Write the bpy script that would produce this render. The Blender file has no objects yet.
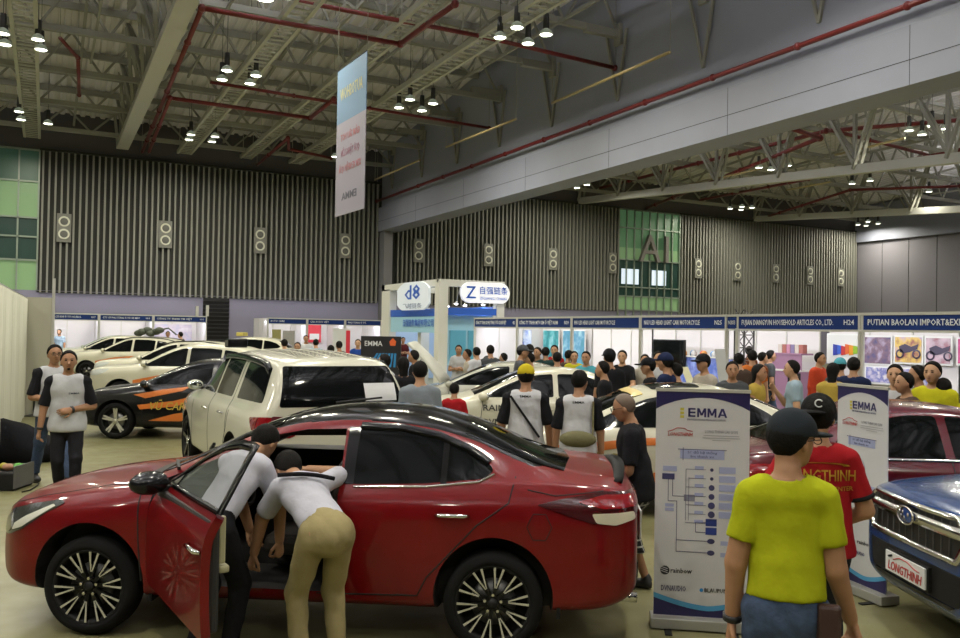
import bpy, bmesh, math, random
import numpy as np
from math import sin, cos, pi, radians, sqrt, atan2
from mathutils import Vector, Matrix
from mathutils.bvhtree import BVHTree
from mathutils.geometry import delaunay_2d_cdt

# ---------------------------------------------------------------- camera, world, exposure
SC = bpy.context.scene
COL = SC.collection
F_PX, CAM_H, YAW, PITCH, ROLL = 845.0, 2.05, radians(-27.2), radians(0.8), radians(1.0)
cam_data = bpy.data.cameras.new('camera')
cam_data.sensor_width = 36.0
cam_data.lens = F_PX / 960 * 36.0
cam_data.clip_end = 300
cam = bpy.data.objects.new('camera', cam_data)
COL.objects.link(cam)
CAM_R = Matrix.Rotation(YAW, 3, 'Z') @ Matrix.Rotation(pi / 2 + PITCH, 3, 'X') @ Matrix.Rotation(ROLL, 3, 'Z')
cam.matrix_world = Matrix.Translation((0, 0, CAM_H)) @ CAM_R.to_4x4()
SC.camera = cam
SC.view_settings.view_transform = 'Standard'
SC.view_settings.look = 'None'
SC.view_settings.gamma = 1.0
SC.view_settings.use_curve_mapping = False
SC.view_settings.exposure = -0.08
W = bpy.data.worlds.new('hall_air'); SC.world = W; W.use_nodes = True
W.node_tree.nodes['Background'].inputs[0].default_value = (0.75, 0.82, 0.78, 1)
W.node_tree.nodes['Background'].inputs[1].default_value = 0.03
LAMP_W = 64.0          # watts of each high-bay lamp
SC.cycles.max_bounces = 5
SC.cycles.diffuse_bounces = 2
SC.cycles.glossy_bounces = 3
SC.cycles.transmission_bounces = 3
SC.cycles.transparent_max_bounces = 6
SC.cycles.sample_clamp_indirect = 3.0
SC.cycles.caustics_reflective = False
SC.cycles.caustics_refractive = False
try:
    SC.cycles.use_denoising = True
    SC.cycles.use_light_tree = True
except Exception: pass

def ray(px, py):
    return CAM_R @ Vector(((px - 480) / F_PX, -(py - 319) / F_PX, -1))
def on_z(px, py, z=0.0):
    d = ray(px, py); return Vector((0, 0, CAM_H)) + d * ((z - CAM_H) / d.z)
def on_x(px, py, x):
    d = ray(px, py); return Vector((0, 0, CAM_H)) + d * (x / d.x)
def on_y(px, py, y):
    d = ray(px, py); return Vector((0, 0, CAM_H)) + d * (y / d.y)
def at_d(px, py, D):
    return Vector((0, 0, CAM_H)) + ray(px, py) * D
CW = Vector((cos(YAW), sin(YAW), 0)); CF = Vector((-sin(YAW), cos(YAW), 0))   # camera right / forward on the floor
FOOT = []       # car footprints: centre, heading, half length, half width
def cg(x, d, z=0.0):
    v = CW * x + CF * d; return Vector((v.x, v.y, z))

# ---------------------------------------------------------------- materials
_MC = {}
def mat(name, col, rough=0.6, metal=0.0, coat=0.0, emit=None, es=0.0, noise=0.0, nscale=20.0, bump=0.0, bscale=60.0, trans=0.0, spec=0.5, alpha=1.0, flake=0.0):
    if name in _MC: return _MC[name]
    m = bpy.data.materials.new(name); m.use_nodes = True
    nt = m.node_tree; b = nt.nodes['Principled BSDF']
    c = tuple(col) + (1.0,)
    b.inputs['Base Color'].default_value = c
    b.inputs['Roughness'].default_value = rough
    b.inputs['Metallic'].default_value = metal
    b.inputs['Coat Weight'].default_value = coat
    b.inputs['Coat Roughness'].default_value = 0.04
    b.inputs['Specular IOR Level'].default_value = spec
    b.inputs['Transmission Weight'].default_value = trans
    b.inputs['Alpha'].default_value = alpha
    if emit is not None:
        b.inputs['Emission Color'].default_value = tuple(emit) + (1,)
        b.inputs['Emission Strength'].default_value = es
    tc = None
    if noise > 0 or bump > 0:
        tc = nt.nodes.new('ShaderNodeTexCoord')
    if noise > 0:
        n = nt.nodes.new('ShaderNodeTexNoise'); n.inputs['Scale'].default_value = nscale; n.inputs['Detail'].default_value = 4
        nt.links.new(tc.outputs['Object'], n.inputs['Vector'])
        r = nt.nodes.new('ShaderNodeMapRange')
        r.inputs['From Min'].default_value = 0.3; r.inputs['From Max'].default_value = 0.7
        r.inputs['To Min'].default_value = 1 - noise; r.inputs['To Max'].default_value = 1 + noise
        nt.links.new(n.outputs['Fac'], r.inputs['Value'])
        h = nt.nodes.new('ShaderNodeHueSaturation'); h.inputs['Color'].default_value = c
        nt.links.new(r.outputs['Result'], h.inputs['Value'])
        nt.links.new(h.outputs['Color'], b.inputs['Base Color'])
    if bump > 0:
        n2 = nt.nodes.new('ShaderNodeTexNoise'); n2.inputs['Scale'].default_value = bscale; n2.inputs['Detail'].default_value = 3
        nt.links.new(tc.outputs['Object'], n2.inputs['Vector'])
        bp = nt.nodes.new('ShaderNodeBump'); bp.inputs['Strength'].default_value = bump; bp.inputs['Distance'].default_value = 0.02
        nt.links.new(n2.outputs['Fac'], bp.inputs['Height'])
        nt.links.new(bp.outputs['Normal'], b.inputs['Normal'])
    _MC[name] = m
    return m
def cloth(name, col):
    return mat('cloth_' + name, col, 0.9, noise=0.08, nscale=9, bump=0.6, bscale=8, spec=0.1)

# ---------------------------------------------------------------- mesh building
class MB:
    def __init__(s): s.v = []; s.f = []; s.m = []; s.sm = []; s.cur = 0; s.mats = []; s.smooth = False
    def use(s, m, smooth=None):
        if m not in s.mats: s.mats.append(m)
        s.cur = s.mats.index(m)
        if smooth is not None: s.smooth = smooth
        return s
    def add(s, vs, fs, smooth=None):
        o = len(s.v); s.v += [tuple(v) for v in vs]
        for f in fs:
            s.f.append([o + i for i in f]); s.m.append(s.cur); s.sm.append(s.smooth if smooth is None else smooth)
        return s
    def box(s, c, d, rz=0.0, M=None):
        x, y, z = d[0] / 2, d[1] / 2, d[2] / 2
        vs = [Vector((sx * x, sy * y, sz * z)) for sz in (-1, 1) for sy in (-1, 1) for sx in (-1, 1)]
        R = M if M is not None else Matrix.Rotation(rz, 3, 'Z')
        vs = [R @ v + Vector(c) for v in vs]
        return s.add(vs, [(0, 2, 3, 1), (4, 5, 7, 6), (0, 1, 5, 4), (2, 6, 7, 3), (0, 4, 6, 2), (1, 3, 7, 5)], False)
    def box2(s, a, b):
        return s.box([(a[i] + b[i]) / 2 for i in range(3)], [abs(b[i] - a[i]) for i in range(3)])
    def beam(s, a, b, w, h, up=(0, 0, 1)):
        a = Vector(a); b = Vector(b); d = (b - a); L = d.length; d.normalize()
        up = Vector(up)
        if abs(d.dot(up)) > .95: up = Vector((1, 0, 0))
        r = d.cross(up).normalized(); u = r.cross(d).normalized()
        vs = [p + r * (sx * w / 2) + u * (sz * h / 2) for p in (a, b) for sx, sz in ((-1, -1), (1, -1), (1, 1), (-1, 1))]
        return s.add(vs, [(0, 1, 2, 3), (7, 6, 5, 4), (0, 4, 5, 1), (1, 5, 6, 2), (2, 6, 7, 3), (3, 7, 4, 0)], False)
    def tube(s, pts, r, n=8, smooth=True, caps=True):
        pts = [Vector(p) for p in pts]; k = len(pts)
        rs = r if isinstance(r, (list, tuple)) else [r] * k
        vs = []; prev = None
        for i, p in enumerate(pts):
            d = (pts[min(i + 1, k - 1)] - pts[max(i - 1, 0)]).normalized()
            if prev is None:
                a = Vector((0, 0, 1)) if abs(d.z) < .9 else Vector((1, 0, 0))
                q = d.cross(a).normalized()
            else:
                q = (prev - d * prev.dot(d)).normalized()
            prev = q; w = d.cross(q)
            for j in range(n):
                t = 2 * pi * j / n
                vs.append(p + (q * cos(t) + w * sin(t)) * rs[i])
        fs = [(i * n + j, i * n + (j + 1) % n, (i + 1) * n + (j + 1) % n, (i + 1) * n + j) for i in range(k - 1) for j in range(n)]
        s.add(vs, fs, smooth)
        if caps:
            o = len(s.v) - len(vs)
            s.f.append([o + j for j in reversed(range(n))]); s.m.append(s.cur); s.sm.append(False)
            s.f.append([o + (k - 1) * n + j for j in range(n)]); s.m.append(s.cur); s.sm.append(False)
        return s
    def cyl(s, c, r, h, n=16, axis=(0, 0, 1)):
        c = Vector(c); a = Vector(axis).normalized() * h / 2
        return s.tube([c - a, c + a], r, n)
    def lathe(s, prof, n=24, c=(0, 0, 0), axis='z', smooth=True):
        vs = []; k = len(prof)
        for (r, z) in prof:
            for j in range(n):
                t = 2 * pi * j / n
                if axis == 'z': vs.append((c[0] + r * cos(t), c[1] + r * sin(t), c[2] + z))
                elif axis == 'y': vs.append((c[0] + r * cos(t), c[1] + z, c[2] + r * sin(t)))
                else: vs.append((c[0] + z, c[1] + r * cos(t), c[2] + r * sin(t)))
        fs = [(i * n + j, i * n + (j + 1) % n, (i + 1) * n + (j + 1) % n, (i + 1) * n + j) for i in range(k - 1) for j in range(n)]
        return s.add(vs, fs, smooth)
    def ell(s, c, r, n=14, m=8, M=None):
        vs = []; c = Vector(c)
        for i in range(m + 1):
            a = pi * i / m
            for j in range(n):
                t = 2 * pi * j / n
                v = Vector((r[0] * sin(a) * cos(t), r[1] * sin(a) * sin(t), r[2] * cos(a)))
                if M is not None: v = M @ v
                vs.append(c + v)
        fs = [(i * n + j, (i + 1) * n + j, (i + 1) * n + (j + 1) % n, i * n + (j + 1) % n) for i in range(m) for j in range(n)]
        return s.add(vs, fs, True)
    def prism(s, poly, axis, a, b):
        """poly 2D; extruded along axis 'x','y','z' from a to b"""
        def P(u, v, w):
            return {'x': (w, u, v), 'y': (u, w, v), 'z': (u, v, w)}[axis]
        n = len(poly)
        vs = [P(u, v, a) for u, v in poly] + [P(u, v, b) for u, v in poly]
        fs = [(i, (i + 1) % n, n + (i + 1) % n, n + i) for i in range(n)]
        fs += [tuple(reversed(range(n))), tuple(range(n, 2 * n))]
        return s.add(vs, fs, False)
    def quad(s, a, b, c, d): return s.add([a, b, c, d], [(0, 1, 2, 3)], False)
    def build(s, name, m=None, parent=None, loc=None, rz=None, bevel=0.0, fix=True):
        me = bpy.data.meshes.new(name)
        me.from_pydata(s.v, [], s.f)
        if m is not None:
            me.materials.append(m)
        else:
            for mm in s.mats: me.materials.append(mm)
            me.polygons.foreach_set('material_index', s.m)
        me.polygons.foreach_set('use_smooth', s.sm)
        if fix:
            bm = bmesh.new(); bm.from_mesh(me)
            bmesh.ops.remove_doubles(bm, verts=bm.verts, dist=1e-6)
            bmesh.ops.recalc_face_normals(bm, faces=bm.faces)
            bm.to_mesh(me); bm.free()
        me.update()
        return link(name, me, parent, loc, rz, bevel)
def link(name, me, parent=None, loc=None, rz=None, bevel=0.0):
    o = bpy.data.objects.new(name, me); COL.objects.link(o)
    if parent is not None: o.parent = parent
    if loc is not None: o.location = loc
    if rz is not None: o.rotation_euler.z = rz
    if bevel > 0:
        b = o.modifiers.new('bevel', 'BEVEL'); b.width = bevel; b.segments = 2; b.limit_method = 'ANGLE'
    return o
def tag(o, label=None, cat=None, group=None, kind=None):
    if label: o['label'] = label
    if cat: o['category'] = cat
    if group: o['group'] = group
    if kind: o['kind'] = kind
    return o
def empty(name, loc=(0, 0, 0), rz=0.0, label=None, cat=None, group=None):
    o = bpy.data.objects.new(name, None); COL.objects.link(o)
    o.location = loc; o.rotation_euler = (0, 0, rz); o.empty_display_size = 0.1
    return tag(o, label, cat, group)
_KIDS = {}
def copy_tree(o, parent=None):
    c = o.copy(); COL.objects.link(c); c.parent = parent
    for ch in [x for x in COL.objects if x.parent == o]: copy_tree(ch, c)
    return c
def structure(o): o['kind'] = 'structure'; return o

# text turned into mesh
def text_mesh(body, size, depth=0.002, width=None, bold=0.0, align='CENTER', mirror=False, res=2, shear=0.0):
    cu = bpy.data.curves.new('txt', 'FONT'); cu.body = body; cu.size = size; cu.extrude = depth / 2
    cu.offset = min(bold, size * .012); cu.align_x = align; cu.align_y = 'CENTER'; cu.resolution_u = res; cu.shear = shear
    o = bpy.data.objects.new('txt', cu); COL.objects.link(o)
    bpy.context.view_layer.update()
    dg = bpy.context.evaluated_depsgraph_get()
    me = bpy.data.meshes.new_from_object(o.evaluated_get(dg))
    bpy.data.objects.remove(o)
    xs = [v.co.x for v in me.vertices]
    if xs and width:
        k = width / max(1e-6, max(xs) - min(xs))
        for v in me.vertices: v.co.x *= k
    if mirror:
        for v in me.vertices: v.co.x *= -1
        me.flip_normals()
    return me
def text(name, body, size, m, M, parent=None, **kw):
    """M: 4x4 matrix whose local XY plane carries the writing"""
    me = text_mesh(body, size, **kw)
    me.materials.clear(); me.materials.append(m)
    me.transform(M)
    return link(name, me, parent)
def frame_M(origin, xdir, zdir=(0, 0, 1)):
    """text frame: text x along xdir, text y along zdir"""
    x = Vector(xdir).normalized(); y = Vector(zdir).normalized(); n = x.cross(y)
    M = Matrix((x, y, n)).transposed().to_4x4(); M.translation = Vector(origin)
    return M
# ---------------------------------------------------------------- bodies: distance fields meshed by surface nets
def smin(a, b, k):
    h = np.clip(0.5 + 0.5 * (b - a) / k, 0, 1)
    return b + (a - b) * h - k * h * (1 - h)
def cone(P, a, b, ra, rb, side=None, flat=1.0):
    a = np.array(a, float); b = np.array(b, float)
    ba = b - a; L2 = float(ba @ ba) + 1e-12
    Q = P - a
    t = np.clip((Q @ ba) / L2, 0, 1)
    D = Q - t[:, None] * ba
    if side is not None:
        s = np.array(side, float); s /= np.linalg.norm(s)
        comp = D @ s
        D = D + (comp * (flat - 1))[:, None] * s      # flat>1 squashes along side
    return np.sqrt((D * D).sum(1)) - (ra + (rb - ra) * t)
def ellip(P, c, r, R=None):
    Q = P - np.array(c, float)
    if R is not None: Q = Q @ R
    r = np.array(r, float)
    k0 = np.sqrt(((Q / r) ** 2).sum(1)); k1 = np.sqrt(((Q / (r * r)) ** 2).sum(1)) + 1e-9
    return k0 * (k0 - 1) / k1
def axis_coords(lo, hi, h, fine, hf):
    out = []; x = lo
    while x < hi:
        out.append(x)
        x += hf if any(a <= x <= b for a, b in fine) else h
    out.append(x); out.append(x + h)
    return np.array(out)
def surface_nets(fn, xs, ys, zs):
    nx, ny, nz = len(xs), len(ys), len(zs)
    B = 5
    X, Y, Z = np.meshgrid(xs, ys, zs, indexing='ij')
    ix, iy, iz = [np.arange(0, n, B) for n in (nx, ny, nz)]
    def mids(c, i):
        e = np.minimum(i + B - 1, len(c) - 1); return (c[i] + c[e]) / 2, (c[e] - c[i]) / 2
    (mx, rx), (my, ry), (mz, rz) = mids(xs, ix), mids(ys, iy), mids(zs, iz)
    MX, MY, MZ = np.meshgrid(mx, my, mz, indexing='ij'); RX, RY, RZ = np.meshgrid(rx, ry, rz, indexing='ij')
    bd = fn(np.stack([MX.ravel(), MY.ravel(), MZ.ravel()], 1)).reshape(MX.shape)
    near = np.abs(bd) < (np.sqrt(RX ** 2 + RY ** 2 + RZ ** 2) * 1.5 + .03)
    up = lambda a: np.repeat(np.repeat(np.repeat(a, B, 0), B, 1), B, 2)[:nx, :ny, :nz]
    V = up(bd).copy(); nm = up(near)
    V[nm] = fn(np.stack([X[nm], Y[nm], Z[nm]], 1))
    s = V < 0
    c = np.zeros((nx - 1, ny - 1, nz - 1), int)
    for dx in (0, 1):
        for dy in (0, 1):
            for dz in (0, 1):
                c += s[dx:nx - 1 + dx, dy:ny - 1 + dy, dz:nz - 1 + dz]
    act = (c > 0) & (c < 8)
    idx = -np.ones(act.shape, int); ids = np.argwhere(act); idx[act] = np.arange(len(ids))
    acc = np.zeros((len(ids), 3)); cnt = np.zeros(len(ids))
    i, j, k = ids[:, 0], ids[:, 1], ids[:, 2]
    co = [(0, 0, 0), (1, 0, 0), (0, 1, 0), (1, 1, 0), (0, 0, 1), (1, 0, 1), (0, 1, 1), (1, 1, 1)]
    G = (xs, ys, zs)
    for a in co:
        for ax in range(3):
            if a[ax]: continue
            b = list(a); b[ax] = 1
            va = V[i + a[0], j + a[1], k + a[2]]; vb = V[i + b[0], j + b[1], k + b[2]]
            m = (va < 0) != (vb < 0)
            t = np.where(m, va / np.where(m, va - vb, 1), 0)
            pa = np.stack([xs[i + a[0]], ys[j + a[1]], zs[k + a[2]]], 1)
            pb = np.stack([xs[i + b[0]], ys[j + b[1]], zs[k + b[2]]], 1)
            p = pa + (pb - pa) * t[:, None]
            acc[m] += p[m]; cnt[m] += 1
    verts = acc / np.maximum(cnt, 1)[:, None]
    faces = []
    for ax in range(3):
        sl0 = [slice(None)] * 3; sl1 = [slice(None)] * 3
        sl0[ax] = slice(0, -1); sl1[ax] = slice(1, None)
        a = s[tuple(sl0)]; b = s[tuple(sl1)]
        e = np.argwhere(a != b)
        o1, o2 = [(1, 2), (2, 0), (0, 1)][ax]
        ok = (e[:, o1] > 0) & (e[:, o2] > 0) & (e[:, o1] < V.shape[o1] - 1) & (e[:, o2] < V.shape[o2] - 1)
        e = e[ok]
        if not len(e): continue
        inside = s[e[:, 0], e[:, 1], e[:, 2]]
        d1 = np.zeros(3, int); d1[o1] = 1; d2 = np.zeros(3, int); d2[o2] = 1
        q = [idx[tuple((e - w).T)] for w in (d1 + d2, d2, d1 * 0, d1)]
        q = np.stack(q, 1)
        q[~inside] = q[~inside][:, ::-1]
        q = q[(q >= 0).all(1)]
        faces.append(q)
    faces = np.concatenate(faces) if faces else np.zeros((0, 4), int)
    return verts, faces
def np_mesh(name, verts, faces, m, smooth=True, relax=1):
    me = bpy.data.meshes.new(name)
    nv, nf = len(verts), len(faces)
    if relax and nv:
        e = np.concatenate([faces[:, [0, 1]], faces[:, [1, 2]], faces[:, [2, 3]], faces[:, [3, 0]]])
        for _ in range(relax):
            acc = np.zeros((nv, 3)); c = np.zeros(nv)
            np.add.at(acc, e[:, 0], verts[e[:, 1]]); np.add.at(c, e[:, 0], 1)
            np.add.at(acc, e[:, 1], verts[e[:, 0]]); np.add.at(c, e[:, 1], 1)
            verts = verts * .5 + .5 * acc / np.maximum(c, 1)[:, None]
    me.vertices.add(nv); me.vertices.foreach_set('co', verts.astype(np.float32).ravel())
    me.loops.add(nf * 4); me.loops.foreach_set('vertex_index', faces.astype(np.int32).ravel())
    me.polygons.add(nf); me.polygons.foreach_set('loop_start', np.arange(0, nf * 4, 4, dtype=np.int32))
    me.polygons.foreach_set('use_smooth', np.full(nf, smooth, bool))
    me.materials.append(m)
    me.update(calc_edges=True); me.validate()
    return me
# ---------------------------------------------------------------- people
SKIN = [(0.42, 0.23, 0.13), (0.36, 0.19, 0.105), (0.50, 0.29, 0.17)]
def skin_mat(i): return mat('skin_%d' % i, SKIN[i], 0.55, noise=0.06, nscale=14, spec=0.35)
M_HAIR = mat('hair_black', (0.008, 0.007, 0.006), 0.8, spec=.12, bump=0.3, bscale=120)
M_SHAVEN = mat('hair_shaven', (0.11, 0.075, 0.05), 0.6)
M_EYE = mat('eye_dark', (0.02, 0.015, 0.012), 0.2)
M_LIP = mat('lip', (0.26, 0.09, 0.07), 0.5)
M_LENS = mat('spectacle_frame', (0.02, 0.02, 0.02), 0.25)
def rot(ax, deg): return Matrix.Rotation(radians(deg), 3, ax)
def V3(*a): return Vector(a)
class Fig:
    """skeleton in units of metres, standing at origin, facing +Y"""
    def __init__(s, H=1.68, wide=1.0, lean=0, side=0, twist=0, hips=None, arms=None, feet=None, head=(0, 0), neckfwd=0.0, pelvis_z=None, knees=1.0, hand_curl=(25, 25)):
        s.H = H; s.w = wide
        s.T = rot('Z', twist) @ rot('Y', side) @ rot('X', -lean)
        pz = (pelvis_z if pelvis_z else 0.53) * H
        s.P = V3(0, 0, pz) if hips is None else V3(hips[0], hips[1], pz)
        T = s.T
        s.waist = s.P + T @ V3(0, 0, .095 * H); s.chest = s.P + T @ V3(0, .004 * H, .205 * H)
        s.neck = s.P + T @ V3(0, -.005 * H, .300 * H)
        s.sh = {q: s.P + T @ V3(q * .093 * H * wide, -.004 * H, .264 * H) for q in (-1, 1)}
        s.fwd = T @ V3(0, 1, 0)
        hy, hp = head
        s.HR = (T if lean > 25 else rot('Z', twist)) @ rot('Z', hy) @ rot('X', -hp)
        s.hc = s.neck + (T @ V3(0, .012 * H, .038 * H)) + s.HR @ V3(0, .012 * H + neckfwd, .060 * H)
        s.el = {}; s.wr = {}; s.hd = {}; s.hn = {}
        arms = arms or {}
        for q in (-1, 1):
            u, f, n = arms.get(q, ((q * .16, -.03, -1), (q * .04, .16, -1), (q * 1, 0, 0)))
            u = V3(*u).normalized(); f = V3(*f).normalized()
            s.el[q] = s.sh[q] + u * (.172 * H); s.wr[q] = s.el[q] + f * (.145 * H)
            s.hd[q] = f; nn = V3(*n); nn = (nn - f * nn.dot(f)).normalized(); s.hn[q] = nn
        s.curl = {-1: hand_curl[0], 1: hand_curl[1]}
        feet = feet or {}
        s.hip = {}; s.kn = {}; s.an = {}; s.toe = {}
        for q in (-1, 1):
            fx, fy, fyaw = feet.get(q, (q * .075, 0.0, q * -8))
            h = s.P + rot('Z', twist * .5) @ V3(q * .050 * H, 0, -.012 * H); a = V3(fx, fy, .045 * H)
            L1 = .245 * H; L2 = .245 * H; d = a - h; L = min(d.length, L1 + L2 - 1e-4)
            ca = (L1 * L1 + L * L - L2 * L2) / (2 * L1 * L); dn = d.normalized()
            kf = rot('Z', fyaw) @ V3(0, knees, 0); kf = (kf - dn * kf.dot(dn)).normalized()
            s.hip[q] = h; s.kn[q] = h + dn * (L1 * ca) + kf * (L1 * sqrt(max(0, 1 - ca * ca)))
            s.an[q] = a; s.toe[q] = rot('Z', fyaw)
    def pts(s):
        return [s.P, s.neck, s.hc + V3(0, 0, .07 * s.H), s.chest] + [x for d in (s.sh, s.el, s.wr, s.kn, s.an) for x in d.values()] + [s.wr[q] + s.hd[q] * .115 * s.H for q in (-1, 1)]
def n3(v): return (v.x, v.y, v.z)
def torso_sdf(P, s, g=0.0, k=.035):
    H = s.H; w = s.w; f = n3(s.fwd)
    d = cone(P, s.P + s.T @ V3(0, -.006 * H, -.01 * H), s.waist, .093 * H * w + g, .083 * H * w + g, f, 1.42)
    d = smin(d, cone(P, s.waist, s.chest, .083 * H * w + g, .096 * H * w + g, f, 1.5), k)
    a = s.sh[-1] * .8 + s.sh[1] * .2; b = s.sh[-1] * .2 + s.sh[1] * .8
    d = smin(d, cone(P, a, b, .046 * H + g, .046 * H + g), k)
    d = smin(d, cone(P, s.neck - s.T @ V3(0, 0, .03 * H), s.neck + s.T @ V3(0, 0, .02 * H), .052 * H + g, .03 * H + g), k * .8)
    return d
def arm_sdf(P, s, q, up=(.0305, .027), fo=(.026, .018), g=0.0, fore=True):
    H = s.H
    d = cone(P, s.sh[q], s.el[q], up[0] * H + g, up[1] * H + g)
    if fore: d = smin(d, cone(P, s.el[q], s.wr[q], fo[0] * H + g, fo[1] * H + g), .012)
    return d
def hand_sdf(P, s, q, fr=.0054):
    H = s.H; w = s.wr[q]; d = s.hd[q]; n = s.hn[q]; t = d.cross(n) * (1 if q > 0 else -1)
    # n: palm-side normal is toward -n ; t: thumb side
    f0 = w + d * .046 * H
    D = cone(P, w, w + d * .05 * H, .018 * H, .024 * H, n3(n), 1.9)
    cu = radians(s.curl[q])
    for i in range(4):
        off = (i - 1.5) * -.0118 * H
        L = (.048, .053, .050, .040)[i] * H
        base = f0 + t * (-off) * -1 if False else f0 + t * off * -1
        a = cu * (1 + .12 * i)
        d1 = d * cos(a) - n * sin(a); d2 = d * cos(a * 2.1) - n * sin(a * 2.1)
        m = base + d1 * L * .5; e = m + d2 * L * .5
        F = np.minimum(cone(P, base, m, fr * H * 1.1, fr * H), cone(P, m, e, fr * H, fr * H * .85))
        D = smin(D, F, .004)
    b = w + d * .014 * H + t * .016 * H
    m = b + (d * .6 + t * .7 - n * .35).normalized() * .028 * H; e = m + (d * .95 + t * .15 - n * .3).normalized() * .024 * H
    D = smin(D, np.minimum(cone(P, b, m, fr * 1.5 * H, fr * 1.2 * H), cone(P, m, e, fr * 1.2 * H, fr * H)), .006)
    return D
def head_sdf(P, s):
    H = s.H; R = np.array(s.HR); c = np.array(s.hc)
    Q = (P - c) @ R / H / HS                  # local head frame, unit heights
    d = ellip(Q, (0, -.006, .012), (.0455, .055, .056))
    d = smin(d, ellip(Q, (0, .012, -.018), (.037, .040, .046)), .02)       # face
    d = smin(d, ellip(Q, (0, .022, -.048), (.022, .022, .017)), .015)      # jaw, chin
    d = smin(d, cone(Q, (0, .048, .004), (0, .060, -.016), .0045, .008), .006)   # nose
    for q in (-1, 1):
        d = smin(d, ellip(Q, (q * .046, -.002, -.008), (.006, .011, .017)), .004)  # ears
        d = -smin(-d, ellip(Q, (q * .018, .058, .006), (.010, .010, .006)), .006)  # eye sockets
    d = smin(d, ellip(Q, (0, .048, -.032), (.013, .006, .0045)), .004)     # lips
    return d * H * HS
HS = .98
def body_sdf(P, s, feetshape=True):
    H = s.H
    d = torso_sdf(P, s)
    d = smin(d, cone(P, s.neck - s.T @ V3(0, 0, .01 * H), s.hc - s.HR @ V3(0, .012 * H, .03 * H), .031 * H, .030 * H), .012)
    d = smin(d, head_sdf(P, s), .010)
    for q in (-1, 1):
        d = smin(d, arm_sdf(P, s, q), .02)
        d = smin(d, hand_sdf(P, s, q), .008)
        d = smin(d, cone(P, s.hip[q], s.kn[q], .048 * H, .031 * H), .03)
        d = smin(d, cone(P, s.kn[q], s.an[q], .031 * H, .020 * H), .015)
        d = smin(d, cone(P, s.an[q] - V3(0, 0, .02 * H), s.an[q] + s.toe[q] @ V3(0, .085 * H, -.027 * H), .019 * H, .015 * H), .012)
    return d
def mesh_sdf(name, fn, pts, pad, h, m, fine=None, hf=None, parent=None, relax=1):
    A = np.array([n3(p) if isinstance(p, Vector) else p for p in pts])
    lo = A.min(0) - pad; hi = A.max(0) + pad
    fine = fine or []
    cs = []
    for ax in range(3):
        iv = [(c[ax] - r, c[ax] + r) for c, r in fine]
        cs.append(axis_coords(lo[ax], hi[ax], h, iv, hf or h))
    v, f = surface_nets(fn, *cs)
    if len(f) == 0: return None
    return link(name, np_mesh(name, v, f, m, relax=relax), parent)
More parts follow.
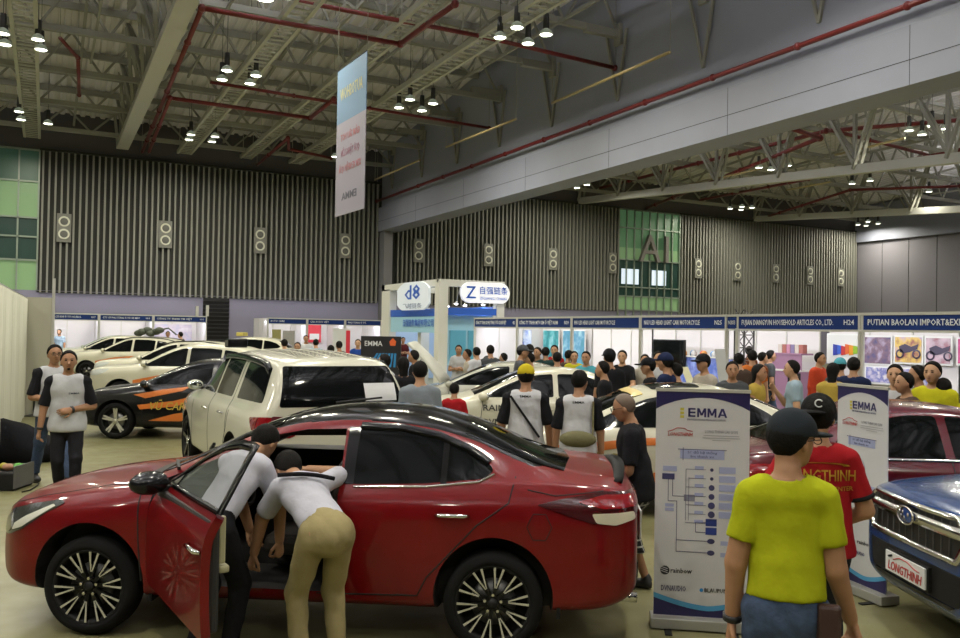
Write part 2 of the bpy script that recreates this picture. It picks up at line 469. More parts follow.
def person(name_label, loc, yaw, fig, skin=0, shirt=None, sleeve=None, sleeve_len=.72, shirt_hem=.0, trousers=None, leg_cut=None,
           shoes=None, hair='short', cap=None, cap_yaw=0, face=True, glasses=False, h=.02, hf=.010, group=None, long_sleeve=False, wrist=None,
           belt=None, beard=False, sleeveless=False, collar=None, cat='person', mustache=False, tuck=False, loose=1.0, brim=True):
    H = fig.H; s = fig
    root = empty('person', loc, yaw, name_label, cat, group)
    ms = skin_mat(skin)
    fine = [(s.wr[q] + s.hd[q] * .055 * H, .072 * H) for q in (-1, 1)] + [(s.hc, .075 * H)]
    mesh_sdf('body', lambda P: body_sdf(P, s), s.pts() + [V3(0, 0, .01)], .18, h, ms, fine, hf, root)
    if shirt:
        m = shirt; sl = sleeve or shirt
        up = np.array(s.T @ V3(0, 0, 1)); pel = np.array(s.P)
        slf = 1.9 if long_sleeve else sleeve_len
        nk = np.array(s.neck)
        g = .011 * loose if not tuck else .010
        def ends(P, d):
            d = np.maximum(d, -((P - pel) @ up) - ((.045 if not tuck else -.035) + shirt_hem) * H)       # hem
            nd = np.sqrt((((P - nk - up * .022 * H)) ** 2).sum(1)) - .043 * H      # neckline
            return np.maximum(d, -nd)
        def shape(P):
            d = torso_sdf(P, s, g)
            if not tuck: d = smin(d, cone(P, s.P + s.T @ V3(0, 0, -.03 * H), s.waist, .110 * H * s.w * loose, .094 * H * s.w * loose, n3(s.fwd), 1.24), .03)
            if sleeve is None or sleeveless:
                for q in (-1, 1): d = smin(d, cone(P, s.sh[q], s.sh[q] * .8 + s.el[q] * .2, .038 * H, .036 * H), .012)
            w = .004 * np.sin(P[:, 2] * 31 + P[:, 0] * 17 + 3 * np.sin(P[:, 0] * 11)) * np.sin(P[:, 0] * 23 + P[:, 1] * 19)
            return ends(P, d + w)
        def slv(P, q, r):
            a = np.array(s.sh[q]); b = np.array(s.el[q]); e = (b - a) / np.linalg.norm(b - a); L = .172 * H
            d = cone(P, s.sh[q] + (s.sh[-q] - s.sh[q]) * .03, s.sh[q] * .1 + s.el[q] * .9, .0375 * H + r, .0395 * H + r)
            if r > 0: d = smin(d, cone(P, s.sh[q] + (s.neck - s.sh[q]) * .45 - s.T @ V3(0, 0, .008 * H), s.sh[q] - s.T @ V3(0, 0, .006 * H), .043 * H, .043 * H), .012)
            if long_sleeve:
                d = smin(d, cone(P, s.sh[q], s.el[q], .040 * H, .036 * H), .02)
                d = smin(d, cone(P, s.el[q], s.wr[q], .035 * H, .027 * H), .012)
            else:
                d = np.maximum(d, ((P - a) @ e) - L * slf)
            return ends(P, d)
        if sleeveless:
            mesh_sdf('top', lambda P: shape(P), [s.P, s.neck, s.sh[1], s.sh[-1]], .22, h, m, parent=root)
        else:
            if sleeve is None:
                def both(P):
                    d = shape(P)
                    for q in (-1, 1): d = smin(d, slv(P, q, 0), .012)
                    return ends(P, d)
                mesh_sdf('shirt', both, [s.P, s.neck, s.sh[1], s.sh[-1], s.el[1], s.el[-1]] + ([s.wr[1], s.wr[-1]] if long_sleeve else []), .22, h * .85, m, parent=root)
            else:
                mesh_sdf('shirt', shape, [s.P, s.neck, s.sh[1], s.sh[-1]], .22, h * .85, m, parent=root)
                for q in (-1, 1):
                    mesh_sdf('sleeve', lambda P: slv(P, q, .002), [s.sh[q], s.el[q]] + ([s.wr[q]] if long_sleeve else []), .10, h * .85, sl, parent=root)
        if collar:
            MB().use(collar, True).lathe([(.034 * H, 0), (.038 * H, .012), (.036 * H, .022), (.031 * H, .02)], 16, (s.neck.x, s.neck.y, s.neck.z)).build('collar', None, root)
    if trousers:
        cut = leg_cut if leg_cut is not None else .05
        pel = np.array(s.P); up = np.array(s.T @ V3(0, 0, 1))
        def tr(P):
            d = cone(P, s.P + V3(0, 0, .02 * H) if fig.T[2][2] > .8 else s.P + s.T @ V3(0, 0, .02 * H), s.P - V3(0, 0, .02 * H), .093 * H * s.w, .096 * H * s.w, n3(s.T @ V3(0, 1, 0)), 1.26)
            for q in (-1, 1):
                wide = 1.25 if cut > .1 else 1.0
                L = cone(P, s.hip[q], s.kn[q], .0545 * H, .040 * H * wide)
                L = smin(L, cone(P, s.kn[q], s.an[q], .040 * H * wide, .031 * H), .02)
                d = smin(d, L, .02)
            d = np.minimum(d, np.maximum(torso_sdf(P, s) - .008, (P - pel) @ up - .075 * H))
            d = d + .004 * np.sin(P[:, 2] * 38 + 4 * np.sin(P[:, 0] * 15)) * np.sin(P[:, 0] * 21 + P[:, 2] * 9)
            d = np.maximum(d, ((P - pel) @ up) - .055 * H)
            return np.maximum(d, cut * H - P[:, 2])
        mesh_sdf('trousers' if cut < .1 else 'shorts', tr, [s.P + s.T @ V3(0, 0, .05), s.kn[1], s.kn[-1], s.an[1], s.an[-1]], .24, h * .9, trousers, parent=root)
    if belt:
        R = s.T; b = MB().use(belt, True); n = 28; vs = []
        for i in range(n):
            t = 2 * pi * i / n
            for z in (-.014, .014):
                for k in (1.0,):
                    vs.append(s.P + R @ V3(.1035 * H * s.w * cos(t), .079 * H * s.w * sin(t), .046 * H + z))
        b.add(vs, [(2 * i, 2 * ((i + 1) % n), 2 * ((i + 1) % n) + 1, 2 * i + 1) for i in range(n)]).build('belt', None, root)
    if shoes:
        for q in (-1, 1):
            def sf(P):
                a = s.an[q]; R = s.toe[q]
                d = cone(P, V3(a.x, a.y, .028 * H) + R @ V3(0, -.012 * H, 0), V3(a.x, a.y, .020 * H) + R @ V3(0, .095 * H, 0), .027 * H, .022 * H)
                d = smin(d, cone(P, V3(a.x, a.y, .03 * H), a + V3(0, 0, .012 * H), .026 * H, .024 * H), .012)
                return np.maximum(d, -P[:, 2] + .001)
            mesh_sdf('shoe', sf, [s.an[q], V3(s.an[q].x, s.an[q].y, 0), s.an[q] + s.toe[q] @ V3(0, .1 * H, 0)], .05, min(h, .014), shoes, parent=root)
    R = np.array(s.HR); c = np.array(s.hc)
    if hair:
        def hf_(P):
            Q = (P - c) @ R / H / HS
            th = .0075 if hair in ('short', 'bun') else (.003 if hair == 'shaven' else .010)
            d = ellip(Q, (0, -.008, .014), (.0455 + th, .055 + th, .056 + th))
            d = np.maximum(d, (Q[:, 1] * .86 - Q[:, 2] * .52) + .003)
            d = np.maximum(d, -(Q[:, 2] + .028 + np.clip(-Q[:, 1], -.02, .03) * .5))
            if hair == 'long':
                d = smin(d, cone(Q, (0, -.035, .0), (0, -.045, -.10), .045, .036, (0, 1, 0), 1.6), .012)
            if hair == 'bun':
                d = smin(d, ellip(Q, (0, -.062, .02), (.02, .02, .02)), .006)
            if hair != 'shaven': d = d + .0008 * np.sin(Q[:, 0] * 260) * np.sin(Q[:, 2] * 190 + Q[:, 1] * 210)
            return d * H
        pp = [s.hc, s.hc + s.HR @ V3(0, -.05, -.10) * H] if hair == 'long' else [s.hc]
        mesh_sdf('hair', hf_, pp, .085 * H, hf * 1.0, M_SHAVEN if hair == 'shaven' else M_HAIR, parent=root)
    if cap is not None:
        Rc = np.array(s.HR @ rot('Z', cap_yaw))
        def cf(P):
            Q = (P - c) @ Rc / H / HS
            d = ellip(Q, (0, -.004, .020), (.056, .066, .062))
            d = np.maximum(d, -(Q[:, 2] - .014))
            if brim:
                b = ellip(Q, (0, .070, .018 ), (.044, .048, .008))
                b = np.maximum(b, -(Q[:, 1] - .02))
                d = smin(d, b, .004)
            return d * H
        cr = mesh_sdf('cap', cf, [s.hc, s.hc + Vector(Rc @ np.array((0, .08 * H, 0)))], .085 * H, hf * .8, cap, parent=root)
    HH = H * HS
    if face:
        for q in (-1, 1):
            MB().use(M_EYE).ell(s.hc + s.HR @ (V3(q * .018, .0475, .0055) * HH), (.0085 * HH, .005 * HH, .0036 * HH), 8, 5, s.HR).build('eye', None, root)
            MB().use(M_HAIR).ell(s.hc + s.HR @ (V3(q * .018, .0505, .0165) * HH), (.011 * HH, .004 * HH, .0022 * HH), 8, 5, s.HR).build('eyebrow', None, root)
        MB().use(M_LIP).ell(s.hc + s.HR @ (V3(0, .0535, -.032) * HH), (.012 * HH, .003 * HH, .003 * HH), 8, 5, s.HR).build('mouth', None, root)
        if beard:
            MB().use(M_HAIR).ell(s.hc + s.HR @ (V3(0, .046, -.052) * HH), (.010 * HH, .006 * HH, .009 * HH), 8, 5, s.HR).build('goatee', None, root)
    if glasses:
        g = MB().use(M_LENS)
        for q in (-1, 1):
            pts = [s.hc + s.HR @ (V3(q * .019 + .014 * cos(t * pi / 6), .064, .004 + .010 * sin(t * pi / 6)) * HH) for t in range(13)]
            g.tube(pts, .0022, 5)
            g.tube([s.hc + s.HR @ (V3(q * .034, .062, .007) * HH), s.hc + s.HR @ (V3(q * .050, .0, .004) * HH)], .002, 5)
        g.tube([s.hc + s.HR @ (V3(-.006, .064, .006) * HH), s.hc + s.HR @ (V3(.006, .064, .006) * HH)], .002, 5)
        g.build('glasses', None, root)
    if wrist is not None:
        for q in wrist:
            w = s.wr[q]; MB().use(mat('watch_strap', (.015, .015, .017), .5), True).tube([w - s.hd[q] * .015, w + s.hd[q] * .012], .0235 * H, 14).build('wrist_band', None, root)
    return root
# arm poses (upper direction, forearm direction, back-of-hand normal) for side q
def A_down(q, out=.14): return ((q * out, -.04, -1), (q * .06, .14, -1), (q * 1, .2, 0))
def A_fold(q, up=0): return ((q * .22, .12, -1), (-q * .85, .62, .10 + up), (q * .1, 1, .2))
def A_phone(q): return ((q * .30, .35, -.9), (-q * .35, .55, .75), (q, 0, 0))
def A_fwd(q, dz=-.15): return ((q * .2, .3, -1), (-q * .15, 1, dz), (0, 0, 1))
def A_hip(q): return ((q * .6, -.25, -.9), (-q * .65, .35, -.55), (q, 0, 0))

_PROTO = {}
def crowd(label, px, py, h_m, yawdeg, pose='down', shirt=None, sleeve=None, trousers=None, hair='short', cap=None, skin=0, group=None, long_sleeve=False,
          leg_cut=None, sleeveless=False, wide=1.0, head=(0, 0), face=True, glasses=False, lean=4, D=None, near=.86):
    """px,py: where the top of the head stands in view; h_m: height"""
    d = ray(px, py)
    if D is None:
        t = (h_m + (.012 if cap else 0) - CAM_H) / d.z
    else:
        k = sqrt(d.x ** 2 + d.y ** 2); t = D / (d.x * CF.x + d.y * CF.y)
        h_m = CAM_H + d.z * t
    if D is None:
        t *= near
        def hit(t):
            q = Vector((d.x * t, d.y * t))
            for c, a, L, Wd in FOOT:
                r_ = q - Vector((c[0], c[1])); u = r_.x * cos(a) + r_.y * sin(a); v = -r_.x * sin(a) + r_.y * cos(a)
                if abs(u) < L + .22 and abs(v) < Wd + .24: return True
            return False
        best = [k for k in [0, 1, -1, 2, -2] + list(range(3, 60)) + list(range(-3, -30, -1)) if not hit(t + k * .12)]
        if best: t += best[0] * .12
        h_m = max(1.30, min(1.82, CAM_H + d.z * t))
    else: h_m = min(1.80, h_m)
    pos = Vector((d.x * t, d.y * t, 0))
    H0 = 1.68
    poses = {'down': {-1: A_down(-1), 1: A_down(1)}, 'fold': {-1: A_fold(-1), 1: A_fold(1, .06)}, 'phone': {-1: A_down(-1), 1: A_phone(1)},
             'fwd': {-1: A_fwd(-1), 1: A_fwd(1)}, 'hip': {-1: A_hip(-1), 1: A_fwd(1, .2)}}
    key = (pose, sleeve is None, hair, cap is None, long_sleeve, leg_cut is not None, sleeveless, round(wide, 1), head, face, glasses, lean)
    slots = {'body': skin_mat(skin), 'shirt': shirt, 'top': shirt, 'sleeve': sleeve, 'trousers': trousers, 'shorts': trousers, 'cap': cap}
    if key not in _PROTO:
        f = Fig(H0, wide=round(wide, 1), lean=lean, arms=poses[pose], head=head)
        r = person(label, pos, 0, f, skin, shirt, sleeve, trousers=trousers, hair=hair, cap=cap, leg_cut=leg_cut, shoes=mat('shoe_dark', (.02, .02, .022), .5),
                   long_sleeve=long_sleeve, sleeveless=sleeveless, face=face, glasses=glasses, h=.030, hf=.0135)
        _PROTO[key] = r
    else:
        r = copy_tree(_PROTO[key])
    for ch in r.children if len(r.children) else [x for x in COL.objects if x.parent == r]:
        k = ch.name.split('.')[0]
        if slots.get(k) is not None:
            ch.material_slots[0].link = 'OBJECT'; ch.material_slots[0].material = slots[k]
    r.location = pos; k = h_m / H0; r.scale = (k, k, k)
    # yaw 0 = back to the camera, 180 = facing it, 90 = turned to the camera's left
    r.rotation_euler = (0, 0, atan2(-pos.x, pos.y) + radians(yawdeg))
    r['label'] = label; r['category'] = 'person'
    if group: r['group'] = group
    elif 'group' in r: del r['group']
    return r
# ---------------------------------------------------------------- cars (local frame: +X forward, +Y left side, Z up, origin between the axles)
PAINT_WHITE = mat('paint_white', (.62, .60, .48), .25, coat=.4)
GLASSB = mat('tinted_glass', (.003, .004, .004), .05, spec=.12)
CHROME = mat('chrome', (.75, .75, .75), .12, metal=1)
BLACKP = mat('black_plastic', (.012, .012, .012), .55, spec=.2)
GLOSSB = mat('gloss_black', (.005, .005, .006), .10, spec=.28)
TYRE = mat('tyre_rubber', (.010, .010, .010), .85, spec=.1)
WELL = mat('wheel_well', (.008, .008, .008), .9)
SILV = mat('wheel_silver', (.62, .61, .52), .35, metal=.3)
LAMP_CLR = mat('lamp_glass', (.55, .58, .55), .08, coat=1)
LAMP_RED = mat('tail_lamp_red', (.22, .004, .008), .07, coat=1)
SEAM = mat('panel_gap', (.004, .004, .004), .8)

SEDAN = dict(wb=2.70, L=4.56, tyre=.322, arch=.385, tw=.79, rows=[
 # x, zb, wb, wm, zm, wsh, zsh, wbt, zbt, wc, zc, wr, zr, zt
 (2.195, .33, .36, .42, .47, .41, .58, .38, .655, .34, .68, .2, .69, .695),
 (2.15, .25, .48, .555, .46, .535, .61, .48, .70, .41, .735, .24, .75, .755),
 (2.02, .20, .66, .735, .46, .705, .665, .63, .765, .49, .81, .26, .83, .835),
 (1.80, .18, .76, .865, .48, .845, .72, .73, .83, .53, .875, .28, .89, .895),
 (1.37, .18, .78, .888, .52, .872, .79, .755, .895, .56, .925, .3, .94, .945),
 (1.15, .18, .79, .888, .52, .878, .82, .77, .925, .60, .95, .34, .97, .975),
 (.95, .18, .79, .888, .52, .878, .84, .785, .955, .67, .995, .42, 1.025, 1.035),
 (.56, .18, .79, .888, .52, .878, .855, .79, .985, .655, 1.155, .44, 1.215, 1.235),
 (.12, .18, .79, .888, .52, .878, .865, .79, .995, .60, 1.335, .42, 1.415, 1.43),
 (-.35, .18, .79, .888, .52, .878, .875, .79, 1.005, .58, 1.385, .42, 1.455, 1.47),
 (-.85, .18, .79, .888, .53, .880, .885, .79, 1.02, .575, 1.365, .42, 1.44, 1.455),
 (-1.26, .18, .79, .888, .54, .882, .895, .785, 1.035, .57, 1.245, .42, 1.305, 1.32),
 (-1.56, .19, .78, .886, .55, .876, .905, .775, 1.045, .58, 1.125, .42, 1.165, 1.175),
 (-1.80, .19, .78, .884, .555, .872, .905, .765, 1.04, .58, 1.075, .42, 1.09, 1.095),
 (-2.02, .20, .76, .878, .56, .862, .905, .75, 1.03, .57, 1.065, .38, 1.075, 1.08),
 (-2.15, .23, .72, .845, .57, .825, .895, .72, 1.00, .55, 1.045, .32, 1.055, 1.06),
 (-2.25, .28, .68, .79, .57, .77, .86, .68, .97, .52, 1.03, .3, 1.04, 1.045),
 (-2.305, .36, .58, .68, .57, .65, .78, .59, .86, .48, .90, .26, .91, .915)])
SUV = dict(wb=2.86, L=5.0, tyre=.38, arch=.45, tw=.86, rows=[
 (2.42, .42, .60, .66, .60, .64, .78, .58, .86, .45, .90, .24, .92, .925),
 (2.34, .32, .74, .82, .60, .80, .82, .72, .93, .54, .98, .28, 1.00, 1.005),
 (2.1, .28, .84, .93, .62, .91, .90, .81, 1.02, .60, 1.07, .3, 1.09, 1.095),
 (1.43, .28, .87, .985, .66, .97, 1.00, .86, 1.11, .64, 1.15, .34, 1.17, 1.175),
 (1.05, .28, .88, .99, .66, .975, 1.02, .87, 1.14, .70, 1.19, .42, 1.22, 1.225),
 (.62, .28, .88, .99, .66, .975, 1.03, .88, 1.16, .74, 1.42, .48, 1.49, 1.50),
 (.22, .28, .88, .99, .66, .975, 1.04, .88, 1.17, .70, 1.64, .48, 1.71, 1.72),
 (-.3, .28, .88, .99, .66, .975, 1.04, .88, 1.18, .69, 1.70, .48, 1.765, 1.775),
 (-1.2, .28, .88, .99, .66, .975, 1.04, .88, 1.19, .69, 1.70, .48, 1.76, 1.775),
 (-2.0, .30, .88, .985, .66, .97, 1.04, .87, 1.20, .68, 1.665, .48, 1.725, 1.735),
 (-2.28, .33, .86, .96, .66, .94, 1.03, .85, 1.20, .66, 1.63, .46, 1.69, 1.70),
 (-2.46, .36, .82, .92, .66, .90, 1.02, .82, 1.18, .70, 1.40, .46, 1.44, 1.45),
 (-2.56, .42, .74, .84, .66, .82, 1.00, .76, 1.14, .66, 1.20, .42, 1.22, 1.22)])
CROSS = dict(wb=2.66, L=4.45, tyre=.34, arch=.41, tw=.79, rows=[
 (2.20, .36, .52, .60, .60, .58, .80, .52, .90, .42, .93, .2, .945, .95),
 (2.14, .27, .66, .74, .58, .72, .83, .64, .94, .49, .975, .25, .985, .99),
 (1.95, .23, .75, .84, .57, .82, .86, .72, .98, .54, 1.02, .28, 1.035, 1.04),
 (1.33, .22, .78, .90, .58, .885, .92, .77, 1.03, .57, 1.065, .3, 1.08, 1.085),
 (.95, .22, .79, .90, .58, .89, .93, .785, 1.04, .64, 1.08, .38, 1.10, 1.105),
 (.50, .22, .79, .90, .58, .89, .95, .795, 1.06, .66, 1.29, .44, 1.36, 1.37),
 (.05, .22, .79, .90, .58, .89, .96, .80, 1.07, .62, 1.50, .44, 1.57, 1.58),
 (-.4, .22, .79, .90, .58, .89, .97, .80, 1.08, .61, 1.555, .44, 1.615, 1.625),
 (-1.1, .22, .79, .90, .58, .89, .98, .80, 1.10, .61, 1.54, .44, 1.60, 1.61),
 (-1.7, .24, .78, .89, .60, .88, .98, .79, 1.12, .59, 1.47, .42, 1.53, 1.54),
 (-2.0, .28, .76, .86, .60, .85, .97, .77, 1.12, .60, 1.28, .42, 1.32, 1.33),
 (-2.2, .34, .70, .80, .60, .78, .95, .70, 1.08, .56, 1.13, .36, 1.14, 1.145)])

def eval_mesh(o):
    bpy.context.view_layer.update()
    dg = bpy.context.evaluated_depsgraph_get()
    me = bpy.data.meshes.new_from_object(o.evaluated_get(dg), depsgraph=dg)
    return me
def tmp_obj(me, name='tmp'):
    o = bpy.data.objects.new(name, me); COL.objects.link(o); return o
class Shell:
    """smooth closed car skin; panels, seams and lamps are laid on it by ray casting"""
    def __init__(s, spec, levels=3):
        s.spec = spec; rows = spec['rows']; vs = []; n = 16
        for r in rows:
            x, zb, wb, wm, zm, wsh, zsh, wbt, zbt, wc, zc, wr, zr, zt = r
            zs = zb + .06
            L = [(0, zb), (wb * .9, zb), (wb + (wm - wb) * .75, zs + .02), (wm, zm), (wsh, zsh), (wbt, zbt), (wc, zc), (wr, zr), (0, zt)]
            ring = [(x, y, z) for y, z in L] + [(x, -y, z) for y, z in L[-2:0:-1]]
            vs += ring
        fs = [(i * n + j, (i + 1) * n + j, (i + 1) * n + (j + 1) % n, i * n + (j + 1) % n) for i in range(len(rows) - 1) for j in range(n)]
        for base, fl in ((0, False), ((len(rows) - 1) * n, True)):
            cap = [(0, 1, 15)] + [(k, k + 1, 15 - k, 16 - k) for k in range(1, 7)] + [(7, 8, 9)]
            for c in cap:
                c = [base + i for i in c]; fs.append(c if not fl else c[::-1])
        me = bpy.data.meshes.new('shell'); me.from_pydata(vs, [], fs)
        bm = bmesh.new(); bm.from_mesh(me); bmesh.ops.recalc_face_normals(bm, faces=bm.faces)
        cl = bm.edges.layers.float.new('crease_edge')
        for e in bm.edges:
            a, b = e.verts[0].index, e.verts[1].index
            if a // n != b // n:
                j = a % n
                if j in (5, 11): e[cl] = .45
                if j in (4, 12): e[cl] = .25
                if j in (6, 10): e[cl] = .35
                if j in (2, 14): e[cl] = .4
        bm.to_mesh(me); bm.free()
        o = tmp_obj(me); sb = o.modifiers.new('s', 'SUBSURF'); sb.levels = levels; sb.render_levels = levels
        s.me = eval_mesh(o); bpy.data.objects.remove(o)
        for p in s.me.polygons: p.use_smooth = True
        s.me.calc_loop_triangles()
        co = [v.co.copy() for v in s.me.vertices]
        s.tris = [tuple(t.vertices) for t in s.me.loop_triangles]
        s.co = co; s.bvh = BVHTree.FromPolygons(co, s.tris)
        s.vn = [v.normal.copy() for v in s.me.vertices]
    def normal_at(s, p):
        loc, nn, i, d = s.bvh.find_nearest(p)
        if loc is None: return Vector((0, 0, 1)), 9
        a, b, c = s.tris[i]
        from mathutils.interpolate import poly_3d_calc
        w = poly_3d_calc([s.co[a], s.co[b], s.co[c]], loc)
        return (s.vn[a] * w[0] + s.vn[b] * w[1] + s.vn[c] * w[2]).normalized(), d
    def cast(s, u, v, way):
        """way: 'L' left side, 'R', 'T' top, 'F' front, 'B' back -> point, normal"""
        o, d = {'L': ((u, 3, v), (0, -1, 0)), 'R': ((u, -3, v), (0, 1, 0)), 'T': ((u, v, 4), (0, 0, -1)),
                'F': ((5, u, v), (-1, 0, 0)), 'B': ((-5, u, v), (1, 0, 0))}[way]
        loc, n, i, dd = s.bvh.ray_cast(Vector(o), Vector(d))
        if loc is None: return None, None
        return loc, s.normal_at(loc)[0]
    def body(s, cutters, dark, paint, arches=True, roof=None):
        """subtract wheel arches and cutters; returns mesh"""
        o = tmp_obj(s.me.copy())
        cs = []
        sp = s.spec
        if arches:
            for sx in (sp['wb'] / 2, -sp['wb'] / 2):
                for sy in (1, -1):
                    b = MB(); b.cyl((sx, sy * 1.05, sp['tyre']), sp['arch'], .92, 40, (0, 1, 0))
                    cs.append(b.build('cut'))
        for mb in cutters: cs.append(mb.build('cut'))
        for c in cs:
            m = o.modifiers.new('b', 'BOOLEAN'); m.operation = 'DIFFERENCE'; m.object = c; m.solver = 'EXACT'
        me = eval_mesh(o)
        for c in cs: bpy.data.objects.remove(c)
        bpy.data.objects.remove(o)
        me.materials.clear()
        for m in (paint, dark, roof or paint): me.materials.append(m)
        nr = []
        for p in me.polygons:
            c = p.center
            n, d = s.normal_at(c)
            on = d < .006 and n.dot(p.normal) > .6
            if on:
                p.material_index = 2 if (roof is not None and roof_zone(s.spec, c)) else 0
            else: p.material_index = 1
            p.use_smooth = True
            for li in p.loop_indices:
                if on: nr.append(s.normal_at(me.vertices[me.loops[li].vertex_index].co)[0])
                else: nr.append(p.normal.copy())
        me.normals_split_custom_set(nr)
        return me
    def panel(s, poly, way, off=.004, grid=.06, skirt=.02, M=None):
        """outline in the view plane -> MB lying on the skin with a short rim"""
        P = [Vector(p) for p in poly]
        xs = [p.x for p in P]; ys = [p.y for p in P]
        # densify outline
        Q = []
        for i, p in enumerate(P):
            q = P[(i + 1) % len(P)]; k = max(1, int((q - p).length / grid))
            Q += [p + (q - p) * (t / k) for t in range(k)]
        n = len(Q); pts = Q[:]
        gx = np.arange(min(xs) + grid * .5, max(xs), grid); gy = np.arange(min(ys) + grid * .5, max(ys), grid)
        pts += [Vector((x, y)) for x in gx for y in gy]
        edges = [(i, (i + 1) % n) for i in range(n)]
        v2, e2, f2, _, _, _ = delaunay_2d_cdt(pts, edges, [list(range(n))], 2, 1e-6)
        out = []; nr = []; ok = []
        for v in v2:
            l, nn = s.cast(v.x, v.y, way)
            ok.append(l is not None)
            out.append((l if l is not None else Vector((0, 0, 0)))); nr.append(nn if nn is not None else Vector((0, 0, 1)))
        top = [p + q * off for p, q in zip(out, nr)]; bot = [p - q * skirt for p, q in zip(out, nr)]
        mb = MB(); N = len(top)
        fs = [tuple(f) for f in f2 if all(ok[i] for i in f)]
        # outward orientation
        for i, f in enumerate(fs):
            a, b, c = [top[j] for j in f[:3]]
            if (b - a).cross(c - a).dot(nr[f[0]]) < 0: fs[i] = f[::-1]
        cnt = {}
        for f in fs:
            for i in range(len(f)):
                e = (f[i], f[(i + 1) % len(f)]); cnt[e] = 1
        rim = [(b, a, a + N, b + N) for (a, b) in cnt if (b, a) not in cnt]
        mb.add(top + bot, [], True)
        for f in fs: mb.f.append(list(f)); mb.m.append(0); mb.sm.append(True)
        o = len(mb.v) - 2 * N
        for f in rim: mb.f.append(list(f)); mb.m.append(0); mb.sm.append(False)
        return mb
    def add(s, name, poly, way, m, parent, off=.004, grid=.06, skirt=.02, smooth_n=True):
        mb = s.panel(poly, way, off, grid, skirt)
        me = bpy.data.meshes.new(name)
        # drop unused verts through bmesh
        me.from_pydata(mb.v, [], mb.f); me.polygons.foreach_set('use_smooth', mb.sm)
        bm = bmesh.new(); bm.from_mesh(me)
        bmesh.ops.delete(bm, geom=[v for v in bm.verts if not v.link_faces], context='VERTS')
        bm.to_mesh(me); bm.free(); me.materials.append(m)
        nr = []
        for p in me.polygons:
            for li in p.loop_indices:
                nr.append(s.normal_at(me.vertices[me.loops[li].vertex_index].co)[0] if p.use_smooth else p.normal.copy())
        if nr: me.normals_split_custom_set(nr)
        return link(name, me, parent)
    def ribbon(s, pts, way, w, name, m, parent, off=.0025, step=.04, closed=False):
        P = [Vector(p) for p in pts]
        if closed: P.append(P[0])
        Q = []
        for a, b in zip(P, P[1:]):
            k = max(1, int((b - a).length / step)); Q += [a + (b - a) * (t / k) for t in range(k)]
        Q.append(P[-1])
        L = []
        for q in Q:
            l, n = s.cast(q.x, q.y, way)
            if l is not None: L.append((l, n))
        vs = []; fs = []
        for i, (l, n) in enumerate(L):
            d = (L[min(i + 1, len(L) - 1)][0] - L[max(i - 1, 0)][0]).normalized()
            t = n.cross(d).normalized() * w / 2
            vs += [l + t - n * .006, l + t + n * off, l - t + n * off, l - t - n * .006]
        for i in range(len(L) - 1):
            a = 4 * i; fs += [(a, a + 4, a + 5, a + 1), (a + 1, a + 5, a + 6, a + 2), (a + 2, a + 6, a + 7, a + 3)]
        return MB().add(vs, fs, True).build(name, m, parent)
def roof_zone(sp, c):
    r = sp.get('roof_y', .50)
    return c.z > sp.get('roof_z', 1.06) and abs(c.y) < r + max(0, (1.25 - c.z)) * .35
def smooth_poly(pts, k=1, keep=(), r=.035):
    out = []
    n = len(pts)
    for i in range(n):
        p = Vector(pts[i]); a = Vector(pts[i - 1]) - p; b = Vector(pts[(i + 1) % n]) - p
        da = min(r, a.length * .4); db = min(r, b.length * .4)
        A = p + a.normalized() * da; B = p + b.normalized() * db
        for t in (0, .33, .67, 1): q = A * (1 - t) ** 2 + p * 2 * t * (1 - t) + B * t * t; out.append((q.x, q.y))
    return out
def chaikin(pts, k=3):
    for _ in range(k):
        out = []
        n = len(pts)
        for i in range(n):
            a = pts[i]; b = pts[(i + 1) % n]
            out += [(a[0] * .75 + b[0] * .25, a[1] * .75 + b[1] * .25), (a[0] * .25 + b[0] * .75, a[1] * .25 + b[1] * .75)]
        pts = out
    return pts
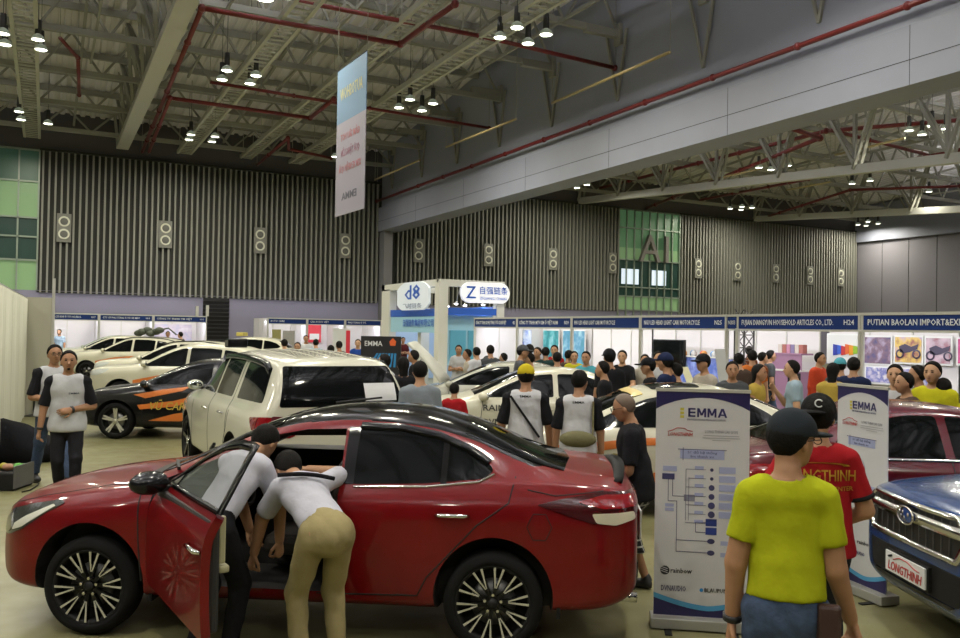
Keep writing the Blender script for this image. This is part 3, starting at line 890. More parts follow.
def wheel(parent, x, sy, R, y, style, seg=48):
    """wheel > tyre, rim, spokes"""
    w = .21; r = R * .745
    root = MB()
    root.use(TYRE, True).lathe([(r, -w / 2 + .01), (R - .05, -w / 2), (R - .015, -w / 2 + .02), (R, -w / 2 + .05), (R, w / 2 - .05), (R - .015, w / 2 - .02), (R - .05, w / 2), (r + .005, w / 2 - .008), (r, w / 2 - .02)], seg, axis='y')
    t = root.build('wheel', None, parent, fix=True)
    t.location = (x, y, R); 
    if sy < 0: t.rotation_euler = (0, 0, pi)
    o = w / 2
    b = MB().use(BLACKP if style != 'silver' else SILV, True)
    b.lathe([(r + .001, -o + .02), (r - .012, -o + .05), (r - .02, o - .03), (r + .001, o - .008), (r + .004, o - .012)], seg, axis='y')
    b.use(WELL, True).lathe([(0.02, o - .10), (r - .015, o - .10)], seg, axis='y')
    b.use(mat('brake_disc', (.25, .25, .25), .4, metal=.8), True).lathe([(.05, o - .075), (r * .62, o - .075), (r * .62, o - .09)], 24, axis='y')
    b.build('rim', None, t)
    k = MB().use(SILV if style in ('multi', 'star', 'silver') else GLOSSB)
    def bar(a0, r0, a1, r1, w0, w1, y0, y1, th=.012):
        p = Vector((r0 * cos(a0), y0, r0 * sin(a0))); q = Vector((r1 * cos(a1), y1, r1 * sin(a1)))
        d = (q - p).normalized(); s_ = d.cross(Vector((0, 1, 0))).normalized()
        vs = []
        for c, ww in ((p, w0), (q, w1)):
            for sx, dy in ((-1, 0), (1, 0), (1, -th), (-1, -th)): vs.append(c + s_ * sx * ww / 2 + Vector((0, dy, 0)))
        k.add(vs, [(0, 1, 5, 4), (1, 2, 6, 5), (2, 3, 7, 6), (3, 0, 4, 7), (0, 3, 2, 1), (4, 5, 6, 7)], False)
    ph = .3
    if style == 'multi':
        for i in range(10):
            a = 2 * pi * i / 10 + pi / 2 + .17
            k.use(SILV); 
            for q in (-1, 1): bar(a + q * .04, .10, a + q * .125, r - .008, .006, .015, o - .022, o - .012)
            k.use(GLOSSB)
            for q in (-1, 1): bar(a + q * .04, .05, a + q * .125, r - .012, .014, .018, o - .030, o - .0145, .03)
            bar(a, .03, a, .12, .03, .02, o - .034, o - .026, .03)
    elif style == 'star':
        for i in range(5):
            a = 2 * pi * i / 5 + pi / 2
            for q in (-1, 1): bar(a + q * .12, .03, a + q * .11, r - .01, .034, .026, o - .035, o - .012, .03)
    else:
        for i in range(5 if style == 'dark' else 10):
            a = 2 * pi * i / (5 if style == 'dark' else 10) + .3
            bar(a, .03, a, r - .01, .05, .06 if style == 'dark' else .03, o - .035, o - .012, .03)
    k.build('spokes', None, t)
    h = MB().use(BLACKP if style == 'multi' else SILV, True).lathe([(0, o - .015), (.03, o - .016), (.034, o - .03)], 20, axis='y')
    h.use(CHROME)
    for i in range(5): 
        a = 2 * pi * i / 5 + pi / 2
        h.cyl((.055 * cos(a), o - .028, .055 * sin(a)), .010, .02, 8, (0, 1, 0))
    h.build('hub', None, t)
    return t
def mirror_mesh(paint, sy, x, y, z, parent, sc=1.0):
    n = 14; b = MB().use(paint, True)
    M = Matrix.Rotation(.25 * sy, 3, 'Z')
    b.ell((x + .02, y + sy * .13 * sc, z + .03), (.075 * sc, .115 * sc, .07 * sc), 16, 10, M)
    b.use(BLACKP).beam((x + .03, y - sy * .03, z - .03), (x + .03, y + sy * .08, z - .01), .06, .03)
    m = b.build('side_mirror', None, parent)
    g = MB().use(mat('mirror_glass', (.5, .55, .55), .03, metal=1)).ell((x - .035, y + sy * .13 * sc, z + .03), (.02, .095 * sc, .055 * sc), 14, 8, M)
    g.build('mirror_glass', None, m)
    return m
SHELLS = {}
def shell(kind, levels=3):
    k = (kind, levels)
    if k not in SHELLS: SHELLS[k] = Shell({'sedan': SEDAN, 'suv': SUV, 'cross': CROSS}[kind], levels)
    return SHELLS[k]
# side glass outlines (x, z) per kind: front window, rear window(s); windscreen and rear screen from the top (x, y)
WINS = {
 'sedan': dict(side=[[(.84, .985), (.74, 1.04), (.42, 1.19), (.12, 1.30), (-.10, 1.345), (-.32, 1.36), (-.32, 1.00)],
                     [(-.40, 1.00), (-.40, 1.36), (-.65, 1.362), (-.92, 1.315), (-1.12, 1.245), (-1.27, 1.165), (-1.34, 1.10), (-1.27, 1.055), (-.9, 1.02)]],
               ws=[(.95, -.60), (.98, 0), (.95, .60), (.16, .50), (.20, 0), (.16, -.50)], rs=[(-1.12, -.50), (-1.12, .50), (-1.80, .54), (-1.85, 0), (-1.80, -.54)]),
 'cross': dict(side=[[(.82, 1.055), (.45, 1.26), (.10, 1.42), (-.10, 1.485), (-.24, 1.50), (-.24, 1.07)],
                     [(-.32, 1.075), (-.32, 1.51), (-.8, 1.505), (-1.08, 1.48), (-1.08, 1.10)],
                     [(-1.14, 1.105), (-1.14, 1.475), (-1.4, 1.44), (-1.66, 1.36), (-1.86, 1.22), (-1.8, 1.16), (-1.5, 1.13)]],
               ws=[(.93, -.60), (.97, 0), (.93, .60), (.06, .50), (.10, 0), (.06, -.50)], rs=None, rb=[(-.55, 1.17), (.55, 1.17), (.47, 1.46), (-.47, 1.46)]),
 'suv': dict(side=[[(.92, 1.19), (.62, 1.36), (.30, 1.56), (.10, 1.63), (-.10, 1.65), (-.10, 1.18)],
                   [(-.20, 1.19), (-.20, 1.655), (-.6, 1.66), (-1.02, 1.655), (-1.02, 1.20)],
                   [(-1.28, 1.205), (-1.22, 1.63), (-1.7, 1.63), (-2.12, 1.60), (-2.25, 1.30), (-2.27, 1.22)]],
             ws=[(1.10, -.66), (1.14, 0), (1.10, .66), (.24, .58), (.28, 0), (.24, -.58)], rs=None, rb=[(-.72, 1.19), (.72, 1.19), (.62, 1.62), (-.62, 1.62)])}
def text_on(s, body, size, way, c, m, parent, width=None, name='lettering', off=.006, ang=0, bold=0.0, shear=0.0):
    """writing laid on the car skin; c = centre in the view plane"""
    me = text_mesh(body, size, depth=.002, width=width, bold=bold, shear=shear)
    sx = {'L': -1, 'R': 1, 'F': 1, 'B': -1}[way]
    bm = bmesh.new(); bm.from_mesh(me)
    bmesh.ops.triangulate(bm, faces=bm.faces)
    for v in bm.verts:
        u, w = v.co.x * cos(ang) - v.co.y * sin(ang), v.co.x * sin(ang) + v.co.y * cos(ang)
        l, n = s.cast(c[0] + sx * u, c[1] + w, way)
        if l is not None: v.co = l + n * (off + (v.co.z + .001))
    bmesh.ops.recalc_face_normals(bm, faces=bm.faces)
    bm.to_mesh(me); bm.free(); me.materials.clear(); me.materials.append(m)
    return link(name, me, parent)
def make_car(kind, paint, label, loc, rz, style='silver', levels=3, cutters=(), dark=None, roof=None, wins=('L', 'R'), skip=(), seams=True, group=None,
             roof_rails=False, lamps=True, cladding=False, mirror=None, cat='car', glass=None, wheel_seg=32, handle=None, name='car', black_b=True):
    s = shell(kind, levels); sp = s.spec; w = WINS[kind]
    root = empty(name, loc, rz, label, cat, group)
    FOOT.append(((loc[0], loc[1]), rz, sp['L'] / 2, .92))
    me = s.body(cutters, dark or WELL, paint, roof=roof)
    link('body', me, root)
    G = glass or GLASSB
    for way in wins:
        for i, p in enumerate(w['side']):
            if (way, i) in skip: continue
            s.add('side_window', smooth_poly(p, 1), way, G, root, off=.004, grid=.05)
        if seams:
            b = w['side'][1]
            xf = w['side'][0][0][0]
            s.ribbon([(xf - .02, .95 if kind == 'sedan' else 1.02), (xf + .02, .62), (xf + .02, .32)] , way, .009, 'door_gap', SEAM, root) if (way, 0) not in skip else None
            xm = (w['side'][0][-1][0] + w['side'][1][0][0]) / 2
            s.ribbon([(xm, w['side'][0][-1][1]), (xm, .30)], way, .009, 'door_gap', SEAM, root) if (way, 0) not in skip else None
            xr = -sp['wb'] / 2
            zt = w['side'][1][-2][1] if kind == 'sedan' else 1.06
            if kind == 'sedan': pl = [(-1.48, 1.07), (-1.44, .92), (-1.24, .78), (-.92, .44), (-.86, .32), (-.2, .31)]
            else: pl = [(xr + .22, 1.06), (xr + .26, .84), (xr + .42, .60), (xr + .50, .34), (0, .33)]
            s.ribbon(pl, way, .009, 'door_gap', SEAM, root)
        for xh, z in (((-.18, .80), (-1.08, .835)) if kind == 'sedan' else ((.0, .92), (-.90, .95)) if kind == 'cross' else ((.05, .98), (-.88, 1.0))):
            if (way, 0) in skip and xh > -.5: continue
            l, n = s.cast(xh, z, way)
            if l is not None:
                MB().use(handle or paint, True).tube([l + n * .005 + V3(.11, 0, 0), l + n * .028 + V3(.08, 0, 0), l + n * .030 + V3(-.08, 0, 0), l + n * .005 + V3(-.11, 0, 0)], [.010, .013, .013, .010], 8).build('door_handle', None, root)
    if 'ws' not in skip: s.add('windscreen', w['ws'], 'T', G, root, off=.004, grid=.07)
    if w['rs']: s.add('rear_screen', w['rs'], 'T', G, root, off=.004, grid=.07)
    elif 'rb' in w: s.add('rear_screen', smooth_poly(w['rb'], 1), 'B', G, root, off=.004, grid=.07)
    if cladding:
        for way in ('L', 'R'):
            xw = sp['wb'] / 2
            s.add('sill_cladding', [(xw - sp['arch'], .24), (xw - sp['arch'], .40), (-xw + sp['arch'], .40), (-xw + sp['arch'], .24)], way, BLACKP, root, off=.012)
            for cx in (xw, -xw):
                a = [(cx + (sp['arch'] + .002) * cos(t), sp['tyre'] + (sp['arch'] + .002) * sin(t)) for t in np.linspace(.0, pi, 18)]
                b = [(cx + (sp['arch'] + .055) * cos(t), sp['tyre'] + (sp['arch'] + .055) * sin(t)) for t in np.linspace(pi, .0, 18)]
                s.add('arch_trim', a + b, way, BLACKP, root, off=.012, grid=.12)
    if lamps and kind != 'sedan_red':
        for q, way in ((1, 'L'), (-1, 'R')):
            if kind == 'sedan': s.add('headlamp', smooth_poly([(2.20, .60), (2.21, .70), (1.98, .76), (1.72, .80), (1.80, .72), (2.0, .63)], 1), way, LAMP_CLR, root, grid=.04)
            elif kind == 'cross': s.add('headlamp', smooth_poly([(2.10, .80), (2.12, .91), (1.90, .96), (1.62, .98), (1.70, .90), (1.9, .82)], 1), way, LAMP_CLR, root, grid=.04)
            else: s.add('headlamp', smooth_poly([(2.28, .84), (2.28, .97), (2.0, 1.02), (1.85, .98), (2.0, .88)], 1), way, LAMP_CLR, root, grid=.04)
            rl = {'sedan': [(-1.72, .90), (-1.95, .95), (-2.22, .93), (-2.26, .80), (-2.05, .78)], 'cross': [(-1.85, .98), (-2.15, 1.05), (-2.18, .88), (-1.95, .90)],
                  'suv': [(-2.22, 1.08), (-2.50, 1.12), (-2.54, .90), (-2.34, .92)]}[kind]
            s.add('tail_lamp', smooth_poly(rl, 1), way, LAMP_RED, root, grid=.04, off=.006)
    xm, zm = {'sedan': (.80, .97), 'cross': (.72, 1.08), 'suv': (.80, 1.20)}[kind]
    for q in (1, -1):
        if (('L' if q > 0 else 'R'), 'mirror') in skip: continue
        l, n = s.cast(xm, zm, 'L' if q > 0 else 'R')
        mirror_mesh(mirror or paint, q, xm, l.y, zm, root)
    for sx in (1, -1):
        for sy in (1, -1):
            wheel(root, sx * sp['wb'] / 2, sy, sp['tyre'], sy * (sp['tw'] - .02 if kind != 'suv' else .86), style, wheel_seg)
    if roof_rails:
        z = {'cross': 1.60, 'suv': 1.755, 'sedan': 1.42}[kind]
        for q in (1, -1):
            yy = q * .60; pts = []
            for x in np.linspace(.1, -1.7, 9):
                l, n = s.cast(x, yy * (.95 if kind != 'suv' else 1.05), 'T'); pts.append(l + V3(0, 0, .045))
            pts = [pts[0] - V3(-.08, 0, .05)] + pts + [pts[-1] - V3(.10, 0, .05)]
            MB().use(BLACKP, True).tube(pts, .017, 8).build('roof_rail', None, root)
    return root, s
# ---------------------------------------------------------------- the hall shell (world axes: Y runs down the hall to the fluted end wall, X to the second hall)
def noise_color(m, scale, c1, c2, detail=5, rough=None):
    nt = m.node_tree; b = nt.nodes['Principled BSDF']
    tc = nt.nodes.new('ShaderNodeTexCoord'); n = nt.nodes.new('ShaderNodeTexNoise'); n.inputs['Scale'].default_value = scale; n.inputs['Detail'].default_value = detail
    r = nt.nodes.new('ShaderNodeValToRGB'); r.color_ramp.elements[0].color = tuple(c1) + (1,); r.color_ramp.elements[1].color = tuple(c2) + (1,)
    r.color_ramp.elements[0].position = .35; r.color_ramp.elements[1].position = .68
    nt.links.new(tc.outputs['Object'], n.inputs['Vector']); nt.links.new(n.outputs['Fac'], r.inputs['Fac']); nt.links.new(r.outputs['Color'], b.inputs['Base Color'])
    return n, r
M_FLOOR = mat('polished_concrete', (.26, .25, .17), .32, spec=.35)
n_, r_ = noise_color(M_FLOOR, 1.1, (.165, .155, .072), (.25, .238, .118), 8)
nt = M_FLOOR.node_tree
n2 = nt.nodes.new('ShaderNodeTexNoise'); n2.inputs['Scale'].default_value = 5; n2.inputs['Detail'].default_value = 8
mr = nt.nodes.new('ShaderNodeMapRange'); mr.inputs['To Min'].default_value = .22; mr.inputs['To Max'].default_value = .5
nt.links.new(n_.inputs['Vector'].links[0].from_socket, n2.inputs['Vector'])
nt.links.new(n2.outputs['Fac'], mr.inputs['Value']); nt.links.new(mr.outputs['Result'], nt.nodes['Principled BSDF'].inputs['Roughness'])
M_WALL = mat('wall_paint', (.20, .20, .21), .8, noise=.05, nscale=.6)
M_WALLLOW = mat('wall_low_paint', (.26, .25, .35), .75, noise=.05, nscale=.5)
M_DARKW = mat('dark_wall', (.10, .095, .10), .85)
M_GROOVE = mat('groove', (.035, .036, .032), .8)
M_FIN = mat('fin', (.26, .26, .23), .5)
M_BEAM = mat('beam_panel', (.27, .285, .36), .55, noise=.07, nscale=.35)
M_UPW = mat('upper_wall_panel', (.33, .35, .43), .7, noise=.06, nscale=.3)
M_STEEL = mat('truss_paint', (.33, .33, .285), .55)
M_STEELW = mat('girder_paint', (.56, .56, .52), .5)
M_DECK = mat('roof_deck', (.78, .76, .76), .6)
M_PIPE = mat('sprinkler_red', (.16, .012, .012), .4)
M_TRAY = mat('cable_tray', (.5, .5, .43), .5)
M_MULL = mat('mullion', (.30, .36, .30), .4, metal=.4)
def lit(name, c, e): return mat(name, c, .3, emit=c, es=e)
RZ, YW, XD, XR, XL, YF = 14.2, 45.0, 16.75, 56.0, -24.0, -24.0
ST = structure
def mbox(name, m, a, b, parent=None):
    return MB().use(m).box2(a, b).build(name, None, parent)
ST(mbox('floor', M_FLOOR, (XL, YF, -.2), (XR, YW, 0)))
ceil = MB().use(M_DECK)
# corrugated roof deck: ridges run along Y
p = []; x = XL
while x < XR:
    p += [(x, RZ), (x + .16, RZ), (x + .22, RZ - .09), (x + .38, RZ - .09), (x + .44, RZ)]; x += .44
n = len(p)
def ZR(y): return RZ if y < 27 else RZ - (y - 27) * .115
YS = [YF, 27, YW]
vs = [(a, y, z - RZ + ZR(y)) for y in YS for a, z in p]
ceil.add(vs, [(k * n + i, k * n + i + 1, (k + 1) * n + i + 1, (k + 1) * n + i) for k in (0, 1) for i in range(n - 1)], False)
ceil.box2((XL, YF, RZ + .1), (XR, YW, RZ + .3))
ST(ceil.build('ceiling'))
# end wall: flat low part, dark upper part, fluted cladding between
wb = MB().use(M_WALLLOW).box2((XL, YW, 0), (XR, YW + .4, 3.6)).use(M_DARKW).box2((XL, YW, 10.2), (XR, YW + .4, RZ + .2))
for a, b in ((-.4, 33.15), (38.3, XR)): wb.use(M_GROOVE).box2((a, YW, 3.6), (b, YW + .4, 10.2))
ST(wb.build('wall_back'))
def fins(a, b, name):
    m = MB().use(M_FIN); x = a + .1; pitch = .27
    while x < b - .05:
        m.box2((x, YW - .16, 3.5), (x + .085, YW, 10.25)); x += pitch
    m.use(M_GROOVE).box2((a, YW - .05, 3.5), (b, YW, 3.58)).box2((a, YW - .18, 10.2), (b, YW, 10.3))
    return ST(m.build(name))
fins(-.4, 16.6, 'trim_1'); fins(17.6, 33.15, 'trim_2'); fins(38.3, 55.9, 'trim_3')
M_LOUV = mat('louvre_black', (.02, .02, .022), .5)
dl = MB().use(M_LOUV)
for k in range(17): dl.box((7.8, YW - .06, .1 + k * .2), (1.3, .1, .13), M=Matrix.Rotation(.5, 3, 'X'))
dl.box2((7.15, YW - .03, 0), (8.45, YW, 3.5))
ST(dl.build('door_1'))
# tall glazed bays with offices behind, lit green
GR = [lit('glow_green_dim', (.05, .12, .08), .16), lit('glow_green', (.11, .24, .12), .28), lit('glow_green_bright', (.20, .33, .16), .36), lit('glow_dark_room', (.015, .045, .035), .18)]
def glazed(name, x0, x1, bands, nx, zs, extra=()):
    g = MB()
    for a, b, k in bands: g.use(GR[k]).box2((x0, YW + .02, a), (x1, YW + .3, b))
    for a, b, c, d in extra: g.use(lit('office_light', (.65, .75, .85), .9)).box2((a, YW - .0, c), (b, YW + .1, d))
    g.use(M_MULL)
    for i in range(nx + 1):
        x = x0 + (x1 - x0) * i / nx; g.box2((x - .035, YW - .1, bands[0][0]), (x + .035, YW + .02, bands[-1][1]))
    for z in zs: g.box2((x0, YW - .1, z - .04), (x1, YW + .02, z + .04))
    return ST(g.build(name))
glazed('window_1', -8.0, -.42, [(3.6, 5.0, 2), (5.0, 7.0, 3), (7.0, 8.7, 2), (8.7, 10.2, 0)], 9, (5.0, 6.1, 7.0, 8.7, 10.2))
glazed('window_2', 33.2, 38.28, [(2.9, 4.5, 2), (4.5, 6.9, 3), (6.9, 7.7, 2), (7.7, 10.2, 1)], 8, (3.6, 4.5, 5.1, 6.9, 9.0, 10.2), ((33.5, 34.9, 5.3, 6.3), (36.0, 37.2, 5.3, 6.3)))
ML = mat('letter_grey', (.22, .20, .19), .6)
for ch, px in (('A', 35.6), ('1', 37.0)):
    t = text('hall_letter' if ch == 'A' else 'hall_number', ch, 2.6, ML, frame_M((px, YW - .22, 7.6), (1, 0, 0)), depth=.25)
    tag(t, 'tall grey letter A mounted on the green glazed bay' if ch == 'A' else 'tall grey numeral 1 mounted on the green glazed bay', 'sign', 'hall sign characters')
# the other walls
ST(mbox('wall_left', M_WALL, (XL - .4, YF, 0), (XL, YW, RZ + .2)))
ST(mbox('wall_front', M_WALL, (XL, YF - .4, 0), (XR, YF, RZ + .2)))
wr = MB().use(mat('right_wall_panel', (.20, .19, .22), .7)).box2((XR, YF, 0), (XR + .4, YW, RZ + .2))
wr.use(M_BEAM).box2((XR - .3, YF, 9.4), (XR, YW, 12.2))
for k in range(20): wr.use(M_GROOVE).box2((XR - .02, YW - 2.2 * k - .03, 0), (XR, YW - 2.2 * k, 9.4))
ST(wr.build('wall_right'))
# wall above the wide opening into the second hall
wd = MB().use(M_UPW).box2((XD, YF, 8.9), (XD + .5, YW, RZ + .2)).use(M_BEAM).box2((XD - .22, YF, 7.54), (XD + .85, YW, 8.85))
wd.use(M_GROOVE).box2((XD - .225, YF, 8.08), (XD - .2, YW, 8.095))
for k in range(12): wd.box2((XD - .224, YW - 5.5 * k, 7.54), (XD - .2, YW - 5.5 * k + .012, 8.85))
wd.use(M_WALL).box2((XD - .1, YW - .8, 0), (XD + .4, YW, 7.6))
ST(wd.build('wall_divider'))
# ---------------------------------------------------------------- roof steel
def truss(x0, x1, Y, zb=12.0, zt=13.9):
    m = MB().use(M_STEEL)
    m.beam((x0, Y, zb), (x1, Y, zb), .16, .20); m.beam((x0, Y, zt), (x1, Y, zt), .14, .16)
    n = int((x1 - x0) / 2.1); s = (x1 - x0) / n
    for i in range(n):
        a = x0 + i * s
        m.beam((a, Y, zb), (a + s / 2, Y, zt), .08, .08); m.beam((a + s / 2, Y, zt), (a + s, Y, zb), .08, .08)
    return tag(m.build('roof_truss'), 'grey green steel lattice truss carrying the corrugated roof', 'truss', 'parallel roof trusses')
TY = [45 - 1.7 - 4.1 * k for k in range(14)]
for Y in TY:
    dz = RZ - ZR(Y)
    truss(XL, 16.7, Y, 12.0 - dz * .55, 13.9 - dz)
    if Y > 2: truss(17.3, XR, Y, 11.4 - dz * .3, 13.7 - dz)
    tag(MB().use(M_STEEL).beam((XL, Y - 2.05, ZR(Y - 2.05) - .25), (16.7, Y - 2.05, ZR(Y - 2.05) - .25), .14, .24).build('roof_beam'), 'plain grey steel beam under the roof sheets between two trusses', 'beam', 'plain roof beams')
# purlins (thin steel under the deck), one object
for X0 in (-22, -17, -12, -8, -4.4, 1, 4.5, 8, 10.5, 14, 22, 27, 36, 40, 50):
    pu = MB().use(M_STEEL).beam((X0, YF, 13.2), (X0, 27, 13.2), .10, .12).beam((X0, 27, 13.2), (X0, YW, 11.6), .10, .12).beam((X0 + .3, YF, 11.9 if X0 < 17 else 11.3), (X0 + .3, 35, 11.9 if X0 < 17 else 11.3), .07, .10)
    for i in range(16):
        a = YW - i * 4.1 - 1.7
        if a > 32: continue
        pu.beam((X0, a, 13.2), (X0 + .3, a - 2.05, 11.9 if X0 < 17 else 11.3), .06, .06); pu.beam((X0 + .3, a - 2.05, 11.9 if X0 < 17 else 11.3), (X0, a - 4.1, 13.2), .06, .06)
    tag(pu.build('roof_purlin'), 'thin braced steel purlin running the length of the roof', 'beam', 'long braced roof purlins')
def girder(X, pts, label, w=.5, h=.28, web=True, top=13.6):
    m = MB().use(M_STEELW)
    (y0, z0), (y1, z1) = pts
    m.beam((X, y0, z0), (X, y1, z1), w, h)
    m.use(M_STEEL).beam((X - .7, y0, top), (X - .7, y1, top), .25, .25)
    if web:
        y = y1; k = 0
        while y > y0 + 2:
            z = z0 + (z1 - z0) * (y - y0) / (y1 - y0)
            for s in (-.2, .2):
                m.beam((X + s, y, z), (X - .7, y - 2.05, top), .12, .12); m.beam((X - .7, y - 2.05, top), (X + s, y - 4.1, z), .12, .12)
            m.beam((X - .1, y, z), (X - .1, y, top), .14, .14)
            y -= 4.1; k += 1
    return tag(m.build('roof_girder'), label, 'girder')
girder(3.15, ((-20, 10.75), (44.7, 10.75)), 'pale box girder with steel webs left of the red pipe loop', .55)
girder(30, ((2, 7.62), (44.7, 10.4)), 'nearer pale sloping girder in the second hall roof', .35, .38, top=13.4)
girder(45, ((10, 7.8), (44.7, 10.4)), 'farther pale sloping girder in the second hall roof', .35, .38, top=13.4)
def tray(X, z, y0, y1, label, w=.62):
    m = MB().use(M_TRAY)
    for s in (-w / 2, w / 2): m.beam((X + s, y0, z), (X + s, y1, z), .11, .18)
    y = y0
    while y < y1: m.beam((X - w / 2, y, z - .04), (X + w / 2, y, z - .04), .09, .04); y += .4
    y = y0 + 1
    while y < y1:
        for s in (-w / 2, w / 2): m.beam((X + s, y, z), (X + s, y, 12), .025, .025)
        y += 4.1
    return tag(m.build('cable_tray'), label, 'cable tray')
tray(-.75, 10.8, -6, 44.8, 'ladder cable tray above the leftmost lamp pairs')
tray(6.05, 10.8, -6, 44.8, 'ladder cable tray right of the pale box girder')
tray(9.1, 10.9, -6, 44.8, 'ladder cable tray midway across the roof, ending near the wall', .5)
tray(11.7, 10.9, -6, 44.8, 'ladder cable tray nearest the dividing wall', .6)
# braces down the dividing wall
for Y in TY:
    if Y < 5: continue
    m = MB().use(M_STEEL)
    for s in (-.55, .55): m.beam((XD - .12, Y + s, 12.0), (XD - .05, Y, 9.75), .08, .08)
    m.beam((XD - 1.4, Y, 11.95), (XD, Y, 11.95), .22, .26).box((XD - .06, Y, 11.95), (.12, .35, .7))
    tag(m.build('wall_brace'), 'grey V-shaped steel brace against the dividing wall', 'brace', 'V braces along the dividing wall')
# red sprinkler pipes
def pipe(pts, label, r=.065, m=M_PIPE, name='sprinkler_pipe', joints=True):
    b = MB().use(m, True)
    for a, c in zip(pts, pts[1:]):
        b.tube([a, c], r, 8)
        if joints:
            b.ell(c, (r * 1.5,) * 3, 8, 6)
            L = (Vector(c) - Vector(a)).length
            for k in range(1, int(L / 3)): b.ell(Vector(a).lerp(Vector(c), k * 3 / L), (r * 1.45,) * 3, 8, 6)
    b.use(M_STEEL)
    for c in pts: b.tube([c, (c[0], c[1], ZR(c[1]) - .1)], .012, 5)
    return tag(b.build(name), label, 'pipe')
pipe([(XD - .32, -15, 9.24), (XD - .32, 44.9, 9.24)], 'long red sprinkler pipe fixed along the dividing wall above the beam', .07)
def PZ(l, z):
    o = []
    for x, y in l:
        p = on_z(x, y, z)
        if p.y > YW - .35: p = on_y(x, y, YW - .35)
        o.append(tuple(p))
    return o
pipe(PZ([(142, 152), (202, 8), (400, 44), (455, 4)], 10.6), 'red pipe loop turning above the box girder', .075)
pipe(PZ([(149, 152), (170, 98), (310, 118), (334, 99)], 10.4), 'lower red pipe loop inside the main one, left of the hanging banner', .075)
pipe(PZ([(210, 82), (489, 128)], 10.5), 'red branch pipe running behind the hanging banner', .06)
pipe(PZ([(257, 165), (288, 138), (289, 149), (331, 158)], 10.5), 'short stepped red pipe near the top of the fluted wall', .07)
pipe(PZ([(292, 0), (480, 36), (615, 68)], 10.9), 'upper red pipe crossing to the dividing wall', .07)
pipe(PZ([(60, 38), (78, 58), (79, 95)], 11.2), 'short dark red pipe in the left roof bay', .06)
pipe([tuple(on_z(640, 211, 10.4)), tuple(on_z(820, 138, 10.4)), tuple(on_z(784, 126, 10.4))], 'red pipe with orange elbow in the second hall', .10)
pipe(PZ([(600, 188), (826, 131), (960, 120)], 11.0), 'nearest long red pipe in the second hall roof', .09)
pipe(PZ([(700, 200), (960, 150)], 10.9), 'red pipe just over the nearer sloping girder', .08)
pipe(PZ([(760, 219), (850, 190), (960, 186)], 10.6), 'red pipe below the nearer sloping girder', .08)
pipe(PZ([(830, 130), (932, 156)], 10.9), 'short diagonal red pipe above the nearer girder', .08)
M_BAR = mat('hanging_bar', (.42, .34, .16), .4)
for l, lab in (([(552, 103), (670, 52)], 'longest pale rigging bar hung in front of the dividing wall'), ([(446, 147), (516, 119)], 'middle pale rigging bar hung in front of the dividing wall'),
               ([(375, 180), (420, 160)], 'shortest pale rigging bar beside the hanging banner')):
    a, b = PZ(l, 9.8)
    bar = tag(MB().use(M_BAR, True).tube([a, b], .045, 8).use(M_STEEL).tube([a, (a[0], a[1], ZR(a[1]) - .03)], .012, 5).tube([b, (b[0], b[1], ZR(b[1]) - .03)], .012, 5).build('rigging_bar'), lab, 'bar')
for l, lab in (([(835, 155), (905, 138)], 'pale rigging bar above the nearer sloping girder'), ([(690, 184), (760, 169)], 'pale rigging bar left in the second hall roof'), ([(787, 190), (830, 182)], 'small pale rigging bar under the nearer sloping girder')):
    a, b = PZ(l, 10.0)
    tag(MB().use(M_BAR, True).tube([a, b], .05, 8).use(M_STEEL).tube([a, (a[0], a[1], ZR(a[1]) - .03)], .012, 5).tube([b, (b[0], b[1], ZR(b[1]) - .03)], .012, 5).build('rigging_bar'), lab, 'bar')
# wall loudspeakers: a grey panel with two round drivers
def wall_speaker(x, label):
    r = empty('wall_speaker', (x, YW - .17, 6.6), 0, label, 'speaker', 'round twin speakers on the fluted wall')
    MB().use(mat('speaker_panel', (.20, .20, .18), .6)).box((0, -.05, 0), (.62, .1, 1.35)).build('panel', None, r)
    for z in (.3, -.3):
        q = MB().use(mat('speaker_ring', (.62, .62, .52), .4), True).lathe([(.17, -.10), (.24, -.14), (.25, -.10)], 20, (0, 0, z), 'y').build('speaker_ring', None, r)
        MB().use(mat('speaker_cone', (.12, .12, .11), .6), True).lathe([(0, -.13), (.07, -.12), (.17, -.10)], 20, (0, 0, z), 'y').build('speaker_cone', None, q)
for x in (.68, 5.24, 9.93, 14.59, 18.96, 23.5, 28.05, 32.6, 39.8, 43.4, 47.1, 50.6, 53.9):
    wall_speaker(x, 'grey wall panel with two round white-rimmed speakers')
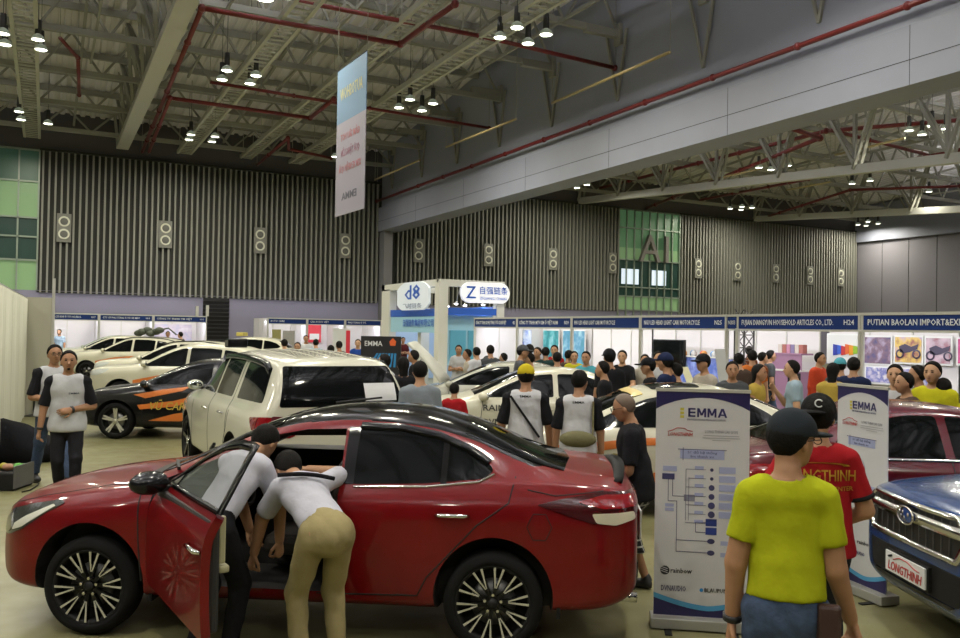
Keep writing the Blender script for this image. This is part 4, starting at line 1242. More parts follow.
# ---------------------------------------------------------------- high-bay lamps
M_LHOUS = mat('lamp_housing', (.03, .03, .03), .5)
M_LDISC = mat('lamp_disc', (1, 1, .9), .3, emit=(1.0, .97, .80), es=9)
LDATA = bpy.data.lights.new('high_bay_light', 'AREA'); LDATA.shape = 'DISK'; LDATA.size = .34; LDATA.energy = LAMP_W; LDATA.color = (1.0, .955, .78); LDATA.spread = radians(170)
BIG = bpy.data.lights.new('high_bay_cluster_light', 'AREA'); BIG.shape = 'DISK'; BIG.size = .7; BIG.energy = LAMP_W * 4; BIG.color = LDATA.color; BIG.spread = radians(170)
UP = bpy.data.lights.new('roof_fill_light', 'AREA'); UP.shape = 'DISK'; UP.size = .8; UP.energy = LAMP_W * 13; UP.color = (.95, .93, 1.0); UP.spread = radians(178)  # added upward fill that brightens the roof deck
def high_bay():
    r = empty('high_bay_lamp', (0, 0, 0), 0, 'x', 'lamp')
    MB().use(mat('lamp_reflector', (.35, .38, .33), .4, emit=(.8, .95, .7), es=.12), True).lathe([(.09, .17), (.18, .12), (.25, .02), (.22, .0)], 16).build('reflector', None, r)
    MB().use(M_LHOUS, True).lathe([(0, .60), (.10, .59), (.11, .18), (0, .17)], 16).build('housing', None, r)
    rd = MB().use(M_LHOUS, True).tube([(0, 0, 0), (0, 0, 1)], .012, 5).build('rod', None, r); rd.location = (0, 0, .59)
    MB().use(M_LDISC, True).lathe([(0, .018), (.215, .018), (.225, .03)], 20).build('lamp_disc', None, r)
    return r
HB = high_bay(); first = [True]
def lamp_at(x, y, z, label, group):
    r = HB if first[0] else copy_tree(HB); first[0] = False
    r.location = (x, y, z); r['label'] = label; r['group'] = group; r.scale = (.8, .8, 1)
    for c in COL.objects:
        if c.parent == r and c.name.startswith('rod'): c.scale = (1, 1, ZR(y) - .06 - z - .59)
    l = bpy.data.objects.new('lamp_or_fill_light', LDATA); COL.objects.link(l); l.location = (0, 0, .012); l.parent = r
def cluster_px(pxs, z, label, group):
    for x, y in pxs:
        p = on_z(x, y, z); lamp_at(p.x, p.y, z, label, group)
CL = [([(3, 34), (5, 45)], 'lamp of the pair hanging at the far left roof edge', 'far left lamp pair'),
      ([(38, 40), (41, 50)], 'lamp of the pair right of the leftmost cable tray, nearer rows', 'second lamp pair from the left'),
      ([(19, 112), (21, 120)], 'lamp of the pair above the green glazed bay', 'lamp pair over the glazed bay'),
      ([(48, 124)], 'single bright lamp near the top left of the fluted wall', 'single lamp'),
      ([(227, 71), (222, 80)], 'lamp of the pair left of the second cable tray', 'lamp pair left of the tray'),
      ([(256, 76), (250, 84)], 'lamp of the pair right of the second cable tray', 'lamp pair right of the tray'),
      ([(191, 135), (189, 140)], 'distant lamp left of the second cable tray near the wall', 'distant lamp pair left of the tray'),
      ([(215, 137), (212, 142)], 'distant lamp right of the second cable tray near the wall', 'distant lamp pair right of the tray'),
      ([(500, 38), (517, 28), (528, 44), (546, 35)], 'lamp of the four-lamp cluster before the dividing wall, highest in view', 'nearest four-lamp cluster'),
      ([(399, 108), (410, 100), (422, 111), (433, 104)], 'lamp of the four-lamp cluster just right of the hanging banner', 'four-lamp cluster by the banner'),
      ([(335, 157)], 'lone lamp partly behind the hanging banner', 'lone lamp')]
for a, b, c in CL: cluster_px(a, 10.4, b, c)
CL2 = [([(562, 186), (573, 183), (577, 188), (587, 185)], 'lamp of the cluster just beyond the beam at its left', 'second hall cluster by the beam'),
       ([(759, 168), (771, 170), (788, 166)], 'lamp of the middle cluster over the second hall', 'second hall middle cluster'),
       ([(909, 131), (922, 135), (932, 126), (946, 129)], 'lamp of the cluster nearest the right edge', 'second hall right cluster'),
       ([(730, 209), (741, 210), (742, 207), (752, 208)], 'lamp of the small far cluster under the girders', 'second hall far cluster'),
       ([(858, 225), (866, 226), (868, 222), (878, 224)], 'lamp of the farthest cluster near the right wall', 'second hall farthest cluster'),
       ([(852, 184), (870, 181), (929, 192)], 'scattered lamp between the two sloping girders', 'lamps between the girders')]
for a, b, c in CL2: cluster_px(a, 10.4, b, c)
for x, y in [(-14, 21), (-14, 30), (-8, 40), (-8, 12), (-8, 2), (-2, 12), (-2, 3), (4.8, 13), (4.8, 4), (13, 13), (13, 4), (-14, 2), (0, -8), (7.6, -8), (-10, -10), (14.5, -10), (4.8, 21.2), (-2, 21.2),
             (24, 30), (24, 15), (32, 12), (40, 20), (50, 30), (24, 2), (36, 0), (50, 12), (20, 22)]:
    r = empty('high_bay_cluster', (x, y, 10.4), 0, 'dark four-lamp ceiling fixture hanging over the hall', 'lamp', 'ceiling fixtures over the hall')
    hb = MB()
    for dx, dy in ((-.45, 0), (.45, 0), (0, .45), (0, -.45)):
        hb.use(M_LHOUS, True).lathe([(0, .62), (.09, .60), (.10, .30), (.15, .25), (.24, .02), (.22, .0)], 12, (dx, dy, 0)).use(M_LDISC, True).lathe([(0, .018), (.215, .018)], 12, (dx, dy, 0))
    hb.use(M_LHOUS).beam((-.5, 0, .62), (.5, 0, .62), .05, .05).beam((0, -.5, .62), (0, .5, .62), .05, .05).tube([(0, 0, .6), (0, 0, ZR(y) - .07 - 10.4)], .02, 5).build('fixture', None, r)
    l = bpy.data.objects.new('lamp_or_fill_light', BIG); COL.objects.link(l); l.location = (0, 0, -.02); l.parent = r
    l = bpy.data.objects.new('lamp_or_fill_light', UP); COL.objects.link(l); l.location = (0, 0, .9); l.rotation_euler = (pi, 0, 0); l.parent = r  # extra fill above the fixture, aimed at the roof; not one of its lamps
# ---------------------------------------------------------------- exhibition booths
M_PANEL = mat('booth_panel', (.74, .72, .76), .6)
M_ALU = mat('booth_aluminium', (.62, .62, .58), .35, metal=.3)
M_FBLUE = mat('fascia_blue', (.008, .030, .15), .5, spec=.2)
M_LWHITE = mat('letter_white', (.80, .82, .85), .5)
M_TUBE = mat('tube_lamp', (1, 1, 1), .3, emit=(.95, .95, 1), es=14)
BL = bpy.data.lights.new('booth_light', 'AREA'); BL.shape = 'RECTANGLE'; BL.size = 2.2; BL.size_y = .15; BL.energy = 31; BL.color = (.92, .90, 1.0)
def booth(o, xd, w, words, code, label, h=2.5, dep=2.9, group=None, light=1.0, left=True, right=True, ff=.26, tsize=.17, tw=None):
    rz = atan2(xd[1], xd[0])
    r = empty('exhibition_booth', (o[0], o[1], 0), rz, label, 'booth', group)
    bp = MB().use(M_PANEL).box2((0, dep - .03, 0), (w, dep, h - .02)).use(M_ALU)
    k = max(1, round(w / 1.0))
    for i in range(k + 1): bp.box((w * i / k, dep - .04, h / 2 - .01), (.03, .03, h - .02))
    bp.build('back_panel', None, r)
    for s_, x in ((left, .02), (right, w - .02)):
        if not s_: continue
        m = MB().use(M_PANEL).box2((x - .015, .05, 0), (x + .015, dep - .05, h - .02)).use(M_ALU)
        for i in (1, 2): m.box((x, dep * i / 3, h / 2), (.045, .03, h - .03))
        m.build('side_panel', None, r)
    for x in (.03, w - .03): MB().use(M_ALU).box((x, 0, h / 2), (.05, .05, h)).build('post', None, r)
    MB().use(M_ALU).box2((0, -.03, h - .05), (w, .03, h)).box2((0, -.03, h - .09 - ff), (w, .03, h - .05 - ff)).build('fascia_rail', None, r)
    f = MB().use(M_FBLUE).box2((.05, -.015, h - .05 - ff), (w - .05, .015, h - .05)).build('fascia_board', None, r)
    if words: text('lettering', words, tsize * .8, M_LWHITE, frame_M((.14, -.02, h - .05 - ff / 2), (1, 0, 0)), f, align='LEFT', bold=.003, width=tw, res=1)
    if code: text('booth_number', code, tsize * .72, M_LWHITE, frame_M((w - .14, -.02, h - .05 - ff / 2), (1, 0, 0)), f, align='RIGHT', bold=.003, res=1)
    t = MB().use(M_TUBE, True).tube([(.3, .25, h - .12), (w - .3, .25, h - .12)], .02, 6).use(M_ALU).box((w / 2, .25, h - .07), (w - .5, .05, .05)).build('tube_light', None, r)
    l = bpy.data.objects.new('tube_glow', BL); COL.objects.link(l); l.parent = t; l.location = (w / 2, .35, h - .17); l.rotation_euler = (radians(35), 0, 0)
    return r
XB = 13.2
B4 = [(26.1, 23.1, 'CÔNG TY TNHH SX PHỤ TÙNG Ô TÔ CƠ KHÍ VIỆT', '42'), (23.1, 20.0, 'CÔNG TY TNHH MTV KIM Ô VIỆT NAM', 'N39'), (20.0, 16.9, 'PHU LED HEAD LIGHT CAR/ MOTORCYCLE', ''), (16.9, 13.9, 'NGU LED HEAD LIGHT CAR/ MOTORCYCLE', 'N25'),
      (13.9, 13.6, '', ''), (13.6, 10.5, 'FUJIAN DIANGYUN HOUSEHOLD ARTICLES CO., LTD.', 'H24'), (10.5, 6.4, 'PUTIAN BAOLAN IMPORT&EXPORT TRADING CO., LTD.', 'H25')]
BLAB = ['white shell booth beside the tall blue and white stand', 'white shell booth second from the tall blue stand', 'white shell booth third from the tall blue stand',
        'white shell booth just left of the black truss tower', 'x', 'white shell booth with fascia reading FUJIAN', 'nearest white shell booth with fascia reading PUTIAN']
for (a, b, wds, code), lab in zip(B4, BLAB):
    if a - b < 1: continue
    booth((XB, a), (0, -1), a - b, wds, code, lab, tw={20.0: 1.9, 16.9: 2.0, 13.6: 2.35, 10.5: 3.2}.get(a, (a - b) * .72), tsize=.19, left=(a == 26.1), right=False)
# black truss tower between the booths
tr = MB().use(mat('black_truss', (.03, .025, .025), .4)); c = (XB + .35, 13.75)
for sx in (-.14, .14):
    for sy in (-.14, .14): tr.tube([(c[0] + sx, c[1] + sy, 0), (c[0] + sx, c[1] + sy, 2.5)], .022, 6)
for k in range(9):
    z = .1 + k * .28
    for a, b in (((-.14, -.14), (.14, -.14)), ((.14, -.14), (.14, .14)), ((.14, .14), (-.14, .14)), ((-.14, .14), (-.14, -.14))):
        tr.tube([(c[0] + a[0], c[1] + a[1], z), (c[0] + b[0], c[1] + b[1], z + .28)], .012, 5).tube([(c[0] + a[0], c[1] + a[1], z), (c[0] + b[0], c[1] + b[1], z)], .012, 5)
tag(tr.build('truss_tower'), 'dark lattice truss tower standing between two booths', 'truss tower')
fb = MB().use(M_FBLUE).box2((XB - .015, 13.62, 2.19), (XB + .015, 13.88, 2.45)).use(M_ALU).box2((XB - .03, 13.6, 2.45), (XB + .03, 13.9, 2.5)).box2((XB - .03, 13.6, 2.15), (XB + .03, 13.9, 2.19)).box2((XB - .02, 13.86, 0), (XB + .02, 13.9, 2.2)).box2((XB - .02, 13.6, 0), (XB + .02, 13.64, 2.2))
f = fb.build('fascia_link'); tag(f, 'narrow blue fascia piece bridging the gap before the truss tower', 'fascia')
text('lettering', 'N303', .12, M_LWHITE, frame_M((XB - .02, 13.75, 2.32), (0, -1, 0)), f, width=.2)
# far rows against the end wall
for i, (x0, x1, wds, code) in enumerate([(-.3, 2.05, 'CTY TNHH CƠ KHÍ Ô TÔ HOÀNG', 'H17'), (2.05, 4.25, 'CTY CP PHỤ TÙNG Ô TÔ XE MÁY', 'H18'), (4.25, 6.55, 'CÔNG TY TNHH TM VIỆT', 'H19')]):
    booth((x0, 40), (1, 0), x1 - x0, wds, code, ['far shell booth nearest the white curtain', 'far shell booth in the middle of the left row', 'far shell booth beside the black louvred door'][i], group=None, tsize=.14, ff=.22, tw=1.5)
for i, x0 in enumerate([9.3, 11.2, 13.1]):
    booth((x0, 40), (1, 0), 1.9, ['AUTO CARE', 'CAR AUDIO VIỆT', 'PHỤ TÙNG Ô TÔ'][i], '', ['far middle shell booth at the left end of its row', 'far middle shell booth between its two neighbours', 'far middle shell booth next to the tall blue stand'][i], tsize=.15, ff=.22)
for x, z in ((6.1, 2.95), (6.55, 3.0)):
    tag(MB().use(M_ALU).box2((x - .06, 39.9, 2.5), (x + .06, 40.0, z)).build('short_post'), 'short white upright on the end of the far left booth row', 'post', 'short uprights')
# ---------------------------------------------------------------- tall blue and white stand
M_ZW = mat('stand_white', (.66, .66, .62), .5); M_ZB = mat('stand_blue', (.03, .12, .55), .4); M_CY = mat('panel_cyan', (.12, .42, .62), .4)
def tall_stand():
    x0, x1, y0, H = 12.5, 14.95, 27.3, 3.86; y1 = on_x(382, 285, 12.35).y
    r = empty('tall_stand', (x0, y0, 0), 0, 'tall white framed stand with blue band and hanging round signs', 'stand')
    def B(a, b): return ((a[0] - x0, a[1] - y0, a[2]), (b[0] - x0, b[1] - y0, b[2]))
    fr = MB().use(M_ZW)
    fr.box2(*B((x0 - .15, y0 - .15, H - .25), (x1, y0 + .15, H))).box2(*B((x0 - .15, y0, H - .25), (x0 + .15, y1, H))).box2(*B((x1 - .3, y0 - .15, 0), (x1, y0 + .15, H - .2))).box2(*B((x0 - .15, y1 - .9, 0), (x0 + .15, y1, H - .2)))
    fr.box2(*B((x0 - .15, y1 - .3, H - .25), (x1, y1, H)))
    fr.build('frame', None, r)
    MB().use(M_ZW).box2(*B((x0 - .20, y0 - .18, 0), (x0 + .16, y0 + .18, H - .12))).build('corner_pillar', None, r)
    MB().use(M_ZW).box2(*B((x0 + .15, y0 + 2.2, 0), (x0 + .5, y0 + 2.5, 2.9))).build('inner_pillar', None, r)
    w = MB().use(mat('stand_wall_blue', (.38, .52, .74), .5)).box2(*B((x1 - .1, y0 + .3, 0), (x1, y1, 2.75))).box2(*B((x0 + .3, y1 - .1, 0), (x1, y1, 2.75)))
    w.build('back_wall', None, r)
    MB().use(M_ZB).box2(*B((x1 - .14, y0 + .3, 2.62), (x1 - .1, y1, 2.95))).box2(*B((x0 - .1, y0 + .2, 2.55), (x0 + .05, y1 - .9, 2.82))).box2(*B((x0 + .16, y0 - .1, 2.62), (x1 - .3, y0 + .05, 2.86))).build('blue_band', None, r)
    MB().use(mat('panel_sky', (.35, .62, .80), .4)).box2(*B((x0 - .08, y0 + .2, 1.95), (x0 + .0, y1 - .9, 2.55))).box2(*B((x0 + .3, y0 + .2, .8), (x1 - .3, y0 + .28, 2.6))).build('pale_panel', None, r)
    b = r
    text('lettering', '自强链条集团有限公司', .30, M_ZB, frame_M((x0 - .12 - x0, 1.9, 2.28), (0, -1, 0)), b, bold=.006, res=1)
    text('lettering', '自强链条', .34, M_ZB, frame_M((2.33, 2.4, 1.6), (0, -1, 0)), b, bold=.006, res=1)
    # posters
    for k, (a, c) in enumerate([((.42, .02), (1.05, .08)), ((1.15, .02), (2.1, .08))]):
        MB().use(M_CY).box2((a[0], .16, .95), (c[0], .20, 2.05)).build('picture_panel', None, r)
    # oval sign toward the camera
    sg = MB().use(mat('sign_white', (.8, .8, .8), .4, emit=(.9, .9, 1), es=.55))
    pl = [(1.62 + .62 * (1 if cos(t) > 0 else -1) + .37 * cos(t), 3.42 + .37 * sin(t)) for t in np.linspace(0, 2 * pi, 33)[:-1]]
    s1 = sg.prism(pl, 'y', -.25, -.12).build('oval_sign', None, r)
    text('lettering', '自强链条', .30, M_ZB, frame_M((1.93, -.26, 3.49), (1, 0, 0)), s1, bold=.012, res=1)
    text('lettering', 'ZIQIANG CHAIN', .15, M_ZB, frame_M((1.93, -.26, 3.22), (1, 0, 0)), s1, bold=.006, width=1.1, res=1)
    text('emblem', 'Z', .62, M_ZB, frame_M((1.02, -.26, 3.40), (1, 0, 0)), s1, bold=.03, res=1)
    sg = MB().use(mat('sign_pale', (.60, .65, .68), .4, emit=(.8, .85, .95), es=.3))
    ya_ = on_x(430, 297, 12.2).y - y0; yb_ = on_x(396, 297, 12.2).y - y0; yc_ = (ya_ + yb_) / 2; hw_ = (yb_ - ya_) / 2
    pl = [(yc_ + hw_ * max(-.93, min(.93, cos(t) * 1.05)), 3.28 + .62 * max(-.8, min(.9, sin(t)))) for t in np.linspace(0, 2 * pi, 41)[:-1]]
    s2 = sg.prism(pl, 'x', -.30, -.22).build('round_sign', None, r)
    text('emblem', 'd8', .75, M_ZB, frame_M((-.31, yc_, 3.42), (0, -1, .0)), s2, bold=.02, width=hw_ * .9, res=1)
    text('lettering', '飞越链条', .22, mat('letter_slate', (.15, .2, .3), .5), frame_M((-.31, yc_, 2.92), (0, -1, 0)), s2, width=hw_ * 1.1, res=1)
    for yy in (.3, 1.8, 3.4):
        for xx in (.7, 1.8): 
            MB().use(M_TUBE, True).lathe([(0, 0), (.06, .0), (.07, .04)], 10, (xx, yy, 2.98)).use(M_ALU).lathe([(.07, .04), (.03, .12), (0, .12)], 10, (xx, yy, 2.98)).tube([(xx, yy, 3.05), (xx, -.0 if yy < 1 else yy, H - .25)], .01, 4).build('spot_lamp', None, r)
    for yy in (1.2, 3.2):
        l = bpy.data.objects.new('stand_glow', BL); COL.objects.link(l); l.parent = r; l.location = (1.2, yy, 3.0)
    return r
tall_stand()
# ---------------------------------------------------------------- posters and goods in the booths
def art(name, c1, c2, c3, scale):
    m = mat(name, c1, .4); n, r = noise_color(m, scale, c1, c2, 3)
    e = r.color_ramp.elements.new(.52); e.color = tuple(c3) + (1,)
    return m
def poster(y0, y1, z0, z1, m, label, frame=M_LWHITE, X=16.03, extra=None):
    p = MB().use(frame).box2((X - .02, y0 - .04, z0 - .04), (X + .01, y1 + .04, z1 + .04)).use(m).box2((X - .03, y0, z0), (X - .02, y1, z1)).build('poster')
    return tag(p, label, 'poster')
def pxposter(x0, x1, y0, y1, m, label, X=16.0, frame=M_LWHITE, bd=.04):
    a = on_x(x0, y0, X); b = on_x(x1, y1, X)
    p = MB().use(frame).box2((X - .02, b.y - bd, b.z - bd), (X + .01, a.y + bd, a.z + bd)).use(m).box2((X - .03, b.y, b.z), (X - .02, a.y, a.z)).build('poster')
    return tag(p, label, 'poster')
A1 = art('print_engine', (.10, .09, .22), (.45, .40, .60), (.22, .14, .20), 5)
A2 = art('print_race', (.30, .10, .12), (.55, .40, .65), (.75, .55, .15), 4.5)
A3 = art('print_moto', (.30, .06, .10), (.66, .50, .62), (.50, .40, .50), 4)
A4 = art('print_parts', (.55, .52, .70), (.72, .70, .80), (.16, .18, .5), 7)
pxposter(863, 891, 337, 364, A1, 'poster of engine parts, leftmost of the posters in the nearest booth')
pxposter(896, 922, 337, 363, A2, 'red and gold racing poster between two others in the nearest booth')
pxposter(927, 951, 338, 364, A3, 'pinkish motorcycle poster right of the racing poster')
pxposter(959, 972, 339, 364, art('print_magenta', (.45, .02, .18), (.7, .3, .5), (.6, .1, .3), 3), 'magenta poster at the right edge of the nearest booth')
pxposter(867, 930, 367, 386, A4, 'low pale poster with round gauges under the engine poster')
def motorbike(px, py, k, m, label, X=15.965):
    p = on_x(px, py, X); yc, zc, s = p.y, p.z, k
    b = MB().use(m)
    for dy in (-.27, .27): b.lathe([(.09 * s, 0), (.14 * s, 0), (.14 * s, -.004), (.09 * s, -.004)], 16, (X, yc + dy * s, zc), 'x')
    b.prism([(yc + a * s, zc + c * s) for a, c in ((.3, .22), (.1, .3), (-.1, .22), (-.34, .3), (-.3, .16), (-.05, .05), (.15, .02), (.27, .05))], 'x', X - .004, X)
    tag(b.build('printed_motorcycle'), label, 'print')
motorbike(908, 354, .7, mat('print_dark', (.06, .05, .10), .4), 'printed motorcycle shape on the racing poster')
motorbike(939, 356, .7, mat('print_dark', (.06, .05, .10), .4), 'printed motorcycle shape on the pinkish poster')
pxposter(829, 858, 335, 363, mat('print_white', (.72, .74, .76), .5), 'white poster behind the coloured swatch print', X=15.98)
sw = MB()
for k, c in enumerate([(.02, .04, .35), (.03, .10, .55), (.45, .02, .02), (.65, .12, .02), (.70, .30, .02), (.25, .45, .02)]):
    a = on_x(833 + k * 4, 344 + (k % 3) * .8, 15.93); b = on_x(837.2 + k * 4, 355.5 - (k % 2), 15.93)
    sw.use(mat('swatch_%d' % k, c, .5)).prism([(a.y, a.z), (b.y, a.z - .02), (b.y, b.z + .02), (a.y, b.z)], 'x', 15.93, 15.95)
tag(sw.build('color_swatch_print'), 'blue red orange green swatch print at the right of the FUJIAN booth', 'print')
# shelving and tables in the booths
ya = on_x(772, 346, 15.3).y; yb = on_x(801, 346, 15.3).y; zt = on_x(786, 353, 15.3).z
sh = MB().use(mat('shelf_mauve', (.30, .16, .26), .5)).box2((15.3, yb, 0), (15.7, ya, zt - .42)).box2((15.3, yb, zt - .04), (15.7, ya, zt)).box2((15.32, yb, zt - .4), (15.34, ya, zt - .04)).use(M_ZW).box2((15.28, yb, zt - .42), (15.72, ya, zt - .38)).use(BLACKP).box2((15.27, yb, 0), (15.3, yb + .35, zt - .45))
tag(sh.build('display_shelf'), 'mauve display shelf at the left of the FUJIAN booth', 'shelf')
gc = [(.35, .12, .10), (.55, .50, .45), (.20, .16, .30), (.45, .2, .3)]
nb = 6
for k in range(nb):
    y = yb + .06 + (ya - yb - .12) * (k + .5) / nb
    o = MB().use(mat('carton_%d' % (k % 4), gc[k % 4], .6)).box((15.5, y, zt + .10), (.14, .11, .20)).build('product_box')
    tag(o, 'small product carton on the top board of the mauve shelf', 'box', 'cartons on the mauve shelf')
def counter(x0, y0, x1, y1, h, m, label, name='display_counter'):
    c = MB().use(m).box2((x0, y0, .04), (x1, y1, h - .03)).use(M_ZW).box2((x0 - .03, y0 - .03, h - .03), (x1 + .03, y1 + .03, h)).use(BLACKP).box2((x0 + .03, y0 + .03, 0), (x1 - .03, y1 - .03, .04)).build(name)
    return tag(c, label, 'counter')
p0 = on_x(676, 358, 15.3); p1 = on_x(731, 358, 15.3)
counter(15.3, p1.y, 15.8, p0.y, p1.z, art('print_bluecounter', (.08, .14, .45), (.35, .5, .75), (.2, .25, .6), 5), 'tall counter with blue printed front in the booth left of the truss tower')
random.seed(5)
for k in range(9):
    c = [(.6, .25, .05), (.05, .25, .6), (.5, .5, .5), (.55, .05, .05)][k % 4]
    o = MB().use(mat('goods_%d' % (k % 4), c, .4), True).lathe([(0, 0), (.08, 0), (.085, .09), (.05, .14), (0, .15)], 12, (15.45 + (k % 2) * .14, p0.y - .15 - k * (p0.y - p1.y - .3) / 9, p1.z)).build('lamp_product')
    tag(o, 'small round product standing on the blue printed counter', 'product', 'products on the blue counter')
counter(13.6, 17.3, 14.2, 19.6, .9, mat('counter_white', (.6, .6, .62), .5), 'white counter in the third booth from the tall stand')
counter(13.6, 20.6, 14.2, 22.6, .9, mat('counter_white', (.6, .6, .62), .5), 'white counter in the second booth from the tall stand')
counter(13.7, 7.6, 14.3, 9.8, .85, mat('counter_white', (.6, .6, .62), .5), 'white counter in the nearest booth')
tv = MB().use(BLACKP).box2((15.2, 17.6, 1.15), (15.26, 18.9, 1.9)).box2((15.15, 18.2, 0), (15.3, 18.3, 1.2)).use(GLASSB).box2((15.19, 17.63, 1.18), (15.20, 18.87, 1.87))
tag(tv.build('television'), 'black television on a stand in the third booth', 'television')
# prints in first booth and the one behind
poster(24.9, 25.9, .9, 2.1, art('print_teal', (.02, .20, .25), (.25, .55, .65), (.05, .35, .40), 3), 'teal printed panel in the booth beside the tall stand', X=15.9)
poster(23.3, 24.6, .9, 2.1, art('print_teal2', (.05, .25, .35), (.35, .6, .7), (.1, .3, .5), 3), 'blue green printed panel right of the teal one', X=15.9)
p = MB().use(art('print_bluewhite', (.05, .10, .45), (.65, .7, .8), (.4, .5, .7), 4)).box2((13.3, 22.9, 0), (13.6, 22.94, 2.1)).build('narrow_poster'); tag(p, 'narrow blue and white poster on the post of the second booth', 'poster')
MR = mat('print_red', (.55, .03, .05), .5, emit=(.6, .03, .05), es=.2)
p = MB().use(MR).box2((11.3, 42.7, 1.3), (12.7, 42.8, 2.2)).use(M_LWHITE).box2((11.45, 42.68, 1.45), (12.0, 42.7, 1.75)).box2((12.1, 42.68, 1.45), (12.6, 42.7, 1.75)).build('poster'); tag(p, 'red poster with two white boxes in the far middle booth row', 'poster')
p = MB().use(M_LWHITE).box2((12.35, 39.5, 0), (13.2, 39.56, 2.05)).use(MR).box2((13.0, 39.48, .3), (13.2, 39.5, 1.95)).build('banner_panel'); tag(p, 'white upright panel with red strip in the far middle row', 'panel')
p = MB().use(mat('panel_olive', (.30, .28, .10), .6)).box2((9.35, 39.2, 0), (9.75, 39.26, 1.95)).build('banner_panel'); tag(p, 'olive upright panel at the left end of the far middle row', 'panel')
p = MB().use(mat('panel_grey', (.36, .35, .33), .6)).box2((9.85, 39.2, 0), (10.4, 39.26, 1.9)).build('banner_panel'); tag(p, 'grey upright panel beside the olive one', 'panel')
p = MB().use(art('print_pale', (.5, .5, .7), (.72, .7, .8), (.62, .55, .7), 4)).box2((4.5, 42.75, .9), (6.3, 42.8, 2.1)).build('poster'); tag(p, 'pale lilac poster wall in the far booth beside the louvred door', 'poster')
# EMMA board among the crowd
c = at_d(381, 348, 20); c.z = 0
r = empty('event_board', c, YAW, 'black board with EMMA lettering and blue graphic among the crowd', 'board')
bd = MB().use(mat('board_black', (.012, .012, .014), .4)).box((0, 0, .94), (.95, .05, 1.88)).build('board', None, r)
text('lettering', 'EMMA', .17, M_LWHITE, frame_M((-.18, -.03, 1.70), (1, 0, 0)), bd, bold=.006, width=.42)
MB().use(mat('accent_orange', (.7, .12, .02), .5)).prism([(.22, 1.66), (.34, 1.66), (.36, 1.76), (.28, 1.84), (.2, 1.76)], 'y', -.032, -.028).build('flame_mark', None, bd)
g = MB().use(mat('accent_blue', (.03, .25, .55), .5))
for k in range(7): g.prism([(-.3 + k * .1, 1.15), (-.25 + k * .1, 1.15), (-.05 + k * .07, 1.48), (-.10 + k * .07, 1.48)], 'y', -.032, -.028)
g.build('graphic', None, bd)
# ---------------------------------------------------------------- the red saloon with its driver's door open
RED = mat('paint_red', (.140, .0015, .003), .40, coat=.6, spec=.1)
INTER = mat('cabin_dark', (.018, .017, .016), .7)
ORANGE = mat('decal_orange', (.62, .17, .03), .35); GOLD = mat('decal_gold', (.50, .36, .06), .35); DKTXT = mat('decal_black', (.02, .02, .02), .4)
REDTXT = mat('print_red_letter', (.45, .03, .03), .5)
SEDAN['roof_y'] = .545; SEDAN['roof_z'] = 1.115
cut1 = MB().prism([(.90, .33), (.95, .70), (.93, .97), (.60, 1.10), (.20, 1.275), (-.05, 1.325), (-.32, 1.335), (-.33, .32)], 'y', .30, 1.15)
cut2 = MB().prism([(.90, .44), (.95, .85), (.62, 1.03), (.18, 1.24), (-.9, 1.27), (-1.2, 1.08), (-1.2, .44)], 'y', -.52, .52)
cut3 = MB().prism([(.70, 1.03), (.35, 1.15), (.10, 1.24), (-.30, 1.26), (-.30, 1.03)], 'y', -1.2, -.45)
fa = on_z(90, 633).to_2d(); ra = on_z(494, 652).to_2d(); dr = (fa - ra).normalized(); mid = (fa + ra) / 2; nrm = Vector((-dr.y, dr.x)); ctr = mid - nrm * .80
RHEAD = atan2(dr.y, dr.x)
red, rs = make_car('sedan', RED, 'glossy red saloon with black roof and open driver door in the foreground', (ctr.x, ctr.y, 0), RHEAD, 'multi', 4,
                   cutters=(cut1, cut2, cut3), dark=INTER, roof=GLOSSB, skip=[('L', 0), ('R', 0), ('L', 'mirror')], wheel_seg=56, handle=CHROME, lamps=False)
red.location.z = .04; red.scale = (.987, 1, 1)
for o in [c for c in COL.objects if c.parent == red and c.name.split('.')[0] == 'wheel']: o.location.z -= .04
# front lamp, tail lamp, chrome strip, spoiler, bumper parts
hl = rs.add('headlamp', smooth_poly([(2.07, 0.57), (2.09, 0.68), (1.99, 0.74), (1.814, 0.79), (1.598, 0.83), (1.553, 0.815), (1.67, 0.75), (1.85, 0.635), (2.0, 0.575)], r=.02), 'L', mat('lamp_dark', (.045, .05, .045), .05, coat=1), red, grid=.03, off=.006)
rs.add('lamp_reflector', smooth_poly([(2.055, 0.59), (2.07, 0.675), (2.0, 0.71), (1.96, 0.625), (2.0, 0.59)], r=.015), 'L', mat('lamp_chrome', (.55, .55, .50), .15, metal=.8), hl, grid=.02, off=.012)
rs.add('light_blade', smooth_poly([(1.95, 0.615), (1.931, 0.66), (1.832, 0.715), (1.634, 0.8), (1.616, 0.79), (1.742, 0.715), (1.859, 0.645)], r=.012), 'L', mat('lamp_blade', (.75, .75, .68), .2), hl, grid=.02, off=.012)
rs.add('headlamp', smooth_poly([(2.13, .555), (2.15, .665), (2.05, .715), (1.88, .765), (1.62, .805), (1.70, .73), (1.92, .615), (2.10, .555)], r=.02), 'R', LAMP_CLR, red, grid=.04, off=.006)
tl = rs.add('tail_lamp', smooth_poly([(-1.62, .915), (-1.80, .955), (-2.05, .995), (-2.275, .985), (-2.29, .87), (-2.15, .81), (-1.98, .81), (-1.80, .86)], r=.02), 'L', mat('tail_lamp_dark', (.05, .004, .006), .05, coat=1), red, grid=.03, off=.008)
rs.add('lit_band', smooth_poly([(-1.88, .935), (-2.05, .975), (-2.27, .97), (-2.27, .90), (-2.05, .895)], r=.015), 'L', LAMP_RED, tl, grid=.025, off=.014)
